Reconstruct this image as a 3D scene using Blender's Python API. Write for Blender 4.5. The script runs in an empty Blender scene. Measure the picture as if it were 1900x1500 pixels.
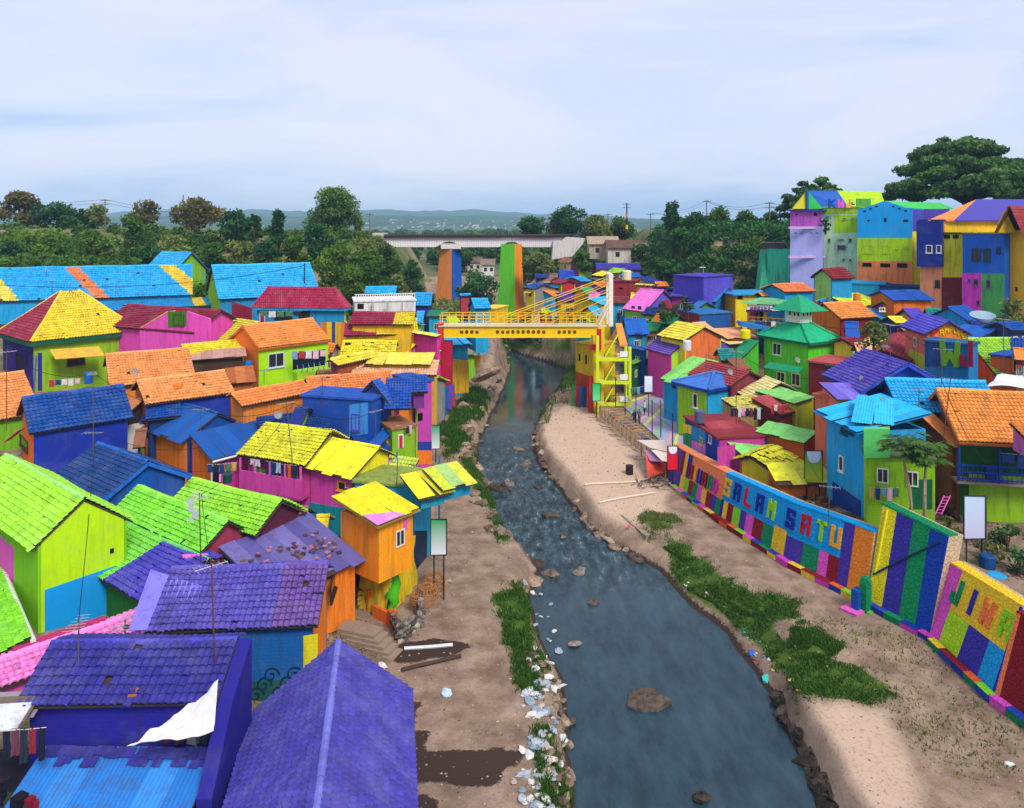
import bpy, math, random
import numpy as np
from mathutils import Vector, Matrix, noise as mnoise
random.seed(7); np.random.seed(7)
S = bpy.context.scene
COL = S.collection
# ------------------------------------------------------------------ camera, sky, sun, exposure
F, V0, H, UC = 1400.0, 415.0, 23.0, 950.0      # focal length in photo pixels, horizon row, eye height
cam_d = bpy.data.cameras.new('camera'); cam = bpy.data.objects.new('camera', cam_d); COL.objects.link(cam)
cam.location = (0, 0, H); cam.rotation_euler = (math.radians(90), 0, 0)
cam_d.sensor_width = 36.0; cam_d.lens = 36.0 * F / 1900.0
cam_d.shift_y = -(750 - V0) / 1900.0
cam_d.clip_start = 0.5; cam_d.clip_end = 20000
S.camera = cam
S.render.resolution_x, S.render.resolution_y = 1024, 808
SUN_AZ, SUN_EL = 150.0, 46.0                    # compass-like: degrees from +Y towards +X
w = bpy.data.worlds.new('World'); S.world = w; w.use_nodes = True
nt = w.node_tree; nd = nt.nodes; lk = nt.links
bg = nd['Background']
sky = nd.new('ShaderNodeTexSky'); sky.sky_type = 'NISHITA'; sky.sun_disc = False
sky.sun_elevation = math.radians(SUN_EL); sky.sun_rotation = math.radians(SUN_AZ)
sky.air_density = 1.3; sky.dust_density = 2.5; sky.altitude = 400
tc = nd.new('ShaderNodeTexCoord')
mp = nd.new('ShaderNodeMapping'); mp.inputs['Scale'].default_value = (1.0, 1.0, 4.6); mp.inputs['Location'].default_value = (0.35, 0.2, 0.0); mp.inputs['Rotation'].default_value = (0.05, -0.10, 0.3)
lk.new(tc.outputs['Generated'], mp.inputs[0])
n1 = nd.new('ShaderNodeTexNoise'); n1.inputs['Scale'].default_value = 1.5; n1.inputs['Detail'].default_value = 8; n1.inputs['Roughness'].default_value = 0.56; n1.inputs['Distortion'].default_value = 0.5
lk.new(mp.outputs[0], n1.inputs['Vector'])
sx = nd.new('ShaderNodeSeparateXYZ'); lk.new(tc.outputs['Generated'], sx.inputs[0])
hz = nd.new('ShaderNodeMapRange'); hz.inputs['From Min'].default_value = 0.0; hz.inputs['From Max'].default_value = 0.30; lk.new(sx.outputs['Z'], hz.inputs[0])
ad = nd.new('ShaderNodeMath'); ad.operation = 'MULTIPLY_ADD'; ad.inputs[1].default_value = 0.15; lk.new(hz.outputs[0], ad.inputs[0]); lk.new(n1.outputs[0], ad.inputs[2])
cr = nd.new('ShaderNodeValToRGB')
cr.color_ramp.elements[0].position = 0.43; cr.color_ramp.elements[0].color = (0.27, 0.38, 0.61, 1)
cr.color_ramp.elements[1].position = 0.69; cr.color_ramp.elements[1].color = (0.535, 0.54, 0.645, 1)
e = cr.color_ramp.elements.new(0.56); e.color = (0.45, 0.50, 0.655, 1)
lk.new(ad.outputs[0], cr.inputs[0])
sm = nd.new('ShaderNodeMix'); sm.data_type = 'RGBA'; sm.inputs['Factor'].default_value = 0.86
sc_ = nd.new('ShaderNodeMix'); sc_.data_type = 'RGBA'; sc_.blend_type = 'MULTIPLY'; sc_.inputs['Factor'].default_value = 1.0
sc_.inputs['B'].default_value = (0.10, 0.10, 0.10, 1)
lk.new(sky.outputs[0], sc_.inputs['A'])
lk.new(sc_.outputs['Result'], sm.inputs['A']); lk.new(cr.outputs[0], sm.inputs['B'])
lk.new(sm.outputs['Result'], bg.inputs['Color']); bg.inputs['Strength'].default_value = 1.0
sl = bpy.data.lights.new('sun', 'SUN'); sl.energy = 2.1; sl.angle = math.radians(20); sl.color = (1.0, 0.95, 0.88)
so = bpy.data.objects.new('sun', sl); COL.objects.link(so)
az, el = math.radians(SUN_AZ), math.radians(SUN_EL)
sd = Vector((math.sin(az) * math.cos(el), math.cos(az) * math.cos(el), math.sin(el)))
so.rotation_euler = sd.to_track_quat('Z', 'Y').to_euler(); so.location = sd * 200
S.view_settings.view_transform = 'Standard'; S.view_settings.look = 'None'
S.view_settings.exposure = 0.68; S.view_settings.gamma = 1.0; S.view_settings.use_curve_mapping = False
S.render.engine = 'CYCLES'; S.cycles.use_denoising = True
S.cycles.max_bounces = 6; S.cycles.diffuse_bounces = 3; S.cycles.glossy_bounces = 3; S.cycles.volume_bounces = 1; S.cycles.transparent_max_bounces = 8
S.cycles.caustics_reflective = False; S.cycles.caustics_refractive = False

# ------------------------------------------------------------------ helpers
def P(u, v, z):                                   # point at height z seen at photo pixel u,v
    Y = F * (H - z) / (v - V0)
    return Vector(((u - UC) / F * Y, Y, z))
def PY(u, v, Y):                                  # point at distance Y seen at photo pixel u,v
    return Vector(((u - UC) / F * Y, Y, H - (v - V0) / F * Y))
def pix(p):
    return (UC + F * p[0] / p[1], V0 + F * (H - p[2]) / p[1])
def ray(u, v): return Vector(((u - UC) / F, 1.0, -(v - V0) / F))
CAM = Vector((0, 0, H))
UP = Vector((0, 0, 1))
def lin(h):
    h = h.lstrip('#'); r = []
    for i in (0, 2, 4):
        c = int(h[i:i+2], 16) / 255.0
        r.append(c / 12.92 if c <= 0.04045 else ((c + 0.055) / 1.055) ** 2.4)
    return r
WL = {}
class MB:
    def __init__(s): s.v = []; s.f = []; s.tv = []; s.uv = []
    def face(s, pts, tv=0.5, uv=None):
        i = len(s.v); s.v.extend([tuple(p) for p in pts]); s.f.append(tuple(range(i, i + len(pts)))); s.tv.append(tv)
        s.uv.append(uv)
    def idx(s, verts, faces, tv=0.5):
        i = len(s.v); s.v.extend([tuple(p) for p in verts])
        for f in faces: s.f.append(tuple(k + i for k in f)); s.tv.append(tv); s.uv.append(None)
    def obox(s, o, ex, ey, ez, tv=0.5):           # box from a corner and three edge vectors
        o = Vector(o); p = [o, o+ex, o+ex+ey, o+ey, o+ez, o+ex+ez, o+ex+ey+ez, o+ey+ez]
        s.idx(p, [(0,3,2,1),(4,5,6,7),(0,1,5,4),(1,2,6,5),(2,3,7,6),(3,0,4,7)], tv)
    def box(s, c, sx, sy, sz, rz=0.0, tv=0.5):    # c = centre of the base
        ca, sa = math.cos(rz), math.sin(rz); ex = Vector((ca, sa, 0)) * sx; ey = Vector((-sa, ca, 0)) * sy
        s.obox(Vector(c) - ex/2 - ey/2, ex, ey, Vector((0, 0, sz)), tv)
    def slab(s, poly, off, tv=0.5, du=None, dv=None):   # polygon extruded by vector off; uv in metres on the faces
        poly = [Vector(p) for p in poly]; off = Vector(off); n = len(poly)
        uv = None
        if du is not None: uv = [((p).dot(du), (p).dot(dv)) for p in poly]
        s.face(poly, tv, uv); s.face([p + off for p in reversed(poly)], tv, list(reversed(uv)) if uv else None)
        for i in range(n):
            a, b = poly[i], poly[(i+1) % n]
            s.face([b, a, a + off, b + off], tv)
    def tube(s, pts, r, n=8, tv=0.5, cap=True):
        pts = [Vector(p) for p in pts]; m = len(pts)
        if not hasattr(r, '__len__'): r = [r] * m
        i0 = len(s.v)
        for k in range(m):
            t = (pts[min(k+1, m-1)] - pts[max(k-1, 0)]).normalized()
            a = t.cross(Vector((0.31, 0.17, 0.93)));
            if a.length < 1e-3: a = t.cross(Vector((1, 0, 0)))
            a.normalize(); b = t.cross(a)
            for j in range(n):
                q = 2 * math.pi * j / n
                s.v.append(tuple(pts[k] + (a * math.cos(q) + b * math.sin(q)) * r[k]))
        for k in range(m - 1):
            for j in range(n):
                a_ = i0 + k*n + j; b_ = i0 + k*n + (j+1) % n
                s.f.append((a_, b_, b_ + n, a_ + n)); s.tv.append(tv); s.uv.append(None)
        if cap:
            s.f.append(tuple(i0 + j for j in reversed(range(n)))); s.tv.append(tv); s.uv.append(None)
            s.f.append(tuple(i0 + (m-1)*n + j for j in range(n))); s.tv.append(tv); s.uv.append(None)
    def mesh(s, name, off=Vector((0, 0, 0)), smooth=False):
        me = bpy.data.meshes.new(name)
        v = np.array(s.v, dtype=np.float64).reshape(-1, 3) - np.array(off)
        me.from_pydata(v.tolist(), [], s.f)
        a = me.attributes.new('tv', 'FLOAT', 'FACE'); a.data.foreach_set('value', np.array(s.tv, dtype=np.float32))
        if any(u is not None for u in s.uv):
            l = me.uv_layers.new(name='UVMap'); arr = []
            for f, u in zip(s.f, s.uv):
                if u is None: arr += [0.0, 0.0] * len(f)
                else:
                    for q in u: arr += [q[0], q[1]]
            l.data.foreach_set('uv', np.array(arr, dtype=np.float32))
        if smooth: me.polygons.foreach_set('use_smooth', [True] * len(me.polygons))
        me.update()
        return me
def props(o, label=None, cat=None, group=None, kind=None):
    if label: o['label'] = label
    if cat: o['category'] = cat
    if group: o['group'] = group
    if kind: o['kind'] = kind
    return o
def link_mesh(name, me, mat, loc=(0, 0, 0), parent=None):
    o = bpy.data.objects.new(name, me); COL.objects.link(o)
    if mat and not me.materials: me.materials.append(mat)
    o.location = loc
    if parent is not None: o.parent = parent; WL[o.name] = WL[parent.name]
    else: WL[o.name] = Vector(loc)
    return o
def part(name, mb, mat, parent, label=None, kind=None, smooth=False):   # a mesh in world coordinates under its thing
    o = link_mesh(name, mb.mesh(name, WL[parent.name], smooth), mat, (0, 0, 0), parent)
    return props(o, label, None, None, kind)
def thing(name, label, cat, loc, group=None):
    o = bpy.data.objects.new(name, None); COL.objects.link(o); o.location = loc; WL[o.name] = Vector(loc)
    o.empty_display_size = 0.2
    return props(o, label, cat, group)
def solo(name, mb, mat, label, cat, loc=None, group=None, kind=None, smooth=False):    # a thing that is one mesh
    if loc is None:
        a = np.array(mb.v); loc = (a[:, 0].mean(), a[:, 1].mean(), a[:, 2].min())
    o = link_mesh(name, mb.mesh(name, Vector(loc), smooth), mat, loc)
    return props(o, label, cat, group, kind)
def copy_tree(o, loc, parent=None):
    c = o.copy(); COL.objects.link(c); c.parent = parent
    if parent is None: c.location = loc; WL[c.name] = Vector(loc)
    for ch in o.children: copy_tree(ch, None, c)
    return c
def structure(name, mb, mat, smooth=False, me=None):
    o = link_mesh(name, me or mb.mesh(name, Vector((0,0,0)), smooth), mat); o['kind'] = 'structure'; return o

# ------------------------------------------------------------------ materials
MATS = {}
def nmat(key):
    m = bpy.data.materials.new(key); m.use_nodes = True; t = m.node_tree
    t.nodes['Principled BSDF'].inputs['Specular IOR Level'].default_value = 0.12
    return m, t, t.nodes, t.links, t.nodes['Principled BSDF']
def NZ(n, l, scale, detail=4, rough=0.55, coord='Object', vec=None, mscale=None):
    x = n.new('ShaderNodeTexNoise'); x.inputs['Scale'].default_value = scale; x.inputs['Detail'].default_value = detail; x.inputs['Roughness'].default_value = rough
    if vec is None:
        g = n.new('ShaderNodeNewGeometry'); vec = g.outputs['Position']
    if mscale:
        mpp = n.new('ShaderNodeMapping'); mpp.inputs['Scale'].default_value = mscale; l.new(vec, mpp.inputs[0]); vec = mpp.outputs[0]
    l.new(vec, x.inputs['Vector']); return x
def RAMP(n, l, src, p0, p1, c0=(0,0,0,1), c1=(1,1,1,1)):
    r = n.new('ShaderNodeValToRGB'); r.color_ramp.elements[0].position = p0; r.color_ramp.elements[1].position = p1
    r.color_ramp.elements[0].color = c0; r.color_ramp.elements[1].color = c1; l.new(src, r.inputs[0]); return r
def MIX(n, l, fac, a, b, mode='MIX'):
    m = n.new('ShaderNodeMix'); m.data_type = 'RGBA'; m.blend_type = mode
    for s_, x in (('Factor', fac), ('A', a), ('B', b)):
        if isinstance(x, (int, float)): m.inputs[s_].default_value = x
        elif isinstance(x, (tuple, list)): m.inputs[s_].default_value = (*x[:3], 1)
        else: l.new(x, m.inputs[s_])
    return m.outputs['Result']
def MATH(n, l, op, a, b=0.0):
    m = n.new('ShaderNodeMath'); m.operation = op
    for i, x in ((0, a), (1, b)):
        if isinstance(x, (int, float)): m.inputs[i].default_value = x
        else: l.new(x, m.inputs[i])
    return m.outputs[0]
def BUMP(n, l, b, h, strength=0.3, dist=0.05):
    x = n.new('ShaderNodeBump'); x.inputs['Strength'].default_value = strength; x.inputs['Distance'].default_value = dist
    l.new(h, x.inputs['Height']); l.new(x.outputs[0], b.inputs['Normal']); return x
def TV(n): a = n.new('ShaderNodeAttribute'); a.attribute_name = 'tv'; return a.outputs['Fac']
def dk(c, k): return tuple(x * k for x in c)
def sat(c, k=1.0):
    m = sum(c) / 3; return tuple(max(0.0, m + (x - m) * k) for x in c)
def wall(hexc, brick=True, dirt=0.7):
    key = 'wall_%s_%d_%d' % (hexc.strip('#'), brick, int(dirt * 100))
    if key in MATS: return MATS[key]
    m, t, n, l, b = nmat(key); c = lin(hexc)
    a = NZ(n, l, 0.9, 6, 0.65); r = RAMP(n, l, a.outputs[0], 0.38, 0.72)
    col = MIX(n, l, MATH(n, l, 'MULTIPLY', r.outputs[0], 0.45), c, tuple(min(0.85, x * 0.72 + 0.015) for x in c))
    fd = NZ(n, l, 0.45, 5, 0.6); fr_ = RAMP(n, l, fd.outputs[0], 0.5, 0.75)
    col = MIX(n, l, MATH(n, l, 'MULTIPLY', fr_.outputs[0], 0.5), col, tuple(min(0.85, x * 0.8 + 0.09) for x in c))
    st = NZ(n, l, 2.4, 6, 0.75, mscale=(1.0, 1.0, 0.13)); sr = RAMP(n, l, st.outputs[0], 0.47, 0.68)
    g = NZ(n, l, 9, 4, 0.7); gr = RAMP(n, l, g.outputs[0], 0.52, 0.70)
    d = MATH(n, l, 'MULTIPLY', MATH(n, l, 'MAXIMUM', sr.outputs[0], MATH(n, l, 'MULTIPLY', gr.outputs[0], 0.5)), dirt)
    col = MIX(n, l, d, col, (c[0]*0.2+0.02, c[1]*0.2+0.02, c[2]*0.2+0.016))
    hgt = NZ(n, l, 25, 3).outputs[0]
    if brick:
        uv = n.new('ShaderNodeUVMap'); uv.uv_map = 'UVMap'
        bt = n.new('ShaderNodeTexBrick'); bt.inputs['Scale'].default_value = 1.0; bt.inputs['Brick Width'].default_value = 0.32; bt.inputs['Row Height'].default_value = 0.16
        bt.inputs['Mortar Size'].default_value = 0.012; bt.inputs['Mortar Smooth'].default_value = 0.4; bt.inputs['Color1'].default_value = (1,1,1,1); bt.inputs['Color2'].default_value = (0.85,0.85,0.85,1); bt.inputs['Mortar'].default_value = (0,0,0,1)
        l.new(uv.outputs[0], bt.inputs['Vector'])
        hgt = MATH(n, l, 'ADD', MATH(n, l, 'MULTIPLY', hgt, 0.3), bt.outputs['Color'])
        col = MIX(n, l, MATH(n, l, 'MULTIPLY', bt.outputs['Fac'], 0.22), col, dk(c, 0.5))
    l.new(col, b.inputs['Base Color']); b.inputs['Roughness'].default_value = 0.75
    BUMP(n, l, b, hgt, 0.5, 0.02)
    MATS[key] = m; return m
def tilem(hexc, dirt=0.85):
    key = 'tile_%s_%d' % (hexc.strip('#'), int(dirt * 100))
    if key in MATS: return MATS[key]
    m, t, n, l, b = nmat(key); c = lin(hexc)
    oi = n.new('ShaderNodeObjectInfo')
    v = MATH(n, l, 'FRACT', MATH(n, l, 'ADD', TV(n), oi.outputs['Random']))
    vv = MATH(n, l, 'ADD', MATH(n, l, 'MULTIPLY', v, 0.34), 0.76)
    cc = n.new('ShaderNodeCombineColor')
    for i in range(3): l.new(vv, cc.inputs[i])
    col = MIX(n, l, 1.0, c, cc.outputs[0], 'MULTIPLY')
    a = NZ(n, l, 1.3, 7, 0.74); r = RAMP(n, l, a.outputs[0], 0.46, 0.66)
    a2 = NZ(n, l, 7, 6, 0.78); r2 = RAMP(n, l, a2.outputs[0], 0.50, 0.64)
    d = MATH(n, l, 'MULTIPLY', MATH(n, l, 'MAXIMUM', MATH(n, l, 'MULTIPLY', r.outputs[0], 0.7), r2.outputs[0]), dirt)
    col = MIX(n, l, d, col, (c[0]*0.22+0.025, c[1]*0.22+0.02, c[2]*0.22+0.018))
    fd = NZ(n, l, 0.8, 7, 0.75); fr_ = RAMP(n, l, fd.outputs[0], 0.46, 0.68)
    col = MIX(n, l, MATH(n, l, 'MULTIPLY', fr_.outputs[0], 0.5), col, tuple(min(0.8, x * 0.75 + 0.10) for x in c))
    l.new(col, b.inputs['Base Color']); b.inputs['Roughness'].default_value = 0.62
    BUMP(n, l, b, NZ(n, l, 30, 3).outputs[0], 0.25, 0.01)
    MATS[key] = m; return m
def metal(hexc, dirt=0.8, rough=0.5):
    key = 'sheet_%s_%d' % (hexc.strip('#'), int(dirt * 100))
    if key in MATS: return MATS[key]
    m, t, n, l, b = nmat(key); c = lin(hexc)
    oi = n.new('ShaderNodeObjectInfo')
    vv = MATH(n, l, 'ADD', MATH(n, l, 'MULTIPLY', oi.outputs['Random'], 0.22), 0.86)
    cc = n.new('ShaderNodeCombineColor')
    for i in range(3): l.new(vv, cc.inputs[i])
    col = MIX(n, l, 1.0, c, cc.outputs[0], 'MULTIPLY')
    a = NZ(n, l, 1.9, 8, 0.78); r = RAMP(n, l, a.outputs[0], 0.47, 0.66)
    col = MIX(n, l, MATH(n, l, 'MULTIPLY', r.outputs[0], dirt), col, (c[0]*0.35+0.05, c[1]*0.35+0.035, c[2]*0.35+0.03))
    l.new(col, b.inputs['Base Color']); b.inputs['Roughness'].default_value = rough
    BUMP(n, l, b, NZ(n, l, 6, 3).outputs[0], 0.2, 0.03)
    MATS[key] = m; return m
def plain(hexc, rough=0.6, metallic=0.0, var=0.25):
    key = 'plain_%s_%d_%d' % (hexc.strip('#'), int(rough*100), int(metallic*100))
    if key in MATS: return MATS[key]
    m, t, n, l, b = nmat(key); c = lin(hexc)
    a = NZ(n, l, 5, 5, 0.65)
    col = MIX(n, l, MATH(n, l, 'MULTIPLY', RAMP(n, l, a.outputs[0], 0.4, 0.75).outputs[0], var*2), c, dk(c, 0.55))
    l.new(col, b.inputs['Base Color']); b.inputs['Roughness'].default_value = rough; b.inputs['Metallic'].default_value = metallic
    MATS[key] = m; return m
def glass():
    if 'glass' in MATS: return MATS['glass']
    m, t, n, l, b = nmat('window_glass'); b.inputs['Base Color'].default_value = (0.02, 0.025, 0.03, 1); b.inputs['Roughness'].default_value = 0.12; b.inputs['Specular IOR Level'].default_value = 0.5
    MATS['glass'] = m; return m
def stonewall(hexc):                               # painted rubble wall
    key = 'rubble_' + hexc.strip('#')
    if key in MATS: return MATS[key]
    m, t, n, l, b = nmat(key); c = lin(hexc)
    g = n.new('ShaderNodeNewGeometry')
    vo = n.new('ShaderNodeTexVoronoi'); vo.feature = 'DISTANCE_TO_EDGE'; vo.inputs['Scale'].default_value = 4.6; l.new(g.outputs['Position'], vo.inputs['Vector'])
    vc = n.new('ShaderNodeTexVoronoi'); vc.inputs['Scale'].default_value = 4.6; l.new(g.outputs['Position'], vc.inputs['Vector'])
    r = RAMP(n, l, vo.outputs['Distance'], 0.0, 0.11)
    sep = n.new('ShaderNodeSeparateColor'); l.new(vc.outputs['Color'], sep.inputs[0])
    col = MIX(n, l, MATH(n, l, 'MULTIPLY', sep.outputs[0], 0.35), c, dk(c, 0.62))
    a = NZ(n, l, 3.0, 6, 0.7); d = RAMP(n, l, a.outputs[0], 0.55, 0.72)
    col = MIX(n, l, MATH(n, l, 'MULTIPLY', d.outputs[0], 0.25), col, dk(c, 0.35))
    l.new(col, b.inputs['Base Color']); b.inputs['Roughness'].default_value = 0.7
    hh = MATH(n, l, 'ADD', r.outputs[0], MATH(n, l, 'MULTIPLY', NZ(n, l, 18, 3).outputs[0], 0.3))
    BUMP(n, l, b, hh, 0.8, 0.05)
    MATS[key] = m; return m
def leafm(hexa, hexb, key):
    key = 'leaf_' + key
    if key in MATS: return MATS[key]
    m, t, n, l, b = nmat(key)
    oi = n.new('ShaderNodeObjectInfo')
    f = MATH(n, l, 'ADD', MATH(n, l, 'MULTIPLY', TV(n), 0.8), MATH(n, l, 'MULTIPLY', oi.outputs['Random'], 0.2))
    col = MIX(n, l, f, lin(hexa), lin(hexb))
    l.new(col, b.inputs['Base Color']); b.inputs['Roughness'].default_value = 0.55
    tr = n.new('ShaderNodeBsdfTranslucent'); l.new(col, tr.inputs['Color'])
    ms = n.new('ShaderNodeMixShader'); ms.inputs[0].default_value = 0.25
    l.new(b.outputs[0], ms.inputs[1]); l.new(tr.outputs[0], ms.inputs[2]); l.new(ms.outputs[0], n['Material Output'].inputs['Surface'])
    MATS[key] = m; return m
def bark(hexc='#5a4a3a'): return plain(hexc, 0.9, 0, 0.4)
# ------------------------------------------------------------------ terrain
def sstep(a, b, x): t = np.clip((x - a) / (b - a), 0, 1); return t * t * (3 - 2 * t)
_L = [(1700,1090),(1600,1078),(1500,1064),(1400,1052),(1340,1060),(1260,1035),(1190,1003),(1110,985),(1060,1000),(1020,972),(985,938),(940,916),(900,905),(870,884),(830,887),(790,905),(740,927),(700,943),(680,950),(660,937),(650,925),(640,912),(630,900),(600,890)]
_R = [(1700,1640),(1600,1590),(1500,1535),(1400,1490),(1300,1440),(1180,1350),(1110,1270),(1060,1225),(1010,1130),(975,1085),(940,1062),(895,1030),(860,1000),(810,987),(770,1002),(730,1035),(700,1050),(685,1057),(668,1000),(658,965),(645,945),(630,930),(600,915)]
_ly = [F*H/(v-V0) for v, u in _L]; _lx = [(u-UC)/F*y for (v, u), y in zip(_L, _ly)]
_ry = [F*H/(v-V0) for v, u in _R]; _rx = [(u-UC)/F*y for (v, u), y in zip(_R, _ry)]
def XL(Y): return np.interp(Y, _ly, _lx)
def XR(Y): return np.interp(Y, _ry, _rx)
def BX(Y): return np.interp(Y, [20,32.4,37.4,42.7,50.6,60.2,62.8,84,105,135,180], [22.6,22.3,21.7,20.1,17.3,13.4,13.3,9.6,9.3,9.5,14])
def railY(X): return 165.0 + 0.14 * (np.minimum(X, -30) + 30)
def railZ(X): return 20.4 - 0.028 * (np.minimum(X, -30) + 30)
_rng = np.random.RandomState(3)
_wav = [(_rng.uniform(-1, 1), _rng.uniform(-1, 1), _rng.uniform(0, 6.28)) for _ in range(14)]
def fbm(X, Y, s=1.0):
    r = 0
    for k, (a, b, p) in enumerate(_wav):
        fr = s * (0.18 + 0.14 * k); r = r + np.sin((a * X + b * Y) * fr * 2.2 + p + 1.3 * np.sin((b * X - a * Y) * fr * 1.1 + p * 2)) / (1 + 0.45 * k)
    return r / 3.0
def gz(X, Y):
    X = np.asarray(X, float); Y = np.asarray(Y, float)
    nz = fbm(X, Y)
    dl = XL(Y) - X + nz * 0.25; dr = X - XR(Y) + nz * 0.3
    water = -0.9 * sstep(0, 1.2, np.minimum(-dl, -dr))
    lb = 1.25 * sstep(-0.15, 1.3, dl) + nz * 0.06 * sstep(0.5, 2, dl) + 0.16 * np.clip(dl - 9, 0, 70)
    lb = lb + 0.5 * sstep(70, 95, Y) * sstep(0.2, 2.5, dl) + 0.45 * sstep(62, 75, Y) * sstep(0.3, 1.5, dl) * np.abs(fbm(X, Y, 2.0))
    lb = np.minimum(lb, 12); lb = lb + 4.2 * sstep(99, 114, Y) * sstep(0.3, 2.2, dl)
    rb = 0.45 * sstep(-0.1, 0.6, dr) + 1.05 * sstep(0.5, 3.2, dr) + nz * 0.08 * sstep(0.5, 2, dr)
    k0 = sstep(39, 35, Y); rb = rb * (1 - k0) + k0 * (1.45 * sstep(0.0, 0.9, dr) + nz * 0.06 * sstep(0.5, 2, dr))
    rbf = 1.6 * sstep(-0.1, 1.1, dr) + nz * 0.08 * sstep(0.5, 2, dr)
    k = sstep(50, 60, Y); rb = rb * (1 - k) + rbf * k; rb = rb + (4.0 * sstep(119, 130, Y) + 4.3 * sstep(128, 146, Y)) * sstep(0.3, 2.5, dr) * sstep(2.5, 7, X)
    dx = X - BX(Y)
    z0 = np.interp(Y, [20, 40, 46, 58, 62, 92, 114], [4.0, 4.4, 4.6, 3.2, 2.4, 2.4, 6.5]); d0 = np.interp(Y, [20, 58, 62, 90, 110], [14, 12, 12, 10, 10])
    up = z0 + 0.22 * np.clip(dx - d0, 0, 40); up = np.minimum(up, 12.5)
    thr = np.interp(Y, [20, 42, 46, 60, 62], [1.6, 1.9, 1.4, 1.2, 0.35]); rr = np.where(dx > thr, up, rb)
    z = np.where(X < (XL(Y) + XR(Y)) / 2, np.where(dl > 0, lb, water), np.where(dr > 0, rr, water))
    # right hillside and plateau
    hill = 21.8 * sstep(112, 138, Y + 0.15 * (X - 25)) * sstep(18, 36, X) + 23.5 * sstep(63, 78, X) * sstep(75, 95, Y)
    z = np.where(hill > 0.6, np.maximum(z, np.minimum(hill, 23.5) + nz * 0.3), z)
    # railway embankment on the left
    ry, rz = railY(X), railZ(X)
    emb = np.where(Y < ry, sstep(34, 3.0, ry - Y), 1.0) * (rz - 0.3)
    emb = emb * sstep(-15, -31, X) + 0
    z = np.where(X < -6, np.maximum(z, emb + nz * 0.35 * sstep(0.1, 0.6, emb / 20) * (Y < ry - 4)), z)
    z = np.where(Y > 169, np.maximum(z, 9.0 * sstep(168, 197, Y)), z)
    return z
def gsample(A, X, Y):
    i = np.clip(np.searchsorted(xs, X) - 1, 0, len(xs) - 2); j = np.clip(np.searchsorted(ys, Y) - 1, 0, len(ys) - 2)
    a = np.clip((X - xs[i]) / (xs[i+1] - xs[i]), 0, 1); b = np.clip((Y - ys[j]) / (ys[j+1] - ys[j]), 0, 1)
    return (A[j, i]*(1-a) + A[j, i+1]*a)*(1-b) + (A[j+1, i]*(1-a) + A[j+1, i+1]*a)*b
def gzf(x, y):
    i = min(max(int(np.searchsorted(xs, x)) - 1, 0), len(xs) - 2); j = min(max(int(np.searchsorted(ys, y)) - 1, 0), len(ys) - 2)
    a = min(max((x - xs[i]) / (xs[i+1] - xs[i]), 0), 1); b = min(max((y - ys[j]) / (ys[j+1] - ys[j]), 0), 1)
    return float((GZ[j, i]*(1-a) + GZ[j, i+1]*a)*(1-b) + (GZ[j+1, i]*(1-a) + GZ[j+1, i+1]*a)*b)

xs = np.concatenate([np.linspace(-125, -45, 70, False), np.linspace(-45, -14, 62, False), np.linspace(-14, 27, 200, False), np.linspace(27, 100, 90)])
ys = np.concatenate([np.linspace(17, 60, 200, False), np.linspace(60, 110, 150, False), np.linspace(110, 200, 110)])
GX, GY = np.meshgrid(xs, ys); GZ = gz(GX, GY)
def inpoly(U, V, poly):
    ins = np.zeros(U.shape, bool); n = len(poly)
    for i in range(n):
        x1, y1 = poly[i]; x2, y2 = poly[(i+1) % n]
        c = ((y1 > V) != (y2 > V)) & (U < (x2 - x1) * (V - y1) / (y2 - y1 + 1e-9) + x1); ins ^= c
    return ins.astype(float)
def blur(a, k=1):
    for _ in range(k):
        b = a.copy(); b[1:-1, 1:-1] = (a[1:-1, 1:-1]*2 + a[:-2, 1:-1] + a[2:, 1:-1] + a[1:-1, :-2] + a[1:-1, 2:]) / 6; a = b
    return a
# where grass, dark damp soil and pale sand lie, as areas on the ground (outlined on the map by the photo's rows and columns)
_z = np.maximum(GZ, 0.0); GU = UC + F*GX/GY; GV = V0 + F*(H-_z)/GY
G_POLY = [[(915,1105),(960,1085),(985,1120),(990,1190),(1012,1240),(1005,1300),(965,1275),(945,1210),(925,1150)],
 [(985,1360),(1015,1350),(1045,1400),(1045,1500),(1000,1500),(1000,1420)],[(830,770),(880,715),(905,735),(895,770),(850,790)],[(818,790),(865,770),(870,815),(830,850)],[(860,850),(880,840),(905,890),(915,945),(900,940)],
 [(900,900),(920,930),(945,1000),(925,1000)],
 [(1225,990),(1270,1010),(1310,1040),(1390,1095),(1480,1110),(1470,1150),(1420,1160),(1500,1215),(1600,1240),(1680,1290),(1620,1300),(1480,1290),(1420,1215),(1340,1150),(1260,1085)],
 [(1190,955),(1260,965),(1240,985),(1195,980)],[(925,628),(1065,628),(1062,655),(930,650)],[(1005,700),(1030,672),(1072,672),(1072,715),(1030,720)],[(1480,1160),(1560,1200),(1530,1230),(1470,1190)]]
D_POLY = [[(735,1395),(850,1388),(975,1388),(970,1420),(925,1425),(930,1455),(840,1460),(740,1440)],[(720,1470),(800,1475),(815,1510),(720,1510)],[(735,1190),(860,1185),(880,1200),(860,1210),(735,1230)],[(745,1310),(770,1305),(775,1345),(750,1350)],[(745,1370),(790,1360),(795,1385),(745,1390)]]
S_POLY = [[(990,790),(1100,720),(1250,900),(1230,960),(1180,985),(1110,960),(1040,890)],[(1500,1310),(1640,1305),(1720,1500),(1560,1520)]]
DRY = [[(1500,1140),(1700,1180),(1900,1340),(1900,1500),(1720,1420),(1640,1300),(1520,1230)]]
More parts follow.
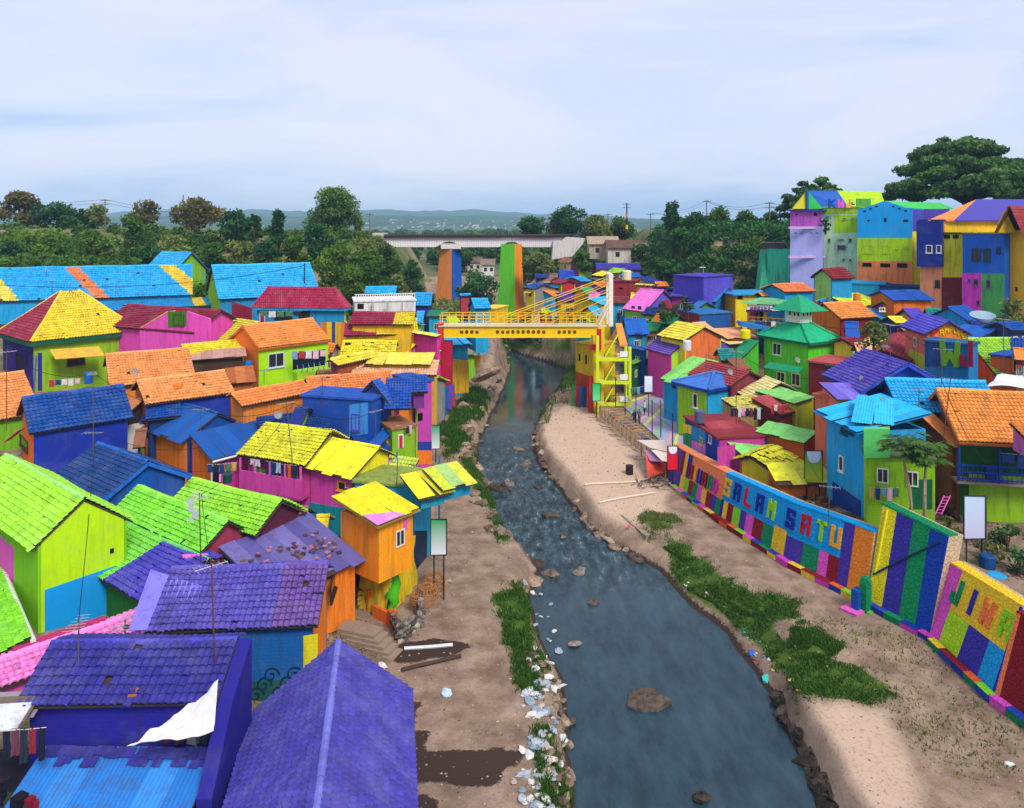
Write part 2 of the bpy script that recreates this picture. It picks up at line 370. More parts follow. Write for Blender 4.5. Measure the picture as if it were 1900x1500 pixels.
_nu = fbm(GX, GY, 3.0)*16*30/GY + fbm(GX+5, GY, 6.0)*9*30/GY; _nv = fbm(GX+40, GY+9, 3.0)*12*30/GY; _nf = fbm(GX, GY, 5.0)
def mask(polys): return np.clip(sum(inpoly(GU + _nu, GV + _nv, p) for p in polys), 0, 1)
g_ = blur(mask(G_POLY), 2); dry = blur(mask(DRY), 4) * 0.4
g_ = np.maximum(g_, dry * (0.55 + 0.6 * fbm(GX, GY, 2.5)))
hillg = (GZ > 8.0) * ((GX < -20) & (GY > 108) | (GX > 14) & (GY > 108) | (GX > 62))
g_ = np.maximum(g_, hillg * (0.75 + 0.5 * fbm(GX, GY, 0.7))); g_ = np.clip(g_, 0, 1)
vg = ((GX > BX(GY) + 1.3) & (GY < 130)) | ((GX < XL(GY) - 9) & (GY < 112))
d_ = np.maximum(blur(mask(D_POLY), 2), vg * (0.34 + 0.35 * fbm(GX, GY, 1.5))); g_ = np.maximum(g_, vg * (0.32 + 0.6 * fbm(GX + 9, GY, 1.1))); g_ = np.clip(g_, 0, 1)
edge = np.exp(-np.maximum(GZ, 0) * 4.0) * (GZ < 0.9); d_ = np.maximum(d_, edge)
s_ = blur(mask(S_POLY), 6)
me = bpy.data.meshes.new('ground')
ny, nx = GX.shape
idx = np.arange(ny * nx).reshape(ny, nx)
quads = np.stack([idx[:-1, :-1], idx[:-1, 1:], idx[1:, 1:], idx[1:, :-1]], -1).reshape(-1, 4)
me.from_pydata(np.stack([GX, GY, GZ], -1).reshape(-1, 3).tolist(), [], quads.tolist())
for nm, a in (('grass', g_), ('damp', d_), ('sand', s_)):
    at = me.attributes.new(nm, 'FLOAT', 'POINT'); at.data.foreach_set('value', a.reshape(-1).astype(np.float32))
me.polygons.foreach_set('use_smooth', [True] * len(me.polygons)); me.update()
m, t, n, l, b = nmat('soil')
def ATT(nm): a = n.new('ShaderNodeAttribute'); a.attribute_name = nm; return a.outputs['Fac']
a1 = NZ(n, l, 0.7, 8, 0.62); a2 = NZ(n, l, 6, 8, 0.7); a3 = NZ(n, l, 45, 3, 0.6)
soil = MIX(n, l, RAMP(n, l, a1.outputs[0], 0.35, 0.68).outputs[0], lin('#76604f'), lin('#aa927d'))
soil = MIX(n, l, ATT('sand'), soil, MIX(n, l, a1.outputs[0], lin('#bb9e86'), lin('#cfb59d')))
soil = MIX(n, l, MATH(n, l, 'MULTIPLY', RAMP(n, l, a2.outputs[0], 0.52, 0.70).outputs[0], 0.55), soil, lin('#5e4a3b'))
soil = MIX(n, l, MATH(n, l, 'MULTIPLY', RAMP(n, l, a3.outputs[0], 0.60, 0.70).outputs[0], 0.5), soil, lin('#cdbfb0'))
dm = MATH(n, l, 'ADD', ATT('damp'), MATH(n, l, 'MULTIPLY', MATH(n, l, 'SUBTRACT', a2.outputs[0], 0.5), 1.2))
soil = MIX(n, l, RAMP(n, l, dm, 0.38, 0.55).outputs[0], soil, lin('#40322a'))
gm = MATH(n, l, 'ADD', ATT('grass'), MATH(n, l, 'MULTIPLY', MATH(n, l, 'SUBTRACT', a2.outputs[0], 0.5), 1.3))
gc = MIX(n, l, a1.outputs[0], lin('#2c4a14'), lin('#5a7226'))
soil = MIX(n, l, RAMP(n, l, gm, 0.38, 0.85).outputs[0], soil, gc)
l.new(soil, b.inputs['Base Color']); b.inputs['Roughness'].default_value = 0.9
BUMP(n, l, b, MATH(n, l, 'ADD', a2.outputs[0], MATH(n, l, 'MULTIPLY', a3.outputs[0], 0.4)), 0.55, 0.12)
GROUND_MAT = m
structure('ground', None, m, me=me)
# the land beyond the railway
fm = MB(); xx = np.linspace(-2600, 2600, 60); yy = [195, 230, 300, 450, 700, 1100, 1700, 2600, 5200]
for j in range(len(yy) - 1):
    for i in range(len(xx) - 1):
        q = []
        for (x, y) in ((xx[i], yy[j]), (xx[i+1], yy[j]), (xx[i+1], yy[j+1]), (xx[i], yy[j+1])): q.append((x * (0.06 + y / 5200), y, 7.0 if y < 240 else 8.5))
        fm.face(q)
m2, t, n, l, b = nmat('far_land'); a = NZ(n, l, 0.02, 8, 0.7)
l.new(MIX(n, l, RAMP(n, l, a.outputs[0], 0.4, 0.6).outputs[0], lin('#2f4a20'), lin('#6b6a4a')), b.inputs['Base Color']); b.inputs['Roughness'].default_value = 1.0
structure('far_terrain', fm, m2)
# far hills: three ridges, one behind the other
def ridge(name, Y, base, prof, depth, seed):
    mb = MB(); us = np.linspace(-900, 2800, 240); rg = np.random.RandomState(seed)
    ph = rg.uniform(0, 6.28, 6); rows = 10; pts = []
    for r in range(rows):
        k = r / (rows - 1); yv = Y + depth * k
        row = []
        for u in us:
            v = np.interp(u, [p[0] for p in prof], [p[1] for p in prof])
            top = H - (v - V0) / F * (Y + depth)
            zz = base + (top - base) * (k ** 0.8)
            zz += (top - base) * 0.07 * (math.sin(u*0.031+ph[0]+r)+0.6*math.sin(u*0.077+ph[1]+r*1.7)+0.4*math.sin(u*0.19+ph[2]+2*r)) * (0.4 + 0.6*k)
            row.append(((u-UC)/F*yv, yv, zz))
        pts.append(row)
    n_ = len(us); vs = [p for r in pts for p in r]
    fs = [(r*n_+i, r*n_+i+1, (r+1)*n_+i+1, (r+1)*n_+i) for r in range(rows-1) for i in range(n_-1)]
    mb.idx(vs, fs); return structure(name, mb, HILLM, smooth=True)
HILLM, t, n, l, b = nmat('forest_hill'); a = NZ(n, l, 0.012, 9, 0.7)
l.new(MIX(n, l, RAMP(n, l, a.outputs[0], 0.42, 0.6).outputs[0], lin('#25401f'), lin('#4d6238')), b.inputs['Base Color']); b.inputs['Roughness'].default_value = 1.0
BUMP(n, l, b, a.outputs[0], 1.0, 30)
ridge('hill_front', 2000, 8, [(-900,405),(0,402),(300,402),(600,401),(760,400),(900,401),(1000,403),(1200,406),(2800,409)], 700, 1)
ridge('hill_back', 3100, 8, [(-900,394),(0,396),(200,394),(420,391),(600,392),(700,391),(830,390),(960,394),(1040,397),(1250,408),(1500,410),(2800,412)], 900, 2)
# white houses speckling the far hillside: too small and many to tell apart
mb = MB(); rg = random.Random(5)
for i in range(150):
    u = rg.gauss(870, 120) if i < 280 else rg.uniform(0, 1300); k = rg.random() ** 1.5
    yv = 2000 + 600 * k; zz = 10 + 26 * k + rg.uniform(-3, 5)
    mb.box(((u-UC)/F*yv, yv - 30, zz), rg.uniform(3, 9), 6, rg.uniform(2, 4.5), 0, rg.random())
props(solo('far_town', mb, plain('#b4b0a8', 0.9), 'pale specks of a far town scattered over the hazy hillside', 'town', (0, 2000, 10), None, 'stuff'))

# ------------------------------------------------------------------ river
wm_, t, n, l, b = nmat('river_water')
g = n.new('ShaderNodeNewGeometry')
mpp = n.new('ShaderNodeMapping'); mpp.inputs['Scale'].default_value = (1.6, 0.55, 1); l.new(g.outputs['Position'], mpp.inputs[0])
w1 = NZ(n, l, 1.9, 6, 0.62, vec=mpp.outputs[0]); w2 = NZ(n, l, 0.16, 2, 0.5)
sp = n.new('ShaderNodeSeparateXYZ'); l.new(g.outputs['Position'], sp.inputs[0])
rap = n.new('ShaderNodeMapRange'); rap.inputs['From Min'].default_value = 46; rap.inputs['From Max'].default_value = 53; l.new(sp.outputs['Y'], rap.inputs[0])
rap2 = n.new('ShaderNodeMapRange'); rap2.inputs['From Min'].default_value = 86; rap2.inputs['From Max'].default_value = 70; l.new(sp.outputs['Y'], rap2.inputs[0])
rough = MATH(n, l, 'MULTIPLY', rap.outputs[0], rap2.outputs[0])         # the shallow, fast reach
rap3 = n.new('ShaderNodeMapRange'); rap3.inputs['From Min'].default_value = 90; rap3.inputs['From Max'].default_value = 76; rap3.inputs['To Min'].default_value = 0.08; l.new(sp.outputs['Y'], rap3.inputs[0])
amp = MATH(n, l, 'ADD', MATH(n, l, 'MULTIPLY', rough, 1.0), MATH(n, l, 'MULTIPLY', rap3.outputs[0], MATH(n, l, 'ADD', MATH(n, l, 'MULTIPLY', RAMP(n, l, w2.outputs[0], 0.38, 0.62).outputs[0], 0.32), 0.07)))
hh = MATH(n, l, 'MULTIPLY', w1.outputs[0], amp)
bp = BUMP(n, l, b, hh, 1.0, 0.3)
fo = NZ(n, l, 1.1, 7, 0.72, vec=mpp.outputs[0])
st_ = NZ(n, l, 1.1, 7, 0.7, vec=mpp.outputs[0]); st2 = NZ(n, l, 0.5, 4, 0.6, vec=mpp.outputs[0])
fmask = MATH(n, l, 'MULTIPLY', RAMP(n, l, fo.outputs[0], 0.60, 0.70).outputs[0], MATH(n, l, 'MULTIPLY', rough, 0.55))
ripple_murk = MIX(n, l, RAMP(n, l, st2.outputs[0], 0.35, 0.68).outputs[0], lin('#162b35'), lin('#28434f'))  # murky two-tone streaks; ripples and sky reflection put into the base colour
ripple_murk = MIX(n, l, MATH(n, l, 'MULTIPLY', RAMP(n, l, st_.outputs[0], 0.42, 0.66).outputs[0], MATH(n, l, 'ADD', MATH(n, l, 'MULTIPLY', rough, 0.42), 0.05)), ripple_murk, lin('#74909c'))
col = MIX(n, l, fmask, ripple_murk, lin('#d4dce0'))
l.new(col, b.inputs['Base Color']); b.inputs['Roughness'].default_value = 0.09; b.inputs['IOR'].default_value = 1.33
b.inputs['Specular IOR Level'].default_value = 0.5
mb = MB(); yv = np.concatenate([np.linspace(17, 60, 60, False), np.linspace(60, 175, 60)])
for j in range(len(yv) - 1):
    q = []
    for y, s_ in ((yv[j], 0), (yv[j], 1), (yv[j+1], 1), (yv[j+1], 0)):
        q.append(((XR(y) + 1.6) if s_ else (XL(y) - 1.6), y, 0.0))
    mb.face(q)
structure('river', mb, wm_)
# ------------------------------------------------------------------ house builders
class Hs: pass
def hn(d): d = Vector((d[0], d[1], 0)); return d.normalized()
def plane_hit(u, v, o, nrm):
    d = ray(u, v); k = (o - CAM).dot(nrm) / d.dot(nrm); return CAM + d * k
def rmat(kind, c): return metal(c) if kind == 'metal' else tilem(c)
TILE_ME = {}
def tile_mesh(cs, ct):
    key = (cs, ct)
    if key in TILE_ME: return TILE_ME[key]
    mb = MB(); prof = [(0, -0.02), (0.12, 0.03), (0.38, 0.078), (0.68, 0.066), (0.9, 0.01), (1.0, -0.018)]
    top = [(x * cs * 1.04, -0.02, z * 0.8) for x, z in prof]; bot = [(x * cs * 1.04, ct * 1.06, z + 0.07) for x, z in prof]
    lip = [(x, y, z - 0.075) for x, y, z in bot]; k = len(prof)
    mb.idx(top + bot + lip, [(i, i+1, k+i+1, k+i) for i in range(k-1)] + [(k+i, k+i+1, 2*k+i+1, 2*k+i) for i in range(k-1)])
    me = mb.mesh('tile'); TILE_ME[key] = me; return me
def slope_frame(a, b, c): # a,b ridge ends; c lower point under a -> s,t,n
    s = (b - a); Ls = s.length; s = s / Ls; t = c - a; t = t - s * t.dot(s); Lt = t.length; t = t / Lt; nn = s.cross(t)
    if nn.z < 0: nn = -nn
    return s, t, nn, Ls, Lt
def clip_s(t_, Lt, trap):   # trap = (left inset at bottom, right inset at bottom) negative widens
    return trap[0] * t_ / Lt, trap[1] * t_ / Lt
def tiles(root, roofpart, a, s, t, nn, Ls, Lt, col, tile=(0.26, 0.32), objs=0, trap=(0, 0), jit=1.0, kind_mat=None, keep=None):
    """cover a slope with single tiles; trap shifts the ends as the slope goes down (hips). the objs largest-looking ones are objects"""
    cs, ct = tile; mat = kind_mat or tilem(col); rg = random.Random(int(abs(a.x*100)+a.y*7)); nt_ = max(2, int(round(Lt / ct))); ct = Lt / nt_; ph0, ph1 = rg.uniform(0, 6), rg.uniform(0, 6)
    lst = []
    for r in range(nt_):
        tt = r * ct; l0, r0 = clip_s(tt + ct*0.5, Lt, trap); width = Ls - l0 - r0; nsx = max(1, int(round(width / cs))); cw = width / nsx
        off = (r % 2) * 0.0
        for k in range(nsx):
            if rg.random() < 0.0035 * jit: continue
            sx_ = l0 + k * cw; sag = 0.035 * (1 + math.sin(sx_ * 0.8 + ph0) * math.sin(tt * 1.1 + ph1)) * min(jit, 2)
            p = a + s * sx_ + t * (tt + (0.08 if rg.random() < .012 * jit else 0)) + nn * (0.03 + sag)
            if keep is None or keep((sx_ - keep.slant * tt) / Ls): lst.append((p, cw))
    rest = lst
    if objs:
        lst.sort(key=lambda q: q[0].y * 1.0 + (0 if -60 < pix(q[0])[0] < 1960 and pix(q[0])[1] < 1510 else 1e6))
        near, rest = lst[:objs], lst[objs:]
        me = tile_mesh(cs, round(ct, 3))
        if not me.materials: me = me.copy(); me.materials.append(mat)
        w0 = WL[root.name]; hand = 1 if s.cross(t).dot(nn) > 0 else -1
        for p, cw in near:
            o = bpy.data.objects.new('tile', me); COL.objects.link(o); o.parent = roofpart
            ss = s if hand > 0 else s
            R = Matrix((s, t, nn)).transposed().to_4x4()
            if rg.random() < 0.02: jt = Matrix.Rotation(rg.uniform(-.3, .3), 4, 'Z')
            else: jt = Matrix.Rotation(rg.gauss(0, 0.018*jit), 4, 'Z')
            jt = jt @ Matrix.Rotation(rg.gauss(0, 0.02*jit), 4, 'X')
            o.matrix_local = Matrix.Translation(p - w0 + nn * rg.uniform(0, 0.014)*jit) @ R @ jt @ Matrix.Diagonal((cw / cs, 1, 1, 1))
    if rest:
        k = 3; prof = [(0, -0.018), (0.3, 0.07), (0.7, 0.064), (1.0, -0.016)]; V = []; Fc = []; T = []
        for p, cw in rest:
            i = len(V); lift = rg.uniform(0, 0.018) * jit; tw = rg.gauss(0, 0.012) * jit; tvv = rg.random()
            for (x, z) in prof: V.append(p + s*(x*cw) + nn*(z*0.8 + lift) + t*(x*tw))
            for (x, z) in prof: V.append(p + s*(x*cw) + nn*(z + 0.065 + lift) + t*(ct*1.05 + x*tw))
            for (x, z) in prof: V.append(p + s*(x*cw) + nn*(z - 0.006 + lift) + t*(ct*1.05 + x*tw))
            for q in range(3): Fc.append((i+q, i+q+1, i+4+q+1, i+4+q)); Fc.append((i+4+q, i+5+q, i+9+q, i+8+q)); T += [tvv, tvv]
        mb = MB(); mb.v = [tuple(x) for x in V]; mb.f = Fc; mb.tv = T; mb.uv = [None]*len(Fc)
        part('roof_tiles', mb, mat, roofpart, None, 'stuff')
def sheets(root, roofpart, a, s, t, nn, Ls, Lt, cols, wid=0.95, waves=7, trap=(0, 0), jit=1.0):
    """corrugated sheets, each a piece of its own"""
    rg = random.Random(int(abs(a.x*77)+a.y*13)); n_ = max(1, int(round(Ls / wid))); cw = Ls / n_
    for k in range(n_):
        c = cols[k % len(cols)] if isinstance(cols, (list, tuple)) else cols
        m = waves * 2; lt = Lt * (1 + rg.uniform(-0.04, 0.05) * jit); lift = 0.03 + rg.uniform(0, 0.04) * jit + (k % 2) * 0.012; sk = rg.gauss(0, 0.02) * jit
        V = []
        for j, tt in ((0, -0.05 * rg.random()), (1, lt * 0.5), (2, lt)):
            for i in range(m + 1):
                x = (k + i / m * 1.05) * cw
                lo, hi = clip_s(min(tt, Lt), Lt, trap); x = min(max(x, lo), Ls - hi)
                V.append(a + s * (x + sk * tt) + t * tt + nn * (lift + 0.03 * (i % 2) + rg.gauss(0, 0.004)))
        Fc = [(j*(m+1)+i, j*(m+1)+i+1, (j+1)*(m+1)+i+1, (j+1)*(m+1)+i) for j in range(2) for i in range(m)]
        mb = MB(); mb.idx(V, Fc, rg.random()); part('roof_sheet', mb, metal(c), roofpart)
def deck(root, a, b, c, d, nn, col='#4a3d33', th=0.06):
    mb = MB(); mb.slab([a, b, c, d], -nn * th); return part('roof', mb, plain(col, 0.9), root)
def ridgecap(roofpart, a, b, col, r=0.11, seg=0.36, objs=False):
    d = (b - a); L = d.length; d = d / L; n_ = max(1, int(L / seg)); mb = MB(); mat = tilem(col, 0.3); rg = random.Random(int(L*100))
    for k in range(n_):
        p = a + d * (k * L / n_); q = a + d * ((k + 1.06) * L / n_)
        side = d.cross(UP).normalized(); up = side.cross(d)
        prof = [(-1.25, -0.45), (-0.85, 0.35), (0, 0.85), (0.85, 0.35), (1.25, -0.45)]; r0 = r * rg.uniform(0.95, 1.05)
        wz = 0.05 + 0.03 * math.sin(k * .35 + L) + rg.uniform(0, .012)
        V = [p + side*(x*r0*0.94) + up*(z*r0*0.94+0.03+wz) for x, z in prof] + [q + side*(x*r0) + up*(z*r0+0.045+wz) for x, z in prof]
        V += [v_ - up * 0.03 for v_ in V[5:]]
        F_ = [(i, i+1, 6+i, 5+i) for i in range(4)] + [(5+i, 6+i, 11+i, 10+i) for i in range(4)]
        if objs:
            m1 = MB(); m1.idx(V, F_, rg.random()); part('ridge_tile', m1, mat, roofpart)
        else: mb.idx(V, F_, rg.random())
    if not objs: part('ridge_cap', mb, mat, roofpart)
def wallslab(root, poly, inward, hexc, du, name='wall', brick=True, dirt=0.55, th=0.14):
    mb = MB(); mb.slab(poly, inward * th, 0.5, du, UP); return part(name, mb, wall(hexc, brick, dirt), root)
def zbase(pts, zb):
    if zb is not None: return zb
    return min(gzf(p.x, p.y) for p in pts) - 0.25
def gable(name, label, ridge, z, eave, end=2, pitch=30, back=1.0, roof='tile', rc='#888888', wc='#aaaaaa', zb=None, oh=0.35, voh=0.3, segs=None, cat='house',
          tile=(0.26, 0.32), objs=0, cap=None, fascia=None, side=1, group=None, brick=True, capobjs=False, w=None, jit=1.0, dirt=0.55, shed=False, deckc='#4a3d33', slant=0):
    u1, v1, u2, v2 = ridge
    A, B = P(u1, v1, z), P(u2, v2, z); d = hn(B - A); n = Vector((d.y, -d.x, 0))
    if n.dot(hn(CAM - (A + B) / 2)) < 0: n = -n
    n = n * side; tp = math.tan(math.radians(pitch))
    if w is None:
        E = A if end == 1 else B; best = (1e18, 1)
        for k in range(8, 300):
            q = k * 0.04; p = E + n * q - UP * q * tp; x = pix(p); dd = (x[0]-eave[0])**2 + (x[1]-eave[1])**2
            if dd < best[0]: best = (dd, q)
        w = best[1]
    h = Hs(); wb = w * back; L = (B - A).length
    base = (A + B) / 2 + n * (w - wb) / 2
    if isinstance(wc, str): wc = {'f': wc}
    g_ = lambda k: wc.get(k, wc.get('f', '#aaaaaa'))
    a0, b0 = A + d * voh, B - d * voh; wf = w - oh; wbk = (wb - oh) if not shed else 0.12
    zt = lambda q: z - q * tp - 0.10
    cf = [a0 + n*wf, b0 + n*wf, a0 - n*max(wbk, 0.1), b0 - n*max(wbk, 0.1)]
    zz = zbase(cf, zb)
    root = thing(name, label, cat, (base.x, base.y, zz), group); h.root = root
    def at(p, zv): return Vector((p.x, p.y, zv))
    h.f = (at(cf[0], 0), n, d); h.l = (at(a0, 0), -d, n); h.r = (at(b0, 0), d, n); h.b = (at(cf[2], 0), -n, d)
    zf, zk = zt(wf), zt(max(wbk, 0)) if not shed else z - 0.1
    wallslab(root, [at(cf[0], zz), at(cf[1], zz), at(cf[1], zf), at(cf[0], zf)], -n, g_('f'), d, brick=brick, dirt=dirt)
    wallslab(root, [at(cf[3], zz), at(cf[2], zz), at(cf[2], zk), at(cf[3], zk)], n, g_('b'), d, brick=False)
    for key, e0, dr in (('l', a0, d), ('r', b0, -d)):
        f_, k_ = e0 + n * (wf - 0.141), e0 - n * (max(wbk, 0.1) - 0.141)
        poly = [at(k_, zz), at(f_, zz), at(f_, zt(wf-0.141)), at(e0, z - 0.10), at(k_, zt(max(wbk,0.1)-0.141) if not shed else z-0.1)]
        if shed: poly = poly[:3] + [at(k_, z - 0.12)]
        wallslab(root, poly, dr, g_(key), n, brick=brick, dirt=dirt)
    h.zw = zf
    # roof
    t_ = (n * 1.0 - UP * tp).normalized(); Lt = w / math.cos(math.radians(pitch)); nn = (n * tp + UP).normalized()
    sl_ = [(A, B, n, w, t_, nn)]
    if not shed: sl_.append((A, B, -n, wb, (-n - UP * tp).normalized(), (-n * tp + UP).normalized()))
    h.roofs = []
    for i, (a, b, nd_, ww, tt, n3) in enumerate(sl_):
        lt = ww / math.cos(math.radians(pitch))
        dk_ = deck(root, a, b, b + tt * lt, a + tt * lt, n3, deckc); h.roofs.append(dk_)
        sg = segs if segs else [(1.0, rc)]; s0 = 0.0
        if slant:
            for (s1, c_) in sg:
                def kp(q, a_=s0, b_=s1): return a_ <= q < b_
                kp.slant = slant if i == 0 else 0; tiles(root, dk_, a, d, tt, n3, L, lt, c_, tile, 0, jit=jit, keep=kp); s0 = s1
            sg = []
        for (s1, c_) in sg:
            ob = objs if i == 0 and s1 == sg[0][0] else 0
            if i == 1 and objs and not segs: ob = int(objs * 0.0)
            if roof == 'tile': tiles(root, dk_, a + d * L * s0, d, tt, n3, L * (s1 - s0), lt, c_, tile, ob, jit=jit)
            elif roof == 'metal': sheets(root, dk_, a + d * L * s0, d, tt, n3, L * (s1 - s0), lt, c_, jit=jit)
            s0 = s1
        if fascia:
            mb = MB(); e0 = a + tt * (lt + 0.02) - n3 * 0.16; mb.obox(e0, (b - a), tt * 0.05, n3 * 0.2)
            for q in (a, b):
                mb.obox(q - d * (0.03 if q is a else 0) - n3 * 0.16, d * 0.03, tt * lt, n3 * 0.22)
            part('fascia_board', mb, wall(fascia, False), dk_)
    if not shed: ridgecap(h.roofs[0], A, B, cap or (segs[0][1] if segs else (rc if isinstance(rc, str) else rc[0])), objs=capobjs)
    h.A, h.B, h.d, h.n, h.w, h.z, h.zb, h.L = A, B, d, n, w, z, zz, L
    return h
def shed(name, label, top, z, eave, **k): return gable(name, label, top, z, eave, shed=True, **k)
def boxh(name, label, u1, Y1, u2, Y2, vtop, depth, zb=None, wc='#aaaaaa', top='#bbbbbb', cat='house', ztop=None, par=0.0, slab_oh=0.15, brick=True, group=None, dirt=0.55, slab=True, slab_th=0.16):
    """flat-topped block: front edge between two columns at given distances"""
    a = PY(u1, vtop, Y1); b = PY(u2, vtop, Y2); zt = ztop if ztop is not None else a.z
    a.z = b.z = 0; d = hn(b - a); n = Vector((d.y, -d.x, 0))
    if n.dot(hn(CAM - (a + b) / 2)) < 0: n = -n
    if isinstance(wc, str): wc = {'f': wc}
    g_ = lambda k: wc.get(k, wc.get('f'))
    c, e = b - n * depth, a - n * depth; zz = zbase([a, b, c, e], zb)
    h = Hs(); base = (a + c) / 2; root = thing(name, label, cat, (base.x, base.y, zz), group); h.root = root
    def at(p, zv): return Vector((p.x, p.y, zv))
    th = 0.14
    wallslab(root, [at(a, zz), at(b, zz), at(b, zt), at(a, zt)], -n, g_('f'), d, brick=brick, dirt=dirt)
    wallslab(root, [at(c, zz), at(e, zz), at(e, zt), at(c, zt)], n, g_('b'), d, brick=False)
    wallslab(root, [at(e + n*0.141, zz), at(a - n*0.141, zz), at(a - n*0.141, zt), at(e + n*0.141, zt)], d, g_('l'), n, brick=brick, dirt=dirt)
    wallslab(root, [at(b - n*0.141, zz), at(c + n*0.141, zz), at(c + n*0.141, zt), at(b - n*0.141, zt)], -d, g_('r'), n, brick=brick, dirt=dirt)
    if slab:
        o_ = slab_oh; mb = MB(); q = a - d*o_ + n*o_
        mb.obox(at(q, zt + 0.005), d * ((b-a).length + 2*o_), -n * (depth + 2*o_), UP * slab_th); part('roof_slab', mb, wall(top, False), root)
    h.f = (a, n, d); h.l = (a, -d, n); h.r = (b, d, n); h.b = (e, -n, d); h.zt = zt; h.zw = zt; h.zb = zz; h.a, h.bb, h.d, h.n = a, b, d, n
    return h
def hip(name, label, N, L, R, z, apexv, zb=None, wc='#aaaaaa', rc='#888', oh=0.4, cat='house', roof='tile', tile=(0.26, 0.32), ridge_len=0.0, fascia=None, colors=None, group=None, fth=0.28):
    """hipped roof: near eave corner N, left corner L, right corner R (pixels, height z); squared up"""
    n0, l0, r0 = P(N[0], N[1], z), P(L[0], L[1], z), P(R[0], R[1], z)
    e1 = (r0 - n0); Lr = e1.length; e1 = e1 / Lr; e2 = Vector((-e1.y, e1.x, 0)); Ll = abs((l0 - n0).dot(e2));
    if (l0 - n0).dot(e2) < 0: e2 = -e2
    c0 = [n0, n0 + e1 * Lr, n0 + e1 * Lr + e2 * Ll, n0 + e2 * Ll]
    ctr = (c0[0] + c0[2]) / 2; za = H - (apexv - V0) / F * ctr.y
    rl = ridge_len / 2; ax = e1 if Lr >= Ll else e2
    ra, rb = ctr - ax * rl, ctr + ax * rl; ra.z = rb.z = za
    if isinstance(wc, str): wc = {'f': wc}
    h = Hs(); zz = zbase(c0, zb); root = thing(name, label, cat, (ctr.x, ctr.y, zz), group); h.root = root
    ins = [c0[0] + (e1 + e2) * oh, c0[1] + (-e1 + e2) * oh, c0[2] + (-e1 - e2) * oh, c0[3] + (e1 - e2) * oh]
    def at(p, zv): return Vector((p.x, p.y, zv))
    keys = ['f', 'r', 'b', 'l']; inw = [e2, -e1, -e2, e1]
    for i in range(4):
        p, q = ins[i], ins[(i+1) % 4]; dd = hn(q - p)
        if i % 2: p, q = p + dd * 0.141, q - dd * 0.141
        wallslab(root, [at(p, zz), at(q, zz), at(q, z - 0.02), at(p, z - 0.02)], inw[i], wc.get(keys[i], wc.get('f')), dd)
    h.f = (at(ins[0], 0), -e2, e1); h.l = (at(ins[0], 0), -e1, e2); h.r = (at(ins[1], 0), e1, e2); h.zb = zz
    ends = [(ra, rb), (rb, rb), (rb, ra), (ra, ra)] if ax is e1 else [(ra, ra), (ra, rb), (rb, rb), (rb, ra)]
    for i in range(4):
        p, q = c0[i], c0[(i+1) % 4]; ta, tb = ends[i]
        dd = (q - p); Lb = dd.length; dd = dd / Lb
        foot = p + dd * (ta - p).dot(dd); t_ = (foot - ta); Lt = t_.length; t_ = t_ / Lt; nn = dd.cross(t_); nn = nn if nn.z > 0 else -nn
        mb = MB(); poly = [p, q, tb] + ([ta] if (tb - ta).length > 0.01 else []); mb.slab(poly, -nn * 0.06)
        dk_ = part('roof', mb, plain('#4a3d33', 0.9), root)
        c_ = (colors or {}).get(keys[i], rc); Lt_top = (tb - ta).length
        trap = (-(ta - p).dot(dd), -(q - tb).dot(dd))
        if roof == 'tile': tiles(root, dk_, ta, dd, t_, nn, max(Lt_top, 0.02), Lt, c_, tile, 0, trap)
        else: sheets_hip(root, dk_, p, q, ta, tb, nn, c_)
        ridgecap(dk_, p + UP*0.03, ta + UP*0.03, (colors or {}).get('cap', c_), 0.1)
        if fascia:
            mb = MB(); out = -inw[i]
            mb.obox(p - UP * fth + out * 0.01, q - p, out * 0.05, UP * fth); part('fascia_board', mb, wall(fascia, False), dk_)
    h.apex = (ra + rb) / 2; h.c0 = c0; h.e1, h.e2 = e1, e2; h.z = z; h.za = za
    return h
def sheets_hip(root, dk_, p, q, ta, tb, nn, c):
    mb = MB(); N_ = 30; poly_t = lambda k: p + (q - p) * k
    dd = (q - p).normalized(); Lb = (q - p).length; m = int(Lb / 0.09)
    V = []
    a0, b0 = (ta - p).dot(dd), (tb - p).dot(dd)
    for i in range(m + 1):
        x = Lb * i / m
        hfac = min(1.0, x / max(a0, 1e-3)) if x < a0 else (min(1.0, (Lb - x) / max(Lb - b0, 1e-3)) if x > b0 else 1.0)
        up = (ta - (p + dd * a0))
        o = nn * (0.02 + 0.025 * (i % 2)); V += [p + dd * x + o - up.normalized() * 0.06, p + dd * x + up * hfac + o]
    mb.idx(V, [(2*i, 2*i+2, 2*i+3, 2*i+1) for i in range(m)]); part('roof_sheet', mb, metal(c), dk_)
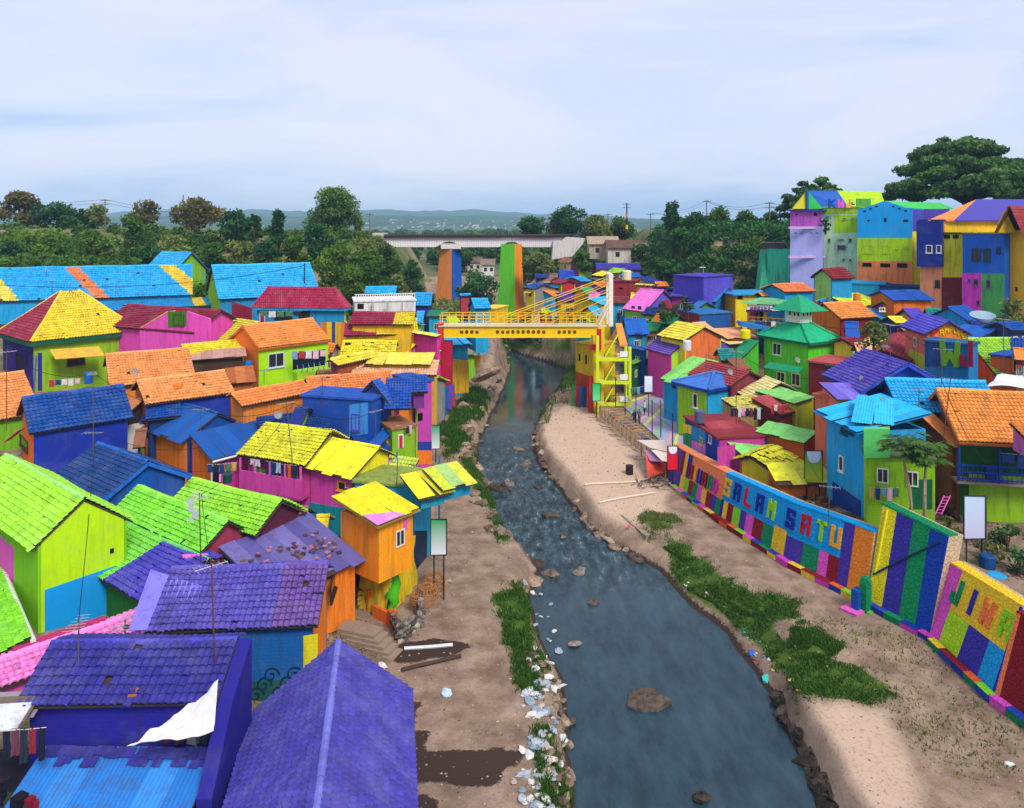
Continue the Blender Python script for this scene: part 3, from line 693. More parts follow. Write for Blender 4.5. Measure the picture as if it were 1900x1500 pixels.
# openings and paint on a wall face
def frect(face, r):
    o, n, d = face; pts = [plane_hit(u, v, o, n) for u, v in ((r[0], r[1]), (r[2], r[1]), (r[2], r[3]), (r[0], r[3]))]
    ss = [(p - o).dot(d) for p in pts]; zs = [p.z for p in pts]
    s0, s1 = sorted(((ss[0] + ss[3]) / 2, (ss[1] + ss[2]) / 2)); z0, z1 = sorted(((zs[2] + zs[3]) / 2, (zs[0] + zs[1]) / 2))
    return o, n, d, s0, s1, z0, z1
def win(h, key, r, frame='#e8e4da', panes=2, shutters=None, name='window', rail=False, dark=True):
    o, n, d, s0, s1, z0, z1 = frect(getattr(h, key), r); o = Vector((o.x, o.y, 0)); fw = min(0.09, (s1 - s0) * 0.14)
    b_ = lambda s, z_, e: o + d * s + UP * z_ + n * e
    mb = MB()
    for (x0, x1, y0, y1) in ((s0, s1, z0, z0+fw), (s0, s1, z1-fw, z1), (s0, s0+fw, z0+fw, z1-fw), (s1-fw, s1, z0+fw, z1-fw)):
        mb.obox(b_(x0, y0, 0.002), d*(x1-x0), n*0.07, UP*(y1-y0))
    for k in range(1, panes):
        x = s0 + (s1 - s0) * k / panes; mb.obox(b_(x - fw*0.3, z0+fw, 0.004), d*fw*0.6, n*0.055, UP*(z1-z0-2*fw))
    f = part(name, mb, plain(frame, 0.6), h.root)
    w_ = (s1 - s0 - 2*fw) / panes
    for k in range(panes):
        mp_ = MB(); mp_.obox(b_(s0 + fw + k*w_ + 0.005, z0+fw, 0.003), d*(w_-0.01), n*0.018, UP*(z1-z0-2*fw))
        part('pane', mp_, plain(shutters, 0.6) if shutters else glass(), f)
    ms = MB(); ms.obox(b_(s0-0.06, z0-0.07, 0.001), d*(s1-s0+0.12), n*0.13, UP*0.065); part('sill', ms, plain(frame, 0.6), f)
    return f
def door(h, key, r, col='#7a4a2a', frame='#ddd6c8'):
    o, n, d, s0, s1, z0, z1 = frect(getattr(h, key), r); o = Vector((o.x, o.y, 0)); b_ = lambda s, z_, e: o + d * s + UP * z_ + n * e
    mb = MB(); fw = 0.08; mb.obox(b_(s0+fw, z0, 0.003), d*(s1-s0-2*fw), n*0.03, UP*(z1-z0-fw)); f = part('door', mb, plain(col, 0.6), h.root)
    m2_ = MB(); m2_.obox(b_(s0, z0, 0.002), d*fw, n*0.08, UP*(z1-z0)); m2_.obox(b_(s1-fw, z0, 0.002), d*fw, n*0.08, UP*(z1-z0)); m2_.obox(b_(s0+fw, z1-fw, 0.002), d*(s1-s0-2*fw), n*0.08, UP*fw)
    part('frame', m2_, plain(frame, 0.6), f)
def hole(h, key, r, deep=0.02, name='vent', col='#14110f'):
    o, n, d, s0, s1, z0, z1 = frect(getattr(h, key), r); o = Vector((o.x, o.y, 0)); mb = MB()
    mb.obox(o + d*s0 + UP*z0 + n*0.002, d*(s1-s0), n*deep, UP*(z1-z0)); return part(name, mb, plain(col, 0.9), h.root)
def patch(h, key, poly, col, th=0.02, name='painted_panel', mat=None):
    o, n, d = getattr(h, key); o = Vector((o.x, o.y, 0)); pts = [plane_hit(u, v, o, n) for u, v in poly]
    mb = MB(); mb.slab([p + n * th for p in pts], -n * (th - 0.002), 0.5, d, UP); return part(name, mb, mat or wall(col), h.root)
def awning(root, p, q, drop, out, n, col, name='awning', th=0.05):
    mb = MB(); e = n * out - UP * drop; nn = (q - p).cross(e).normalized(); mb.slab([p, q, q + e, p + e], nn * th)
    return part(name, mb, metal(col), root)

def autowin(h, key, n, rel=0.9, hh=0.9, ww=0.65, frame='#d8d4c8', seed=1, L=None):
    """plain windows in a row on a wall face, hung below its top"""
    o, nrm, d = getattr(h, key); o = Vector((o.x, o.y, 0)); rg = random.Random(seed)
    L = L or (h.L - 0.6 if hasattr(h, 'L') and key in 'fb' else (h.w if hasattr(h, 'w') else 3.0)); top = h.zw - rel
    for k in range(n):
        s0 = L * (k + 0.5) / n - ww / 2 + rg.uniform(-.15, .15); z0 = top - hh; mb = MB(); fw = 0.07
        if key in 'lr': s0 = -L*0.5 + L * (k + .5) / n if not hasattr(h, 'w') else L * (k + 0.5) / n - ww
        b_ = lambda s, z_, e: o + d * s + UP * z_ + nrm * e
        for (x0, x1, y0, y1) in ((s0, s0+ww, z0, z0+fw), (s0, s0+ww, z0+hh-fw, z0+hh), (s0, s0+fw, z0+fw, z0+hh-fw), (s0+ww-fw, s0+ww, z0+fw, z0+hh-fw), (s0+ww/2-.025, s0+ww/2+.025, z0+fw, z0+hh-fw)):
            mb.obox(b_(x0, y0, 0.002), d*(x1-x0), nrm*0.06, UP*(y1-y0))
        f = part('window', mb, plain(frame, .6), h.root); m2_ = MB(); m2_.obox(b_(s0+fw, z0+fw, 0.003), d*(ww-2*fw), nrm*0.015, UP*(hh-2*fw)); part('pane', m2_, glass(), f)
# ------------------------------------------------------------------ houses on the left bank, near to far
PUR, NAVY, LIME, LIMR, YEL, ORR, ORW, BLU, CYA, MAR, MAG = '#5b4fd0', '#3f3cb4', '#b4e20a', '#8fdc30', '#f6e222', '#f4a052', '#f5841a', '#0f52b4', '#18aef0', '#a51c48', '#e850ba'
h = gable('riverside_house', 'long purple tiled gable roof nearest the river at the bottom edge, pale ridge tiles', (628,1192,580,1560), 6.5, (755,1292), end=1, pitch=38, rc='#4540a2', wc={'f':'#4030a0','l':'#4a3cc0'}, cap='#7476cc', objs=300, capobjs=True, tile=(0.25,0.3), oh=0.45, back=1.15, jit=0.6)
h = gable('tiled_house', 'indigo tiled roof with a missing-tile hole beside the white tarpaulin', (95,1197,440,1190), 7.2, (42,1325), end=1, pitch=24, rc='#383692', wc='#26228c', objs=300, tile=(0.26,0.34), back=0.5, zb=2.2, jit=1.6, cap='#4a46b8')
# firewall at its river end and yard wall
mb = MB(); b0 = h.B + h.d * 0.05; f0 = b0 + h.n * (h.w + 2.0)
mb.slab([Vector((b0.x, b0.y, 2)), Vector((f0.x, f0.y, 2)), Vector((f0.x, f0.y, 4.4)), b0 + h.n*h.w - UP*(h.w*0.42), b0 + UP*0.1], h.d * 0.5, 0.5, h.n, UP); part('firewall', mb, wall('#28228c'), h.root)
hole_t = MB(); q = h.A + h.d * h.L * 0.545 + h.n * 1.75 - UP * 1.75 * math.tan(math.radians(24)) + UP * 0.13
hole_t.obox(q, h.d * 0.3, h.n * 0.3 - UP * 0.13, UP * 0.03); part('bare_clay_tile', hole_t, tilem('#b0653a'), h.roofs[0])
INDIGO = h
h = shed('corrugated_shed', 'sky-blue corrugated sheet roof in the bottom corner edged with loose indigo tiles', (84,1388,405,1392), 4.6, (20,1505), end=1, pitch=13, roof='metal', rc=['#2f7fd0','#3a8ad8','#2b78c8'], wc='#2b2aa0', zb=1.5, w=4.2)
for k in range(52):      # loose tiles weighing down the top edge
    rg = random.Random(k); c_, r_ = k % 26, k // 26
    if (r_ and c_ in (0, 1, 9, 10, 11, 12, 13, 19, 20)) or rg.random() < .12: continue
    p = h.A + h.d * (h.L * (0.02 + 0.94 * c_ / 26) + rg.uniform(-.03, .03)) + h.n * (0.08 + 0.3 * r_ + rg.uniform(-.05, .07)) + UP * (0.08 - 0.07 * r_ + .03 * (1 - r_)); e_ = (h.d + h.n * rg.gauss(0, .06)).normalized()
    mb = MB(); mb.obox(p, e_ * 0.3, (h.n - UP * 0.2).normalized() * rg.uniform(.34, .42), UP * 0.035); part('loose_tile', mb, tilem('#3a3890'), h.roofs[0])
h = gable('tiled_house', 'worn violet tiled roof with a faded patched corner above the wave mural', (318,1058,610,1048), 6.8, (603,1166), end=2, pitch=27, rc='#6a56d0', wc={'f':'#1460a8','r':ORW,'l':'#4a3cc0'}, objs=300, tile=(0.25,0.33), back=0.55, zb=1.3, jit=1.5, segs=[(0.72,'#5d52b0'),(1.0,'#72509e')])
VIOLET = h
# patched sheet over the left corner of that roof
mb = MB(); a = h.A - h.d*0.9; t_ = (h.n - UP*math.tan(math.radians(27))).normalized()
mb.slab([a + t_*0.1 + UP*.12, a + h.d*2.6 + t_*1.1+UP*.14, a + h.d*2.7 + t_*h.w*1.1+UP*.1, a + h.d*0.1+t_*h.w*1.08+UP*.05], UP*0.03); part('patch_sheet', mb, metal('#7d74d4'), h.roofs[0])
# mural of waves on the front wall: painted curls
o, n, d = h.f
for k in range(9):
    s = h.L * (0.58 + 0.045 * k); zc = 2.3 + 0.42 * (k % 3); mb = MB(); pts = []
    for i in range(26):
        a_ = i * 0.33; r_ = 0.36 * (1 - i / 30); pts.append(Vector((o.x, o.y, 0)) + d*(s + math.cos(a_)*r_) + UP*(zc + math.sin(a_)*r_) + n*0.015)
    mb.tube(pts, 0.035, 5); part('mural_wave', mb, plain('#0b2c3a', 0.7), h.root)
mb = MB(); mb.obox(Vector((o.x,o.y,1.4)) + d*h.L*0.5 + n*0.003, d*h.L*0.46, n*0.006, UP*1.5); part('painted_panel', mb, wall('#1b5c58'), h.root)
win(h, 'r', (612,1062,628,1095), '#3a2b22', 1); patch(h, 'f', [(563,1180),(590,1176),(590,1250),(563,1250)], '#e8dc18')
h = shed('broken_roof_house', 'low violet sheet roof strewn with rubble and broken tiles', (571,951,405,1018), 6.4, (676,1036), end=1, pitch=19, roof='metal', rc=['#66609e','#5c5596','#7069a6'], wc={'f':ORW,'l':ORW,'r':'#5a4ab0'}, zb=1.2, jit=2.0)
RUB = h
for k in range(70):
    rg = random.Random(k + 40); s = rg.uniform(0.08, 0.95) * h.L; t = rg.uniform(0.3, 0.82) * h.w
    p = h.A + h.d*s + h.n*t - UP*(t*math.tan(math.radians(19)) - 0.09); mb = MB(); ang = rg.uniform(0, 3)
    mb.box(p, rg.uniform(.1,.32), rg.uniform(.1,.28), rg.uniform(.03,.1), ang); part('tile_shard', mb, tilem(rg.choice(['#5a2a34','#8a5a52','#473a6a','#6a4a48','#c07a8a'])), h.roofs[0])
h = gable('tiled_house', 'bright lime tiled roof sloping towards the purple rubble roof, plastic bag on its ridge', (256,904,424,969), 7.5, (379,1031), end=2, pitch=36, rc='#7edc34', wc={'f':'#9a3050','r':'#a03a56'}, objs=300, tile=(0.21,0.28), zb=3, jit=1.5, cap='#a4e850')
h = gable('tiled_house', 'lime tiled roof with frayed lower edge just behind another lime roof', (357,891,524,932), 7.8, (477,998), end=2, pitch=33, rc='#92d832', wc={'f':'#8a2848','r':'#5a2038'}, objs=300, tile=(0.21,0.28), zb=3, jit=1.5, cap='#a8e63c')
h = gable('lime_house', 'tall lime green house with blue lower wall and small round hole in its gable', (10,845,157,928), 9.5, (64,1030), end=2, pitch=37, rc='#a2e634', wc={'f':'#7cc20c','r':'#b8e608','l':'#7cc20c'}, objs=300, tile=(0.24,0.3), zb=2.5, oh=0.3, voh=0.05, brick=False, dirt=0.3, cap='#a6ec78')
patch(h, 'r', [(83,1095),(228,1045),(228,1250),(83,1250)], '#0e9ae0', mat=wall('#0e96e0', False, 0.15))
hole(h, 'r', (204,1018,211,1027), name='vent_hole')
patch(h, 'f', [(0,995),(26,1018),(26,1082),(0,1050)], '#e058c0', mat=wall('#e058c0', False, 0.15))
LIMEH = h
h = gable('tiled_house', 'low roof half lime and half indigo tiles running down from the tall lime house', (228,970,388,1042), 6.3, (263,1112), end=2, pitch=17, segs=[(0.52,'#76d236'),(1.0,'#4640b4')], wc='#2a7a20', zb=2.5, tile=(0.22,0.3), objs=300, back=0.2, jit=1.4, cap='#74d868')
mb = MB(); p = [P(338,1030,6.5), P(385,1028,6.5), P(397,1042,6.2), P(342,1046,6.1)]; mb.slab(p, UP*0.03); part('pink_sheet', mb, metal('#f07ac8'), h.roofs[0])
h = gable('tiled_house', 'pink tiled roof with pink ridge rising past the lime house, indigo lower courses', (-25,1236,287,1127), 5.0, (307,1166), end=2, pitch=20, rc='#f48cd2', wc={'f':'#e060b8','r':'#d860b0'}, tile=(0.26,0.3), objs=300, zb=1.5, back=0.3, cap='#f488d0')
t_ = (h.n - UP*math.tan(math.radians(20))).normalized(); nn_ = (h.n*math.tan(math.radians(20))+UP).normalized()
tiles(h.root, h.roofs[0], h.A + h.d*h.L*0.25 + t_*(h.w/math.cos(math.radians(20))*0.98), h.d, t_, nn_, h.L*0.72, 1.3, '#4a44bc', (0.26,0.3), 0)
mb = MB(); p0 = h.A - h.n*0.6; mb.obox(Vector((p0.x,p0.y,4.4)) + h.d*1.0, h.d*3.6, h.n*0.4, UP*0.75); part('parapet', mb, wall('#c0246a'), h.root)
h = shed('small_lime_shed', 'lime tiled lean-to with a white painted gutter at the edge below the pink wall', (2,1040,60,1184), 5.3, (-40,1120), end=1, side=1, pitch=16, rc='#7ed420', wc='#7cc20c', w=3.2, zb=1.5, tile=(.24,.3))
mb = MB(); mb.tube([P(-2,1040,5.35), P(28,1110,5.3), P(62,1190,5.2)], 0.11, 8); part('gutter', mb, plain('#d8dcd0'), h.root)
h = gable('blue_gable_house', 'dark blue tiled roof with bright blue gable boards in front of the blue wall', (181,824,275,859), 8.4, (187,940), end=2, pitch=30, rc='#0d4084', wc={'f':'#1048a0','r':'#1256b0'}, fascia='#1a6ed0', zb=3.5, tile=(0.2,0.3), voh=0.25, cap='#1a66c4')
h = gable('blue_roof_house', 'royal blue tiled roof over a blue wall with an orange gable end', (40,741,229,716), 10.5, (61,806), end=1, pitch=36, rc='#104c9c', wc={'f':'#1430a0','l':'#f07820','r':'#1838a8'}, zb=4.5, tile=(0.3,0.34), oh=0.3, voh=0.35, brick=False, back=0.8)
awning(h.root, PY(33,800,51.3), PY(50,792,52.3), 0.7, 0.9, -h.d, '#b8584a')
win(h, 'l', (38,812,52,832), '#5a3a28', 1)
mb = MB(); p = P(228,800,7); mb.box((p.x+1, p.y-0.6, 4.2), 1.6, 0.8, 3.4, 0.7); part('lean_to_wall', mb, plain('#c9c2b8', 0.8), h.root)
# orange-roof cluster
gable('orange_roof_house', 'broad pale orange tiled roof below the lime and yellow hipped house', (195,660,350,647), 11.6, (219,718), end=1, pitch=30, rc='#f5a25a', wc={'f':'#e8862a','l':'#f0b020'}, zb=5, tile=(0.24,0.32), back=0.6)
gable('orange_roof_house', 'pale orange tiled roof with a small orange gable behind the royal blue roof', (253,709,416,689), 10.6, (272,752), end=1, pitch=28, rc='#f6a45c', wc={'f':'#1434a0','l':'#f07a28'}, zb=5, tile=(0.24,0.32), fascia=None, back=0.7)
gable('orange_roof_house', 'flat-looking orange tiled roof between the two long orange roofs and the navy roof', (428,733,561,708), 10.0, (425,778), end=1, pitch=24, rc='#f29248', wc='#e8862a', zb=5, tile=(0.24,0.32), back=0.4)
gable('orange_roof_house', 'weathered orange tiled roof behind the tall blue parapet wall', (567,703,724,690), 10.0, (575,730), end=1, pitch=26, rc='#f0954e', wc='#e8862a', zb=4, tile=(0.24,0.32), back=0.4, w=3.6)
gable('orange_roof_house', 'orange tiled roof cut by the frame edge behind the orange gabled house', (-60,704,44,691), 10.8, (88,800), end=2, pitch=27, rc='#f4a058', wc={'f':'#7ab81a'}, zb=5, tile=(0.26,0.34), back=0.3, w=5.0)
shed('rusty_sheet_shed', 'rust-brown sheet roof leaning beside the lime balcony house', (417,684,470,680), 10.2, (432,712), end=1, pitch=16, roof='metal', rc=['#b0602c','#c07038'], wc='#c86a28', zb=5)
shed('washing_shed', 'pale rusty sheet awning with laundry hanging under its edge', (352,652,455,646), 11.2, (365,668), end=1, pitch=9, roof='metal', rc=['#c8988a','#b88878'], wc='#4a3424', zb=6, w=2.6)
shed('patchwork_shed', 'small brown and pink sheet lean-to beside the royal blue roof', (245,740,268,742), 9.3, (262,772), end=2, pitch=24, roof='metal', rc=['#c07850','#d09a80'], wc='#3a2a22', zb=5, w=2.2)
shed('small_blue_shed', 'little blue tiled lean-to under the pale orange eaves', (270,752,335,746), 9.0, (278,766), end=1, pitch=20, rc='#1456b0', wc='#17356a', zb=5, w=2.0, tile=(.22,.3))
# hipped yellow and maroon house
h = hip('hipped_house', 'hipped roof house, one slope yellow and one maroon, dark green eaves board', (57,636), (-6,618), (263,614), 11.6, 541, wc={'f':'#8fc414','l':'#2a1a78'}, rc='#f2d634', colors={'f':'#f4d832','l':'#9a1e40','r':'#9a1e40','b':'#9a1e40','cap':'#f0cc38'}, zb=5, fascia='#0b5a3a', ridge_len=1.6, fth=0.42)
ap = h.apex; e1, e2 = h.e1, h.e2; mfr = h.c0[0]*0.5 + h.c0[1]*0.5
patch(h, 'f', [(70,655),(78,655),(78,725),(70,725)], '#3a2a9a')
awning(h.root, PY(92,649,73.2), PY(183,643,75.8), 0.75, 1.5, -e2, '#dca838')
win(h, 'f', (124,664,158,678), '#5a4a2a', 3); door(h, 'l', (30,655,50,700), '#1a0f3a', '#2a1a60')
mb = MB(); mb.tube([PY(67,660,72.6), PY(63,725,72.6)], 0.08, 6); part('downpipe', mb, plain('#5a50c0'), h.root)
top = MB()
for k in range(4):
    c = h.c0[k] ; c2 = h.c0[(k+1)%4]
    top.face([ap + UP*0.16, ap + (c-ap)*0.2 + UP*0.1, ap + (c2-ap)*0.2 + UP*0.1])
part('maroon_cap', top, tilem('#9a1e40'), h.root)
# magenta house with maroon roof
h = gable('magenta_house', 'magenta walled house with stepped gable, green framed opening and maroon roof', (236,567,412,578), 14.0, (222,592), end=1, pitch=27, rc='#8c1c3e', wc={'f':'#e24ab2'}, zb=7, tile=(0.24,0.32), w=3.6, back=0.6)
o, n, d = h.f; o2 = o + n*0.30; h.g = (o2, n, d)
pts = [plane_hit(u, v, o2, n) for u, v in ((259,665),(389,645),(389,592),(347,578),(309,581),(259,611))]
mb = MB(); mb.slab(pts, -n*0.2, 0.5, d, UP); part('gable_front', mb, wall('#ea54bc', False, 0.5), h.root)
patch(h, 'g', [(312,578),(346,578),(346,604),(312,608)], '#4a7a1a', th=0.04); win(h, 'g', (322,584,342,604), '#3a5a1a', 2)
vb = MB(); a_, b_ = pts[5] + UP*0.05, pts[4] + UP*0.05; vb.slab([a_, b_, b_ - n*1.1, a_ - n*1.1], UP*0.08); part('verge_strip', vb, tilem('#f0dc6a'), h.root)
# maroon roof with the cyan veranda
h = hip('veranda_house', 'raspberry red hipped roof above a cyan veranda with potted plants', (468,571), (385,567), (642,573), 13.0, 533, wc={'f':'#1a96cc','l':'#a01c4a','r':'#e8c820'}, rc='#b02450', zb=7, ridge_len=8.0, fascia='#18a4e0')
patch(h, 'l', [(430,560),(468,572),(468,600),(430,600)], '#98163e')
for k_, (c_, u_) in enumerate((('#f0861e',596),('#f2c41c',606),('#1c4aa0',616),('#e8b81a',622),('#f08a20',632))): patch(h, 'f', [(u_,598),(u_+10,598),(u_+10,680),(u_,680)], c_, th=.02+.004*k_)
for r in ((482,578,492,598),): door(h, 'f', r, '#b01850')
win(h, 'f', (510,578,542,592), '#2a1a18', 3); win(h, 'f', (555,577,575,591), '#20201a', 2)
h2 = shed('yellow_gable_house', 'yellow walled gable with mossy yellow tiled slope beside the orange roof house', (440,592,482,598), 12.8, (404,634), end=1, side=1, pitch=30, rc='#d8ce28', wc='#f2d414', zb=7, w=4.0, tile=(.24,.3))
shed('low_yellow_roof', 'narrow yellow tiled roof above the rusty laundry awning', (335,641,448,630), 11.7, (348,656), end=1, pitch=22, rc='#f0e028', wc='#e8c020', zb=7, w=2.2)
# lime two-storey with orange roof and balcony
h = gable('balcony_house', 'lime green upper storey with balcony railing under a bright orange tiled roof', (450,606,580,593), 13.2, (481,648), end=1, pitch=27, rc='#f79a48', wc={'f':'#a6e00a','l':'#f27a20','r':'#f28a28'}, zb=7.6, oh=0.3, voh=0.1, brick=False, dirt=0.12, tile=(0.25,0.34), fascia='#f07c2c')
win(h, 'f', (497,655,527,682), '#c8d0d8', 2)
hole(h, 'f', (543,652,604,682), name='balcony_opening', col='#10202a')
o, n, d, s0, s1, z0, z1 = frect(h.f, (543,650,604,682))
o = Vector((o.x, o.y, 0)); mb = MB(); mb.obox(o + d*s0 + UP*(z0-1.7) + n*0.02, d*(s1-s0+0.1), n*0.9, UP*1.5); part('balcony', mb, wall('#a6e00a', False, .12), h.root)
rl = MB(); rl.obox(o + d*s0 + UP*(z0+0.55) + n*0.86, d*(s1-s0), n*0.05, UP*0.06); part('handrail', rl, plain('#1a2a7a'), h.root)
for k in range(12):
    rb = MB(); p = o + d*(s0 + (s1-s0)*(k+.5)/12) + n*0.88 - UP*0; a_ = p + UP*(z0-0.2); rb.tube([a_, a_ + UP*0.75 + d*(0.16 if k % 2 else -0.16)], 0.03, 5); part('baluster', rb, plain('#20308a' if k % 2 else '#d8d4e0'), h.root)
# cyan roofs at the foot of the embankment
h = gable('cyan_long_house', 'very long cyan tiled roof with an orange stripe and a yellow stripe', (-40,500,357,492), 17.0, (392,548), end=2, pitch=34, rc=CYA, wc={'f':'#1aa4e0','r':'#7cb81a'}, zb=9, tile=(0.34,0.42), back=0.8, cap='#2ab4f0', slant=.62, segs=[(-.02,'#20b0ee'),(0.05,'#e8d858'),(0.375,'#20b0ee'),(0.44,'#f08a50'),(0.825,'#20b0ee'),(0.91,'#f2cc38'),(1.3,'#20b0ee')])
shed('cyan_lower_roof', 'narrow cyan lean-to roof below the eaves of the long cyan roof, yellow stripe', (175,563,395,552), 12.6, (398,578), end=2, pitch=14, rc='#1c9cd8', segs=[(0.8,'#1c9cd8'),(0.9,'#f0cc40'),(1.0,'#1c9cd8')], wc='#1a80b8', zb=8, w=3.4, tile=(.34,.4))
h = gable('cyan_gable_house', 'cyan roofed house with lime gable below the wooded embankment', (392,494,575,489), 17.3, (614,541), end=2, pitch=38, rc='#28b4ee', wc={'f':'#1a8cc0','l':'#8cc418','r':'#2a70b0'}, zb=9, tile=(0.34,0.42), back=0.9, cap='#40c0f4', fascia=None)
shed('cyan_lower_roof', 'cyan lean-to at the river end of the cyan gabled house', (560,540,612,540), 13.0, (630,562), end=2, pitch=15, rc='#22aae4', wc='#1a6aa8', zb=9, w=3.2, tile=(.34,.4))
gable('cyan_small_house', 'small raised cyan roof rising behind the long cyan roof', (300,468,356,470), 18.4, (378,498), end=2, pitch=44, w=3.0, rc='#24acea', wc={'f':'#1a90c8','r':'#7cb41c'}, zb=12, tile=(.34,.4))
gable('far_orange_house', 'sliver of salmon roof behind the long cyan roof at the frame edge', (-20,488,48,487), 16.6, (56,496), end=2, pitch=24, rc='#d8906a', wc='#c8b090', zb=12, tile=(.34,.4))
# white block, maroon and yellow terraces
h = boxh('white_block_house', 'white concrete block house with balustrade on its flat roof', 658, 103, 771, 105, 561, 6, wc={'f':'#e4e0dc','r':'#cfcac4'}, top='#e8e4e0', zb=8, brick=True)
for k in range(4): hole(h, 'f', (663+0+k*0.01,564,675,574), name='window') if k == 0 else None
for k in range(3):
    u_ = 690 + 27*k; mb = MB(); p = PY(u_, 561, 103); mb.obox(p + Vector((0,-0.12,-2.4)), Vector((0.25,0,0)), Vector((0,0.3,0)), UP*2.4); part('pilaster', mb, plain('#b8b2ac'), h.root)
bl = MB(); bl.obox(Vector((h.a.x, h.a.y, h.zt+0.95)), h.d*(h.bb-h.a).length, -h.n*0.12, UP*0.12); part('parapet_rail', bl, plain('#ece8e4'), h.root)
for k in range(26):
    mb = MB(); p = h.a + h.d*((h.bb-h.a).length*(k+.5)/26); mb.obox(Vector((p.x,p.y,h.zt+0.16)), h.d*0.1, -h.n*0.1, UP*0.8); part('baluster', mb, plain('#ece8e4'), h.root)
gable('cyan_roof_house', 'cyan roof peeping over the white balustrade', (679,533,737,533), 13.5, (740,547), end=2, pitch=30, rc='#22aee8', wc='#2a80b8', zb=9, tile=(.34,.42))
gable('cyan_roof_house', 'cyan roof just behind the river side of the white block house', (771,545,803,545), 12.9, (811,570), end=2, pitch=34, rc='#1ea6e0', wc='#33309a', zb=7, tile=(.34,.42))
gable('terrace_house', 'upper terrace roof split between dark red tiles and yellow', (655,581,771,581), 13.0, (645,603), end=1, pitch=27, segs=[(0.68,'#9c2048'),(1.0,'#e4d024')], wc='#e8b818', zb=6, tile=(.28,.36), back=.5)
gable('terrace_house', 'middle terrace roof, dark red at one end and pale yellow at the other', (640,602,738,600), 11.8, (634,624), end=1, pitch=25, segs=[(0.6,'#a02650'),(1.0,'#f0d848')], wc={'f':'#f0c818'}, zb=6, tile=(.28,.36), back=.5)
gable('yellow_roof_house', 'rough bright yellow tiled slope standing steep below the dark red terrace', (636,634,738,634), 10.6, (633,664), end=1, pitch=40, rc='#f0dc20', wc='#e8b818', zb=5, tile=(.3,.3), back=.4, jit=3)
shed('yellow_roof_house', 'mossy yellow roof with hanging lower edge beside the dark red terrace', (735,581,772,580), 12.4, (770,616), end=2, pitch=42, rc='#e2ce22', wc='#c89018', zb=5, tile=(.26,.3), jit=3)
shed('yellow_awning_house', 'pale yellow boxy roof over a magenta wall by the bridge end', (768,614,818,622), 11.0, (816,640), end=2, pitch=14, roof='metal', rc='#f0dc60', wc={'f':'#d83aa0','l':'#e8c020'}, zb=3)
gable('yellow_roof_house', 'yellow sheet roofs with a purple-brown gable below the steep yellow slope', (612,668,690,652), 10.4, (618,692), end=1, pitch=24, rc='#ecd838', wc={'f':'#a84a2a','l':'#7a3a5a'}, zb=4, tile=(.28,.34), back=.5)
gable('peach_roof_house', 'long pale peach tiled roof running towards the bridge pillar', (660,672,815,672), 9.6, (690,692), end=1, pitch=18, rc='#f6c498', wc={'f':'#f09a50','r':'#e8c828'}, zb=3, tile=(.26,.34), back=.5, w=2.6)
shed('yellow_roof_house', 'flat pale yellow roof between the magenta wall and the peach roof', (690,655,808,656), 10.2, (700,668), end=1, pitch=10, roof='metal', rc=['#f2dc50','#ecd240'], wc='#e0a828', zb=3, w=3.2)
# blue group and riverside towers
h = boxh('blue_parapet_house', 'deep blue house with sloping parapet and purple shuttered window', 561, 58.5, 690, 57.0, 726, 3.0, wc={'f':'#1248a4','r':'#1450ac','l':'#1248a4'}, top='#1450b0', zb=3, ztop=9.6, brick=False)
h.fr = h.f
patch(h, 'f', [(648,752),(683,746),(683,805),(648,812)], '#3f8fdc', th=0.03); win(h, 'f', (652,768,668,800), '#5a3ab0', 2, shutters='#6a48c0')
shed('blue_roof_house', 'broad navy tiled roof sloping below the deep blue parapet', (475,776,600,760), 8.4, (470,800), end=1, pitch=24, rc='#10448e', wc='#123a80', zb=3, w=6.2, tile=(.22,.3))
shed('blue_awning_shed', 'pointed dark blue sheet awning by the river in front of the orange wall', (650,806,700,798), 7.0, (752,832), end=2, pitch=20, roof='metal', rc='#103e86', wc='#123a80', zb=2, w=2.6)
h = gable('blue_metal_house', 'blue sheet roof over a plain orange wall beside a porch', (339,750,405,769), 8.8, (276,805), end=1, pitch=29, roof='metal', rc=['#1156a2','#0f4e98'], wc={'f':'#ee8018','r':'#104a9a'}, zb=3.5, back=0.8, voh=0.2)
h = shed('blue_metal_house', 'blue sheet roof with white gutter above a magenta porch', (350,806,478,778), 8.0, (384,848), end=1, pitch=20, roof='metal', rc=['#1156a4','#0f4e98'], wc={'f':'#d838a0','l':'#e8781a','r':'#144a90'}, zb=3.2, w=3.4)
gt = MB(); e = h.A + h.n*h.w - UP*h.w*math.tan(math.radians(20)); gt.tube([e - UP*0.05, e + h.d*h.L - UP*0.02], 0.08, 6); part('gutter', gt, plain('#dcdcdc'), h.root)
door(h, 'f', (391,862,408,896), '#201430'); win(h, 'f', (415,860,426,872), '#e87a28', 1)
h = gable('yellow_tile_house', 'yellow-green mossy tiled roof above a pink balcony hung with laundry', (493,787,616,803), 8.5, (565,866), end=2, pitch=27, rc='#dbd82a', wc={'f':'#e048ae','r':'#e8dc1c','l':'#d840a8'}, zb=3, tile=(.22,.3), objs=0, jit=1.8, back=.7, oh=0.8)
PINK = h
o, n, d = h.f; mb = MB(); zb_ = 4.85; mb.obox(Vector((o.x,o.y,zb_)) + n*0.75, d*(h.L-0.6), n*0.12, UP*1.25); part('balcony_wall', mb, wall('#e24ab0'), h.root)
mb = MB(); mb.obox(Vector((o.x,o.y,zb_-0.15)) + n*0.01, d*(h.L-0.6), n*0.86, UP*0.14); part('balcony_floor', mb, plain('#b03a80'), h.root)
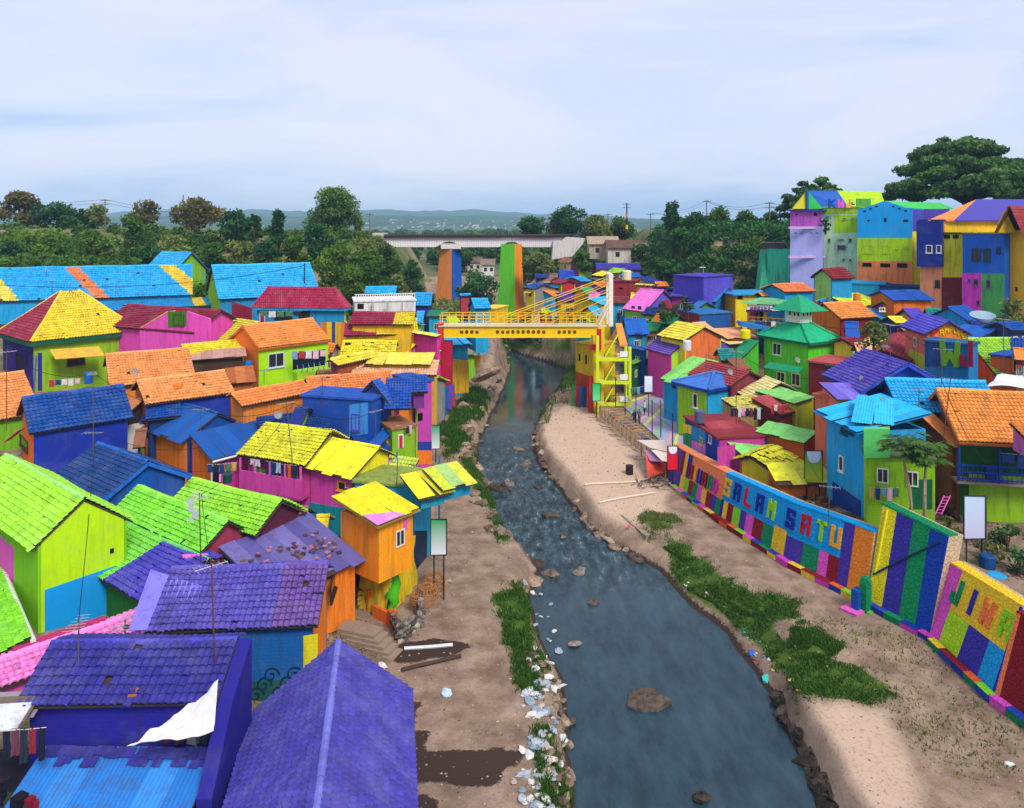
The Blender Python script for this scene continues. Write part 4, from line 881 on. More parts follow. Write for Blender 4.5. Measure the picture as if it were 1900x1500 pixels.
for k in range(5):
    mb = MB(); mb.obox(Vector((o.x,o.y,zb_+1.25)) + d*((h.L-0.7)*k/4) + n*0.76, d*0.1, n*0.1, UP*0.85); part('balcony_post', mb, plain('#e066b8'), h.root)
patch(h, 'f', [(455,905),(485,913),(485,930),(455,922)], ORW); patch(h, 'f', [(475,868),(505,874),(505,892),(475,886)], '#8cc41c')
h = gable('yellow_sheet_house', 'bright yellow sheet roof above a pink wall with a small yellow framed window', (616,815,704,833), 8.0, (660,897), end=2, pitch=27, roof='metal', rc=['#f4ec2c','#ece424'], wc={'f':'#e84cb4','r':'#eee012','l':'#e048b0'}, zb=3, back=.65)
win(h, 'f', (627,893,643,911), '#e8a01a', 1)
patch(h, 'f', [(560,930),(668,948),(668,1000),(560,985)], '#0f9aa8')
shed('mossy_tile_shed', 'small pale lime tiled roof tucked behind the yellow gable', (722,846,778,852), 6.8, (742,892), end=2, pitch=30, rc='#c8dc48', wc='#c8a028', zb=2, tile=(.24,.3))
h = boxh('orange_corner_house', 'bright orange corner house jutting over the bank, yellow sheet roof with pink edge', 703, 40.0, 766, 41.9, 972, 3.2, wc={'f':'#f59a14','l':'#f48a18','r':'#12a0ac'}, top='#e8d020', zb=3.9, ztop=7.0, slab=False)
ORC = h; up_ = lambda p, z_: Vector((p.x, p.y, z_)); q1, q2, q3, q4 = h.a - h.d*.4 + h.n*.35, h.bb + h.d*.3 + h.n*.35, h.bb + h.d*.3 - h.n*3.5, h.a - h.d*.4 - h.n*3.5
dk_ = deck(h.root, up_(q4,7.75), up_(q3,7.75), up_(q2,7.08), up_(q1,7.08), UP, '#8a7a30'); s_, t_, nn_, Ls, Lt = slope_frame(up_(q4,7.8), up_(q3,7.8), up_(q1,7.13))
sheets(h.root, dk_, up_(q4,7.8), s_, t_, nn_, Ls, Lt, ['#f2dc24','#ecd41c'], wid=.8)
mb = MB(); mb.slab([up_(q1,7.2), up_(q1,7.2).lerp(up_(q2,7.2),.62), up_(q1,7.2).lerp(up_(q2,7.2),.5) - h.n*.5 + UP*.1, up_(q1,7.2) - h.n*1.2 + UP*.24], UP*.03); part('pink_edge', mb, metal('#e884d8', .2), dk_)
hole(h, 'f', (748,958,756,984), .02, name='pink_patch', col='#e060b0')
# ------------------------------------------------------------------ houses on the right bank
TT = (0.28, 0.34)
h = gable('orange_balcony_house', 'big orange tiled roof over a dark blue balcony with laundry', (1737,725,1960,733), 12.0, (1768,826), end=1, pitch=33, rc='#f5a148', wc={'f':'#1c5a1a','l':'#a85a3a','r':'#d070c0'}, zb=4.4, tile=(0.24,0.3), oh=1.15, voh=0.5, deckc='#6a4028', fascia='#c86a30')
OB = h; o, n, d = h.f; zf = 7.2
mb = MB(); mb.obox(Vector((o.x,o.y,zf-0.15)) + n*0.005 - d*0.5, d*(h.L-0.2), n*1.0, UP*0.15); part('balcony_floor', mb, plain('#8a7a70'), h.root)
for zz_ in (0.12, 0.55, 0.98):
    mb = MB(); mb.obox(Vector((o.x,o.y,zf+zz_)) + n*0.94 - d*0.5, d*(h.L-0.2), n*0.06, UP*0.07); part('balcony_rail', mb, plain('#1a3aa8'), h.root)
for k in range(26):
    mb = MB(); mb.obox(Vector((o.x,o.y,zf+0.02)) + n*0.955 + d*(-0.5+(h.L-0.25)*k/25), d*0.035, n*0.035, UP*0.98); part('baluster', mb, plain('#1c3a98'), h.root)
for k in range(4):
    mb = MB(); mb.obox(Vector((o.x,o.y,zf)) + n*0.9 + d*(-0.45+(h.L-0.35)*k/3), d*0.1, n*0.1, UP*2.1); part('balcony_post', mb, plain('#1a3a9a'), h.root)
mb = MB(); mb.obox(Vector((o.x,o.y,4.4)) + n*0.02 + d*0.5, d*(h.L-1.2), n*0.05, UP*3.0); part('lower_wall', mb, wall('#8fc014'), h.root)
patch(h, 'l', [(1730,900),(1785,960),(1785,1000),(1730,960)], '#e070c8'); win(h, 'l', (1744,862,1756,890), '#24306a', 1)
shed('orange_lean_to', 'small plain orange sheet awning under the gable of the big orange roof', (1706,771,1730,768), 10.4, (1752,815), end=2, pitch=30, roof='metal', rc=['#f09048','#e8863c'], wc='#8a4a2a', w=2.5, zb=5)
h = shed('orange_porch_roof', 'orange porch roof with broken tile corner at the right frame edge', (1872,786,1960,788), 11.2, (1868,806), end=1, pitch=16, rc='#f29440', wc='#c060b0', w=2.0, zb=9.6)
h = gable('cyan_tile_house', 'cyan tiled roof just behind the big orange roof', (1641,705,1828,710), 12.0, (1672,764), end=1, pitch=31, rc='#22b2ec', wc={'f':'#2a6a1c','l':'#123c88'}, zb=5, tile=(0.26,0.32), oh=.5, voh=.5, deckc='#1a4a80')
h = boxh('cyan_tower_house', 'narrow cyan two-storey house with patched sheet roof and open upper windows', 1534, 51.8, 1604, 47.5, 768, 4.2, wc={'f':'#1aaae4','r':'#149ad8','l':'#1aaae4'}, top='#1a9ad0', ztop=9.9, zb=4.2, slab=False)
CY = h; patch(h,'f',[(1545,893),(1598,930),(1598,985),(1545,945)],'#123c90')
win(h, 'f', (1561,784,1573,806), '#0f5a80', 1); win(h, 'f', (1576,786,1584,806), '#0f4a70', 1); win(h, 'f', (1557,846,1566,875), '#e0e0e0', 1)
dk_ = deck(h.root, *[Vector((p.x, p.y, zz)) for p, zz in ((h.a - h.d*0.6 + h.n*0.7, 10.0), (h.bb + h.d*0.3 + h.n*0.7, 9.85), (h.bb + h.d*0.3 - h.n*4.4, 10.9), (h.a - h.d*0.6 - h.n*4.4, 11.0))], Vector((0,0,1)), '#1c7ab0')
s_, t_, nn_, Ls, Lt = slope_frame(Vector((h.a.x,h.a.y,11.0)) - h.d*0.6 - h.n*4.4, Vector((h.bb.x,h.bb.y,10.9)) + h.d*0.3 - h.n*4.4, Vector((h.a.x,h.a.y,10.0)) - h.d*0.6 + h.n*0.7)
sheets(h.root, dk_, Vector((h.a.x,h.a.y,11.0)) - h.d*0.6 - h.n*4.4 + UP*0.05, s_, t_, nn_, Ls, Lt, ['#24b4ee','#1ca8e0'], jit=1)
h = shed('cyan_sheet_house', 'jumble of cyan sheets leaning between the cyan tower house and the cyan tiled roof', (1590,735,1660,742), 11.2, (1612,772), end=1, pitch=12, roof='metal', rc=['#1eb0ec','#26b8f0','#1898d0'], wc={'f':'#1a96d0','l':'#1aaae0'}, zb=5, w=4.0, jit=1.0)
h = boxh('lime_block_house', 'lime green block house with pale green glazed upper box behind the papaya trees', 1606, 46.0, 1735, 44.6, 846, 4, wc={'f':'#8ec60e','l':'#a2d40c'}, top='#4a5a2a', ztop=8.9, zb=4.0, brick=True)
patch(h, 'f', [(1602,793),(1650,792),(1650,845),(1602,846)], '#4cc060', th=0.5, name='glazed_box', mat=plain('#5cc864', 0.4)); patch(h, 'f', [(1692,890),(1730,890),(1730,945),(1692,945)], '#0a6a3a')
LB = h
h = gable('purple_tile_house', 'dark violet tiled roof with a blue gable in front of the kampung letter board', (1603,650,1685,676), 12.8, (1596,724), end=2, pitch=30, rc='#4c3fae', wc={'f':'#3a2a80','r':'#1848b8'}, zb=5, tile=(.26,.32), oh=.6, fascia='#2a50c0', voh=.5)
shed('lavender_sheet_house', 'flat lavender sheet roof above a salmon wall', (1520,712,1582,712), 11.0, (1528,735), end=1, pitch=10, roof='metal', rc=['#7a68d0','#8070d4'], wc={'f':'#e88060','l':'#e88468'}, zb=4, w=3.2)
h = gable('kampung_house', 'little orange gable with painted letters under a purple tiled roof', (1712,584,1761,598), 14.4, (1716,624), end=2, pitch=30, rc='#5248c4', wc={'f':'#d87058','r':'#f08a1a','l':'#d87058'}, zb=6, tile=(.28,.34), oh=.35, voh=.35)
patch(h, 'f', [(1687,648),(1716,660),(1716,720),(1687,705)], '#b8c428')
KH = h
h = boxh('letter_board_house', 'blue painted wall carrying a big green W and a maroon J', 1716, 64.0, 1797, 61.4, 633, 2, wc={'f':'#1a7ab8'}, top='#1a5a90', zb=6)
LBH = h
gable('lime_roof_house', 'lime tiled roof half painted orange brick behind the maroon letter J', (1792,629,1884,630), 12.3, (1797,690), end=1, pitch=26, segs=[(0.62,'#a8e03a'),(1.0,'#a2d838')], wc='#e08038', zb=7, tile=(.28,.34), back=.5, w=5.2)
h = boxh('orange_brick_house', 'orange brick wall with a yellow door under a blue roof at the right edge', 1838, 66, 1960, 62, 660, 4, wc='#ec7a38', top='#1050a8', zb=7)
win(h, 'f', (1880,668,1892,690), '#f0a020', 1)
shed('blue_roof_corner', 'blue roof tip over the orange brick wall', (1875,628,1960,634), 12.4, (1856,648), end=1, pitch=24, rc='#1254b0', wc='#1a3a80', zb=8, w=2.8)
# green hipped building
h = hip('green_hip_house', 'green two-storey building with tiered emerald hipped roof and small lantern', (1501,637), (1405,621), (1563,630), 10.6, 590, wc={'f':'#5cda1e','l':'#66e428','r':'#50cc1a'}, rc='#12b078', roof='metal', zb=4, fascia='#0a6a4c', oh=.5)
GH = h
win(h, 'l', (1434,637,1450,659), '#e8f0d8', 2); win(h, 'l', (1441,690,1457,712), '#f0e8b8', 2); win(h, 'l', (1469,693,1485,716), '#f0e8b8', 2)
c = h.apex; base_z = 12.25
mb = MB(); mb.box((c.x, c.y, base_z), 1.9, 1.9, 1.35, math.atan2(h.e1.y, h.e1.x)); part('lantern', mb, plain('#e8ecd8'), h.root)
for k in range(4):
    mb = MB(); dr = [h.e1, -h.e1, h.e2, -h.e2][k]; sd_ = Vector((-dr.y, dr.x, 0))
    for q in (-0.5, 0.1, 0.6): mb.obox(c + dr*0.952 + sd_*q + UP*(base_z + 0.75 - c.z), sd_*0.22, dr*0.01, UP*0.5)
    part('lantern_window', mb, plain('#20241c'), h.root)
r_ = 2.1; pts = [Vector((c.x, c.y, 0)) + (h.e1*sx + h.e2*sy)*r_ + UP*(base_z+1.35) for sx, sy in ((-1,-1),(1,-1),(1,1),(-1,1))]; ap = Vector((c.x, c.y, base_z + 3.0))
for k in range(4):
    mb = MB(); mb.slab([pts[k], pts[(k+1)%4], ap], Vector((0,0,-0.06))); part('lantern_roof', mb, metal('#0f9a66'), h.root)
aw = PY(1428,672,80.5), PY(1492,682,77.3)
awning(h.root, aw[0], aw[1], 0.5, 1.0, -h.e1, '#0f9060')
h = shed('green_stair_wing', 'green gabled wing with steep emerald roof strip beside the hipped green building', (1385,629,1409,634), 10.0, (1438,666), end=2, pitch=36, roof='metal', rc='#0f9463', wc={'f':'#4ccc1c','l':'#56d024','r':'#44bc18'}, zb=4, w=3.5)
gable('pink_wall_house', 'purple tiled roof over one magenta wall and one lime gable beside the court', (1242,612,1289,622), 10.0, (1242,660), end=2, pitch=31, rc='#6a4ab0', wc={'f':'#dc48b4','r':'#a2d818','l':'#c848b0'}, zb=2.2, tile=TT, oh=.3, voh=.15, brick=False, dirt=.2)
KP = h
h = shed('pale_green_roof_house', 'pale green sheet roof with cyan wall facing the court', (1283,661,1334,672), 8.6, (1239,698), end=1, pitch=24, roof='metal', rc=['#7cc860','#84d068'], wc={'f':'#169cd8','l':'#169cd8'}, zb=2.2, w=4.6)
win(h, 'f', (1248,712,1254,719), '#0a3a5a', 1)
gable('maroon_roof_house', 'maroon tiled roof between the pale green roof and the green building', (1310,671,1392,691), 8.8, (1278,699), end=1, pitch=26, rc='#a03038', wc='#8a2a3a', zb=3, tile=TT)
h = hip('blue_roof_house', 'low blue roof with navy eaves over lime and cyan walls', (1314,724), (1270,704), (1403,708), 7.6, 692, wc={'f':'#1ea6e0','l':'#98d01a'}, rc='#3a72c4', roof='metal', zb=2.6, fascia='#1238a0', oh=.35)
win(h, 'l', (1286,730,1295,757), '#e8ece0', 1)
# hillside huts in front of the letter wall
h = gable('peach_roof_house', 'pale yellow tiled gable with maroon end and lime roof extension', (1420,700,1450,712), 8.3, (1385,727), end=1, pitch=28, rc='#e8d890', wc={'f':'#a0282c','r':'#8a2028'}, zb=4, tile=TT, w=2.8)
h = shed('olive_wall_house', 'pale green sheet roof above an olive yellow wall', (1436,716,1512,738), 7.9, (1512,746), end=2, pitch=10, roof='metal', rc=['#78c060','#80c868'], wc={'f':'#c0c010','r':'#a8ac10'}, zb=4, w=2.2)
patch(h, 'f', [(1420,765),(1456,755),(1456,790),(1420,790)], '#48b81c'); patch(h, 'f', [(1456,752),(1468,752),(1468,786),(1456,786)], '#e8d038')
shed('red_sheet_house', 'dull red sheet roof carrying a yellow plank', (1394,740,1458,726), 7.6, (1400,762), end=1, pitch=16, roof='metal', rc=['#a84048','#b04a50'], wc='#7a2a2a', zb=4, w=3.0)
shed('bamboo_hut', 'straw-yellow bamboo mat hut with broken yellow roof', (1338,742,1392,734), 7.4, (1318,768), end=1, pitch=18, rc='#d8cc60', wc={'f':'#a89058','l':'#b09a60'}, zb=3, w=2.4, jit=4)
h = boxh('patchwork_hut', 'hut with yellow, green, pink and blue painted front above the orange lettered wall', 1271, 65.0, 1332, 58.5, 796, 4, wc={'f':'#1c3aa0','l':'#f0d020','r':'#c8389a'}, top='#8a2a30', ztop=6.3, zb=2.2, brick=False)
patch(h, 'f', [(1268,786),(1283,790),(1283,806),(1268,803)], '#f0d428'); patch(h, 'f', [(1268,804),(1283,808),(1283,834),(1268,826)], '#0f9a58'); patch(h, 'f', [(1283,790),(1309,799),(1309,824),(1283,815)], '#1a90d8'); patch(h, 'f', [(1281,816),(1309,825),(1309,852),(1281,842)], '#ee80dc')
win(h, 'f', (1300,812,1304,826), '#e0c840', 1); win(h, 'f', (1316,808,1321,822), '#c0c8e0', 1)
shed('red_flat_roof', 'flat dull red roof on the patchwork painted hut', (1302,785,1362,781), 6.6, (1330,808), end=1, pitch=8, roof='metal', rc=['#a83e46','#b0464c'], wc='#8a2a32', zb=4.5, w=2.2)
h = shed('pale_green_roof_house', 'pale green sheet roof with a magenta wall and an orange brick wall', (1332,808,1432,790), 6.3, (1345,824), end=1, pitch=20, roof='metal', rc=['#84d474','#7acc6a'], wc={'f':'#e06a1c','l':'#d040a0','b':'#c8389a'}, zb=2.6, w=2.6)
patch(h, 'f', [(1331,830),(1364,824),(1364,880),(1331,872)], '#cc3c9c')
shed('pale_green_roof_house', 'long pale green roof strip with an orange edge behind the broken yellow roof', (1424,782,1518,802), 7.0, (1424,796), end=1, pitch=14, roof='metal', rc=['#7ac868','#80cc6c'], wc='#c05a20', zb=4, w=2.0)
h = gable('broken_yellow_hut', 'orange timber hut under a ragged yellow-green roof of broken sheets', (1392,850,1478,812), 5.7, (1372,872), end=1, pitch=22, rc='#d6d224', wc={'f':'#c86a1c','l':'#e0d020','r':'#d06a20'}, zb=3.2, tile=(.42,.5), jit=8, back=.6, w=2.2)
shed('broken_yellow_porch', 'sagging yellow sheet porch in front of the orange timber hut', (1420,862,1520,858), 5.9, (1432,898), end=1, pitch=22, roof='metal', rc=['#d8d428','#d0cc3a','#c4c030'], wc={'f':'#c8641c','l':'#b85a18','r':'#c8641c'}, zb=3.6, w=2.0, jit=4)
h = boxh('salmon_wall_house', 'tall salmon walled house squeezed behind the cyan tower house', 1512, 56.5, 1540, 55.5, 734, 3, wc='#e87a58', top='#d06a48', zb=4)
h = boxh('dark_red_house', 'dark red box house with red roof edge beside the green building', 1500, 67, 1560, 65, 672, 4, wc={'f':'#7a1a24','l':'#8a2028'}, top='#b84a48', zb=4.5)
gable('salmon_roof_house', 'cream tiled roof and maroon slope near the yellow posts', (1614,626,1650,634), 11.0, (1590,658), end=1, pitch=26, rc='#ecd878', wc='#a02a30', zb=6, tile=TT)
gable('maroon_slope_house', 'maroon tiled slope leading up to the purple roofed gable', (1640,650,1688,600), 11.3, (1690,670), end=1, pitch=22, rc='#9a2a38', wc='#7a1a2a', zb=6, tile=TT, back=.4)
h = gable('orange_gable_house', 'orange roof with orange brick gable and dark maroon front wall', (1527,564,1594,561), 13.8, (1557,597), end=1, pitch=28, rc='#f09a48', wc={'f':'#8a1420','l':'#ec7a1c'}, zb=7, tile=(.3,.36), voh=.3)
h = gable('orange_brick_house', 'blue roof over a long orange brick wall below the towers', (1632,541,1708,541), 14.7, (1604,556), end=1, pitch=14, rc='#1452ac', roof='metal', wc={'f':'#ee7818','r':'#d86a14'}, zb=8, w=3.2)
win(h, 'f', (1631,571,1642,578), '#e8e0d0', 2)
gable('cyan_slope_house', 'cyan roof slope falling behind the orange brick wall', (1600,577,1620,574), 12.4, (1668,632), end=2, pitch=22, rc='#1a9ce0', wc='#1a80c0', zb=7, tile=TT, w=4.0)
gable('yellow_roof_cottage', 'lime yellow roofed cottage with open gable below the salmon storey', (1540,552,1606,543), 13.4, (1556,566), end=1, pitch=22, rc='#e6ea28', wc={'f':'#b4cc20','l':'#b0c428'}, zb=9, tile=(.34,.4), w=3.0)
h = gable('maroon_roof_cottage', 'pale green cottage with maroon roof at the foot of the stained tower', (1524,500,1566,498), 17.0, (1544,521), end=1, pitch=36, rc='#8c1f2c', wc={'f':'#1f98d0','l':'#a0d868'}, zb=9, tile=(.34,.4))
# tall hillside towers
TOW = 'tall houses on the hill'
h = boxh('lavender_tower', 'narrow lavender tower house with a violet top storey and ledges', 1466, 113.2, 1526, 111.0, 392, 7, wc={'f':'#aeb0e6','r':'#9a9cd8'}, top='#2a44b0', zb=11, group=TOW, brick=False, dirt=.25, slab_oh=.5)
patch(h, 'f', [(1466,392),(1526,392),(1526,420),(1466,420)], '#c058c0')
for v_ in (422, 476):
    mb = MB(); p = PY(1462, v_+3, 112); mb.obox(p + Vector((0,-0.6,0)), Vector((5.4,0.05,0)), Vector((0,0.58,0)), UP*0.35); part('ledge', mb, plain('#c8a8d8'), h.root)
for k in range(8):
    mb = MB(); p = PY(1467+8*k, 420, 111.4); mb.tube([p, p+UP*1.0], 0.025, 4); part('baluster', mb, plain('#b060b8'), h.root)
mb = MB(); p = PY(1467,411,111.4); q = PY(1525,411,112); mb.tube([p,q],0.03,4); part('handrail', mb, plain('#b060b8'), h.root)
hole(h,'f',(1510,395,1516,401),name='window'); hole(h,'f',(1475,397,1480,399)); door(h,'f',(1487,399,1494,420),'#a048a8','#b868c0')
for u_ in (1474,1485,1503,1514): hole(h,'f',(u_,432,u_+4,433.5))
# its painted gable and blue roof
ga = [PY(1470,388,111.6), PY(1528,388,112.2), PY(1498,354,111.9)]
mb = MB(); mb.slab([ga[0], PY(1496.5,388,111.8), PY(1496.5,355,111.9)], Vector((0,0.25,0))); part('gable_panel', mb, wall('#d2c824', False, .1), h.root)
mb = MB(); mb.slab([PY(1498.5,388,111.8), ga[1], PY(1498.5,355,111.9)], Vector((0,0.25,0))); part('gable_panel', mb, wall('#34b850', False, .1), h.root)
mb = MB(); mb.box(PY(1497.5,388,111.7), 0.3, 0.5, 2.8); part('gable_post', mb, wall('#1458b0', False), h.root)
mb = MB(); mb.slab([PY(1528,388,112.2), PY(1577,388,116), PY(1553,354,119), ga[2]], Vector((0,0,-0.15))); part('roof', mb, metal('#0f5cba'), h.root)
h = boxh('stained_tower', 'lime topped tower house, its lower storeys pale green and streaked with mould', 1528, 112.2, 1592, 109.6, 386, 7, wc={'f':'#bfe6b2','l':'#b0d6a2'}, top='#a6cc10', zb=11, group=TOW, dirt=.75)
patch(h,'f',[(1528,386),(1592,386),(1592,397),(1528,397)],'#b2d80a'); patch(h,'f',[(1548,400),(1592,400),(1592,432),(1548,432)],'#a8da08')
for r in ((1564,405,1570,408),(1579,405,1585,407),(1554,444,1566,447),(1574,443,1581,450),(1536,443,1541,450),(1553,455,1570,465),(1563,480,1568,484),(1575,481,1580,485)): win(h,'f',r,'#8a9a80',1)
gg = MB(); gg.slab([PY(1528,386,118), PY(1645,386,118), PY(1634,356,121), PY(1553,354,121)], Vector((0,0,-0.15))); part('roof', gg, metal('#a4d018'), h.root)
mb = MB(); mb.slab([PY(1590,369,114), PY(1616,369,114), PY(1616,388,114), PY(1590,388,114)], Vector((0,0.3,0))); part('roof_hatch', mb, wall('#5aa848'), h.root)
h = boxh('cyan_top_tower', 'broad tower house in three bands, cyan gable above lime above orange', 1591, 107.2, 1693, 102.6, 390, 8, wc={'f':'#18a4ea','r':'#4a44b0'}, top='#1a90d0', zb=11, group=TOW, brick=False, dirt=.2, slab_oh=.0)
o,n,d = h.f; pts=[plane_hit(u,v,o,n) for u,v in ((1591,390),(1693,390),(1642,373))]; mb=MB(); mb.slab([p+n*0.01 for p in pts],-n*0.3); part('gable', mb, wall('#18a4ea',False,.2), h.root)
patch(h,'f',[(1591,442),(1693,442),(1693,485),(1591,485)],'#b0dc08',th=0.06); patch(h,'f',[(1591,485),(1693,485),(1693,560),(1591,560)],'#ee8444',th=0.12)
patch(h,'r',[(1693,430),(1725,430),(1725,530),(1693,530)],'#eee400')
for r in ((1603,456,1619,471),(1637,457,1649,471),(1662,457,1667,463),(1677,458,1686,462)): win(h,'f',r,'#98b820',2)
for r in ((1601,488,1618,495),(1634,489,1652,496),(1665,489,1684,497)): hole(h,'f',r,0.16,name='window')
for u_,v_ in ((1602,391),(1613,386),(1624,382),(1655,382),(1666,386),(1678,390)): hole(h,'f',(u_,v_,u_+5,v_+3))
for r in ((1640,405,1645,412),(1609,408,1614,411),(1676,408,1685,412)): hole(h,'f',r)
mb=MB(); mb.slab([PY(1642,373,105), PY(1745,377,118), PY(1770,387,118), PY(1693,389,106)], Vector((0,0,-0.12))); part('roof', mb, metal('#46c45a'), h.root)
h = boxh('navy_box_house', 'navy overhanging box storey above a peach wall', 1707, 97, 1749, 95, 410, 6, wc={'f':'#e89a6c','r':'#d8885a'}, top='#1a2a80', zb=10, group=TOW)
patch(h,'f',[(1705,410),(1751,410),(1751,495),(1705,495)],'#1c3090',th=0.8,name='overhanging_box'); 
h.g=(h.f[0]+h.n*0.8,h.n,h.d)
for r in ((1718,455,1730,470),(1737,455,1747,470)): win(h,'g',r,'#d8e0f0',1)
win(h,'f',(1735,520,1744,534),'#2a2a2a',1)
h = boxh('yellow_recess_house', 'narrow soot-streaked yellow house with a maroon base between navy and blue houses', 1750, 95, 1786, 93.2, 434, 6, wc={'f':'#cfcc12'}, top='#2a1c14', zb=10, group=TOW, dirt=.9)
patch(h,'f',[(1748,515),(1786,515),(1786,620),(1748,620)],'#6a1220',th=0.1)
for u_ in (1752,1768): hole(h,'f',(u_,436,u_+11,443),0.05,name='window')
h = boxh('blue_top_house', 'tall house, blue above with a magenta half and a green half below', 1786, 92.4, 1864, 88.6, 433, 7, wc={'f':'#1a60c4','r':'#1a60c4'}, top='#f0cc20', zb=10, group=TOW, dirt=.4)
patch(h,'f',[(1785,507),(1821,507),(1821,620),(1785,620)],'#d63cc8'); patch(h,'f',[(1821,508),(1864,508),(1864,620),(1821,620)],'#4caa5a')
for r in ((1803,461,1820,484),(1825,461,1838,485),(1849,460,1857,470)): win(h,'f',r,'#203c50',2)
for r in ((1796,518,1801,524),(1806,518,1816,530),(1830,520,1838,535),(1812,558,1818,566)): win(h,'f',r,'#7a4a80',1)
h = boxh('yellow_side_house', 'tall plain amber house cut by the right frame edge', 1864, 90, 1990, 83, 430, 9, wc='#f0b818', top='#e8b010', zb=10, group=TOW, dirt=.45)
hole(h,'f',(1884,533,1888,541),name='window')
mbr = thing('dark_red_gable_roof_house', 'dark red tiled gable with yellow end wall at the upper right edge', 'house', PY(1870,432,89), TOW)
apx = PY(1866,383,88); l_, r_ = PY(1838,432,88), PY(1895,432,88); bk = Vector((6,5,0))
mb=MB(); mb.slab([l_ + Vector((.6,.05,0)), r_+Vector((-.6,.05,0)), apx+Vector((0,.05,-.4))], Vector((0,.2,0))); part('gable_wall', mb, wall('#e0b020'), mbr)
for q, s__ in ((l_,1),(r_,-1)):
    sv=(bk); a_=apx - Vector((0,.6,0)); nn_=(q-apx).cross(bk); nn_=nn_ if nn_.z>0 else -nn_; nn_.normalize(); t_=(q-apx).normalized()
    dk_=deck(mbr, a_, a_+bk, a_+bk+t_*(q-apx).length, a_+t_*(q-apx).length, nn_, '#5a3a20'); s_=bk.normalized()
    t2=t_-s_*t_.dot(s_); tiles(mbr, dk_, a_, s_, t2.normalized(), nn_, bk.length, (q-apx).length*t2.length, '#9a2430', (.34,.4))
h = thing('purple_orange_roof_house', 'large purple hipped roof with an orange hip, yellow wall below', 'house', PY(1790,420,97), TOW)
a_,b_,c_,d_=PY(1722,409,96),PY(1812,370,101),PY(1960,368,103),PY(1960,410,94)
mb=MB(); mb.slab([a_,PY(1770,409,95),b_],Vector((0,0,-.15))); part('roof',mb,metal('#f08a3c'),h)
mb=MB(); mb.slab([PY(1770,409,95),PY(1990,409,95),PY(1990,370,101),b_],Vector((0,0,-.15))); part('roof',mb,metal('#4c44a8'),h)
mb=MB(); mb.slab([PY(1748,410,95.5),PY(1850,410,95.5),PY(1850,436,95.5),PY(1748,436,95.5)],Vector((0,.3,0))); part('wall',mb,wall('#f0c41c',False,.4),h)
mb=MB(); mb.slab([PY(1693,388,107),PY(1762,388,109),PY(1762,434,109),PY(1693,434,107)],Vector((0,.3,0))); part('wall',mb,wall('#4a3fa0',False,.2),h)
# stained turquoise retaining wall on the slope
h = boxh('retaining_wall', 'stained turquoise retaining wall climbing the hill beside the lavender tower', 1424, 117, 1466, 114, 462, 3, wc='#3ab890', top='#4ac8a0', zb=9, cat='wall', dirt=.9, slab=False)
mb=MB(); mb.slab([PY(1408,548,116.5),PY(1426,548,116.5),PY(1426,464,118),PY(1418,464,118)],Vector((0,2,0))); part('buttress',mb,wall('#3ab48a',True,.9),h.root)
h = boxh('grey_shack', 'dark grey shack on top of the turquoise wall', 1415, 119, 1456, 118, 452, 4, wc='#4a4844', top='#6a6460', zb=15)
# ---- middle distance, right of the bridge tower
def H2(lbl, rdg, z, ev, end, rc, wc, pitch=26, name='village_house', **k):
    k.setdefault('tile', (.36,.44)); k.setdefault('zb', 2.5 if z < 12 else 6); g = gable(name, lbl, rdg, z, ev, end=end, pitch=pitch, rc=rc, wc=wc, **k)
    autowin(g, 'f', max(1, int(g.L / 2.2)), seed=int(g.A.x*10)); return g
h = H2('pink roofed house with lime front and violet gable', (1188,537,1232,540), 13.4, (1160,557), 1, '#e070c4', {'f':'#8cc82a','r':'#6a58c8'}, 28, roof='metal', w=4.8)
win(h,'f',(1172,568,1178,574),'#20301a',1); win(h,'f',(1184,568,1190,574),'#20301a',1)
h = boxh('dark_red_block', 'dull red block house behind the white bridge mast', 1136, 118, 1180, 117, 523, 6, wc={'f':'#9a2a34','r':'#b03a44'}, top='#7a2028', zb=5); hole(h,'f',(1148,534,1156,537),name='window')
H2('brown maroon roof low behind the bridge mast', (1130,552,1166,552), 12.0, (1120,568), 1, '#8a3a3a', '#1a98d0', 20)
H2('royal blue roof just beyond the bridge stairs', (1157,593,1198,593), 10.4, (1208,620), 2, '#1060b8', {'f':'#1a90c0','r':'#5a1a20'}, 30, roof='metal', zb=2)
H2('deep blue gable wall house behind the stair tower', (1168,642,1200,648), 7.8, (1205,668), 2, '#0f55a8', '#1058b0', 20, roof='metal', zb=1.5)
H2('mossy green roof with dark green wall beside the magenta wall', (1168,674,1206,660), 6.4, (1170,688), 1, '#5a9a2c', '#0a5a3a', 16, roof='metal', zb=2)
h = boxh('violet_block', 'violet painted block house below the wooded slope', 1250, 110, 1305, 106, 512, 7, wc={'f':'#4a40b8','r':'#5a4cc4'}, top='#4a3aa8', zb=7)
H2('violet roof in front of the violet block', (1252,538,1296,540), 13.2, (1246,555), 1, '#5a48b8', '#c83a90', 18)
H2('azure sheet roof in front of the wooded slope', (1304,532,1352,535), 13.6, (1282,560), 1, '#0f8cd0', {'f':'#0f80c8','r':'#1078b8'}, 25, roof='metal')
h = boxh('ochre_tower_house', 'tall ochre and yellow house with a flat sky-blue roof and dark upper opening', 1329, 112, 1364, 106, 541, 6, wc={'f':'#dca418','r':'#f2d80a','l':'#d09a14'}, top='#2a98cc', zb=5, slab_oh=.5)
hole(h,'r',(1368,546,1378,556),name='window'); win(h,'f',(1355,584,1360,589),'#6a6a78',1)
H2('deep blue roof strip left of the azure roof', (1212,536,1250,535), 12.8, (1208,546), 1, '#0f56a4', '#2a3a80', 16)
H2('pale yellow roof edge behind the pink roof', (1180,528,1212,530), 13.8, (1178,534), 1, '#f0d868', '#e8a030', 14)
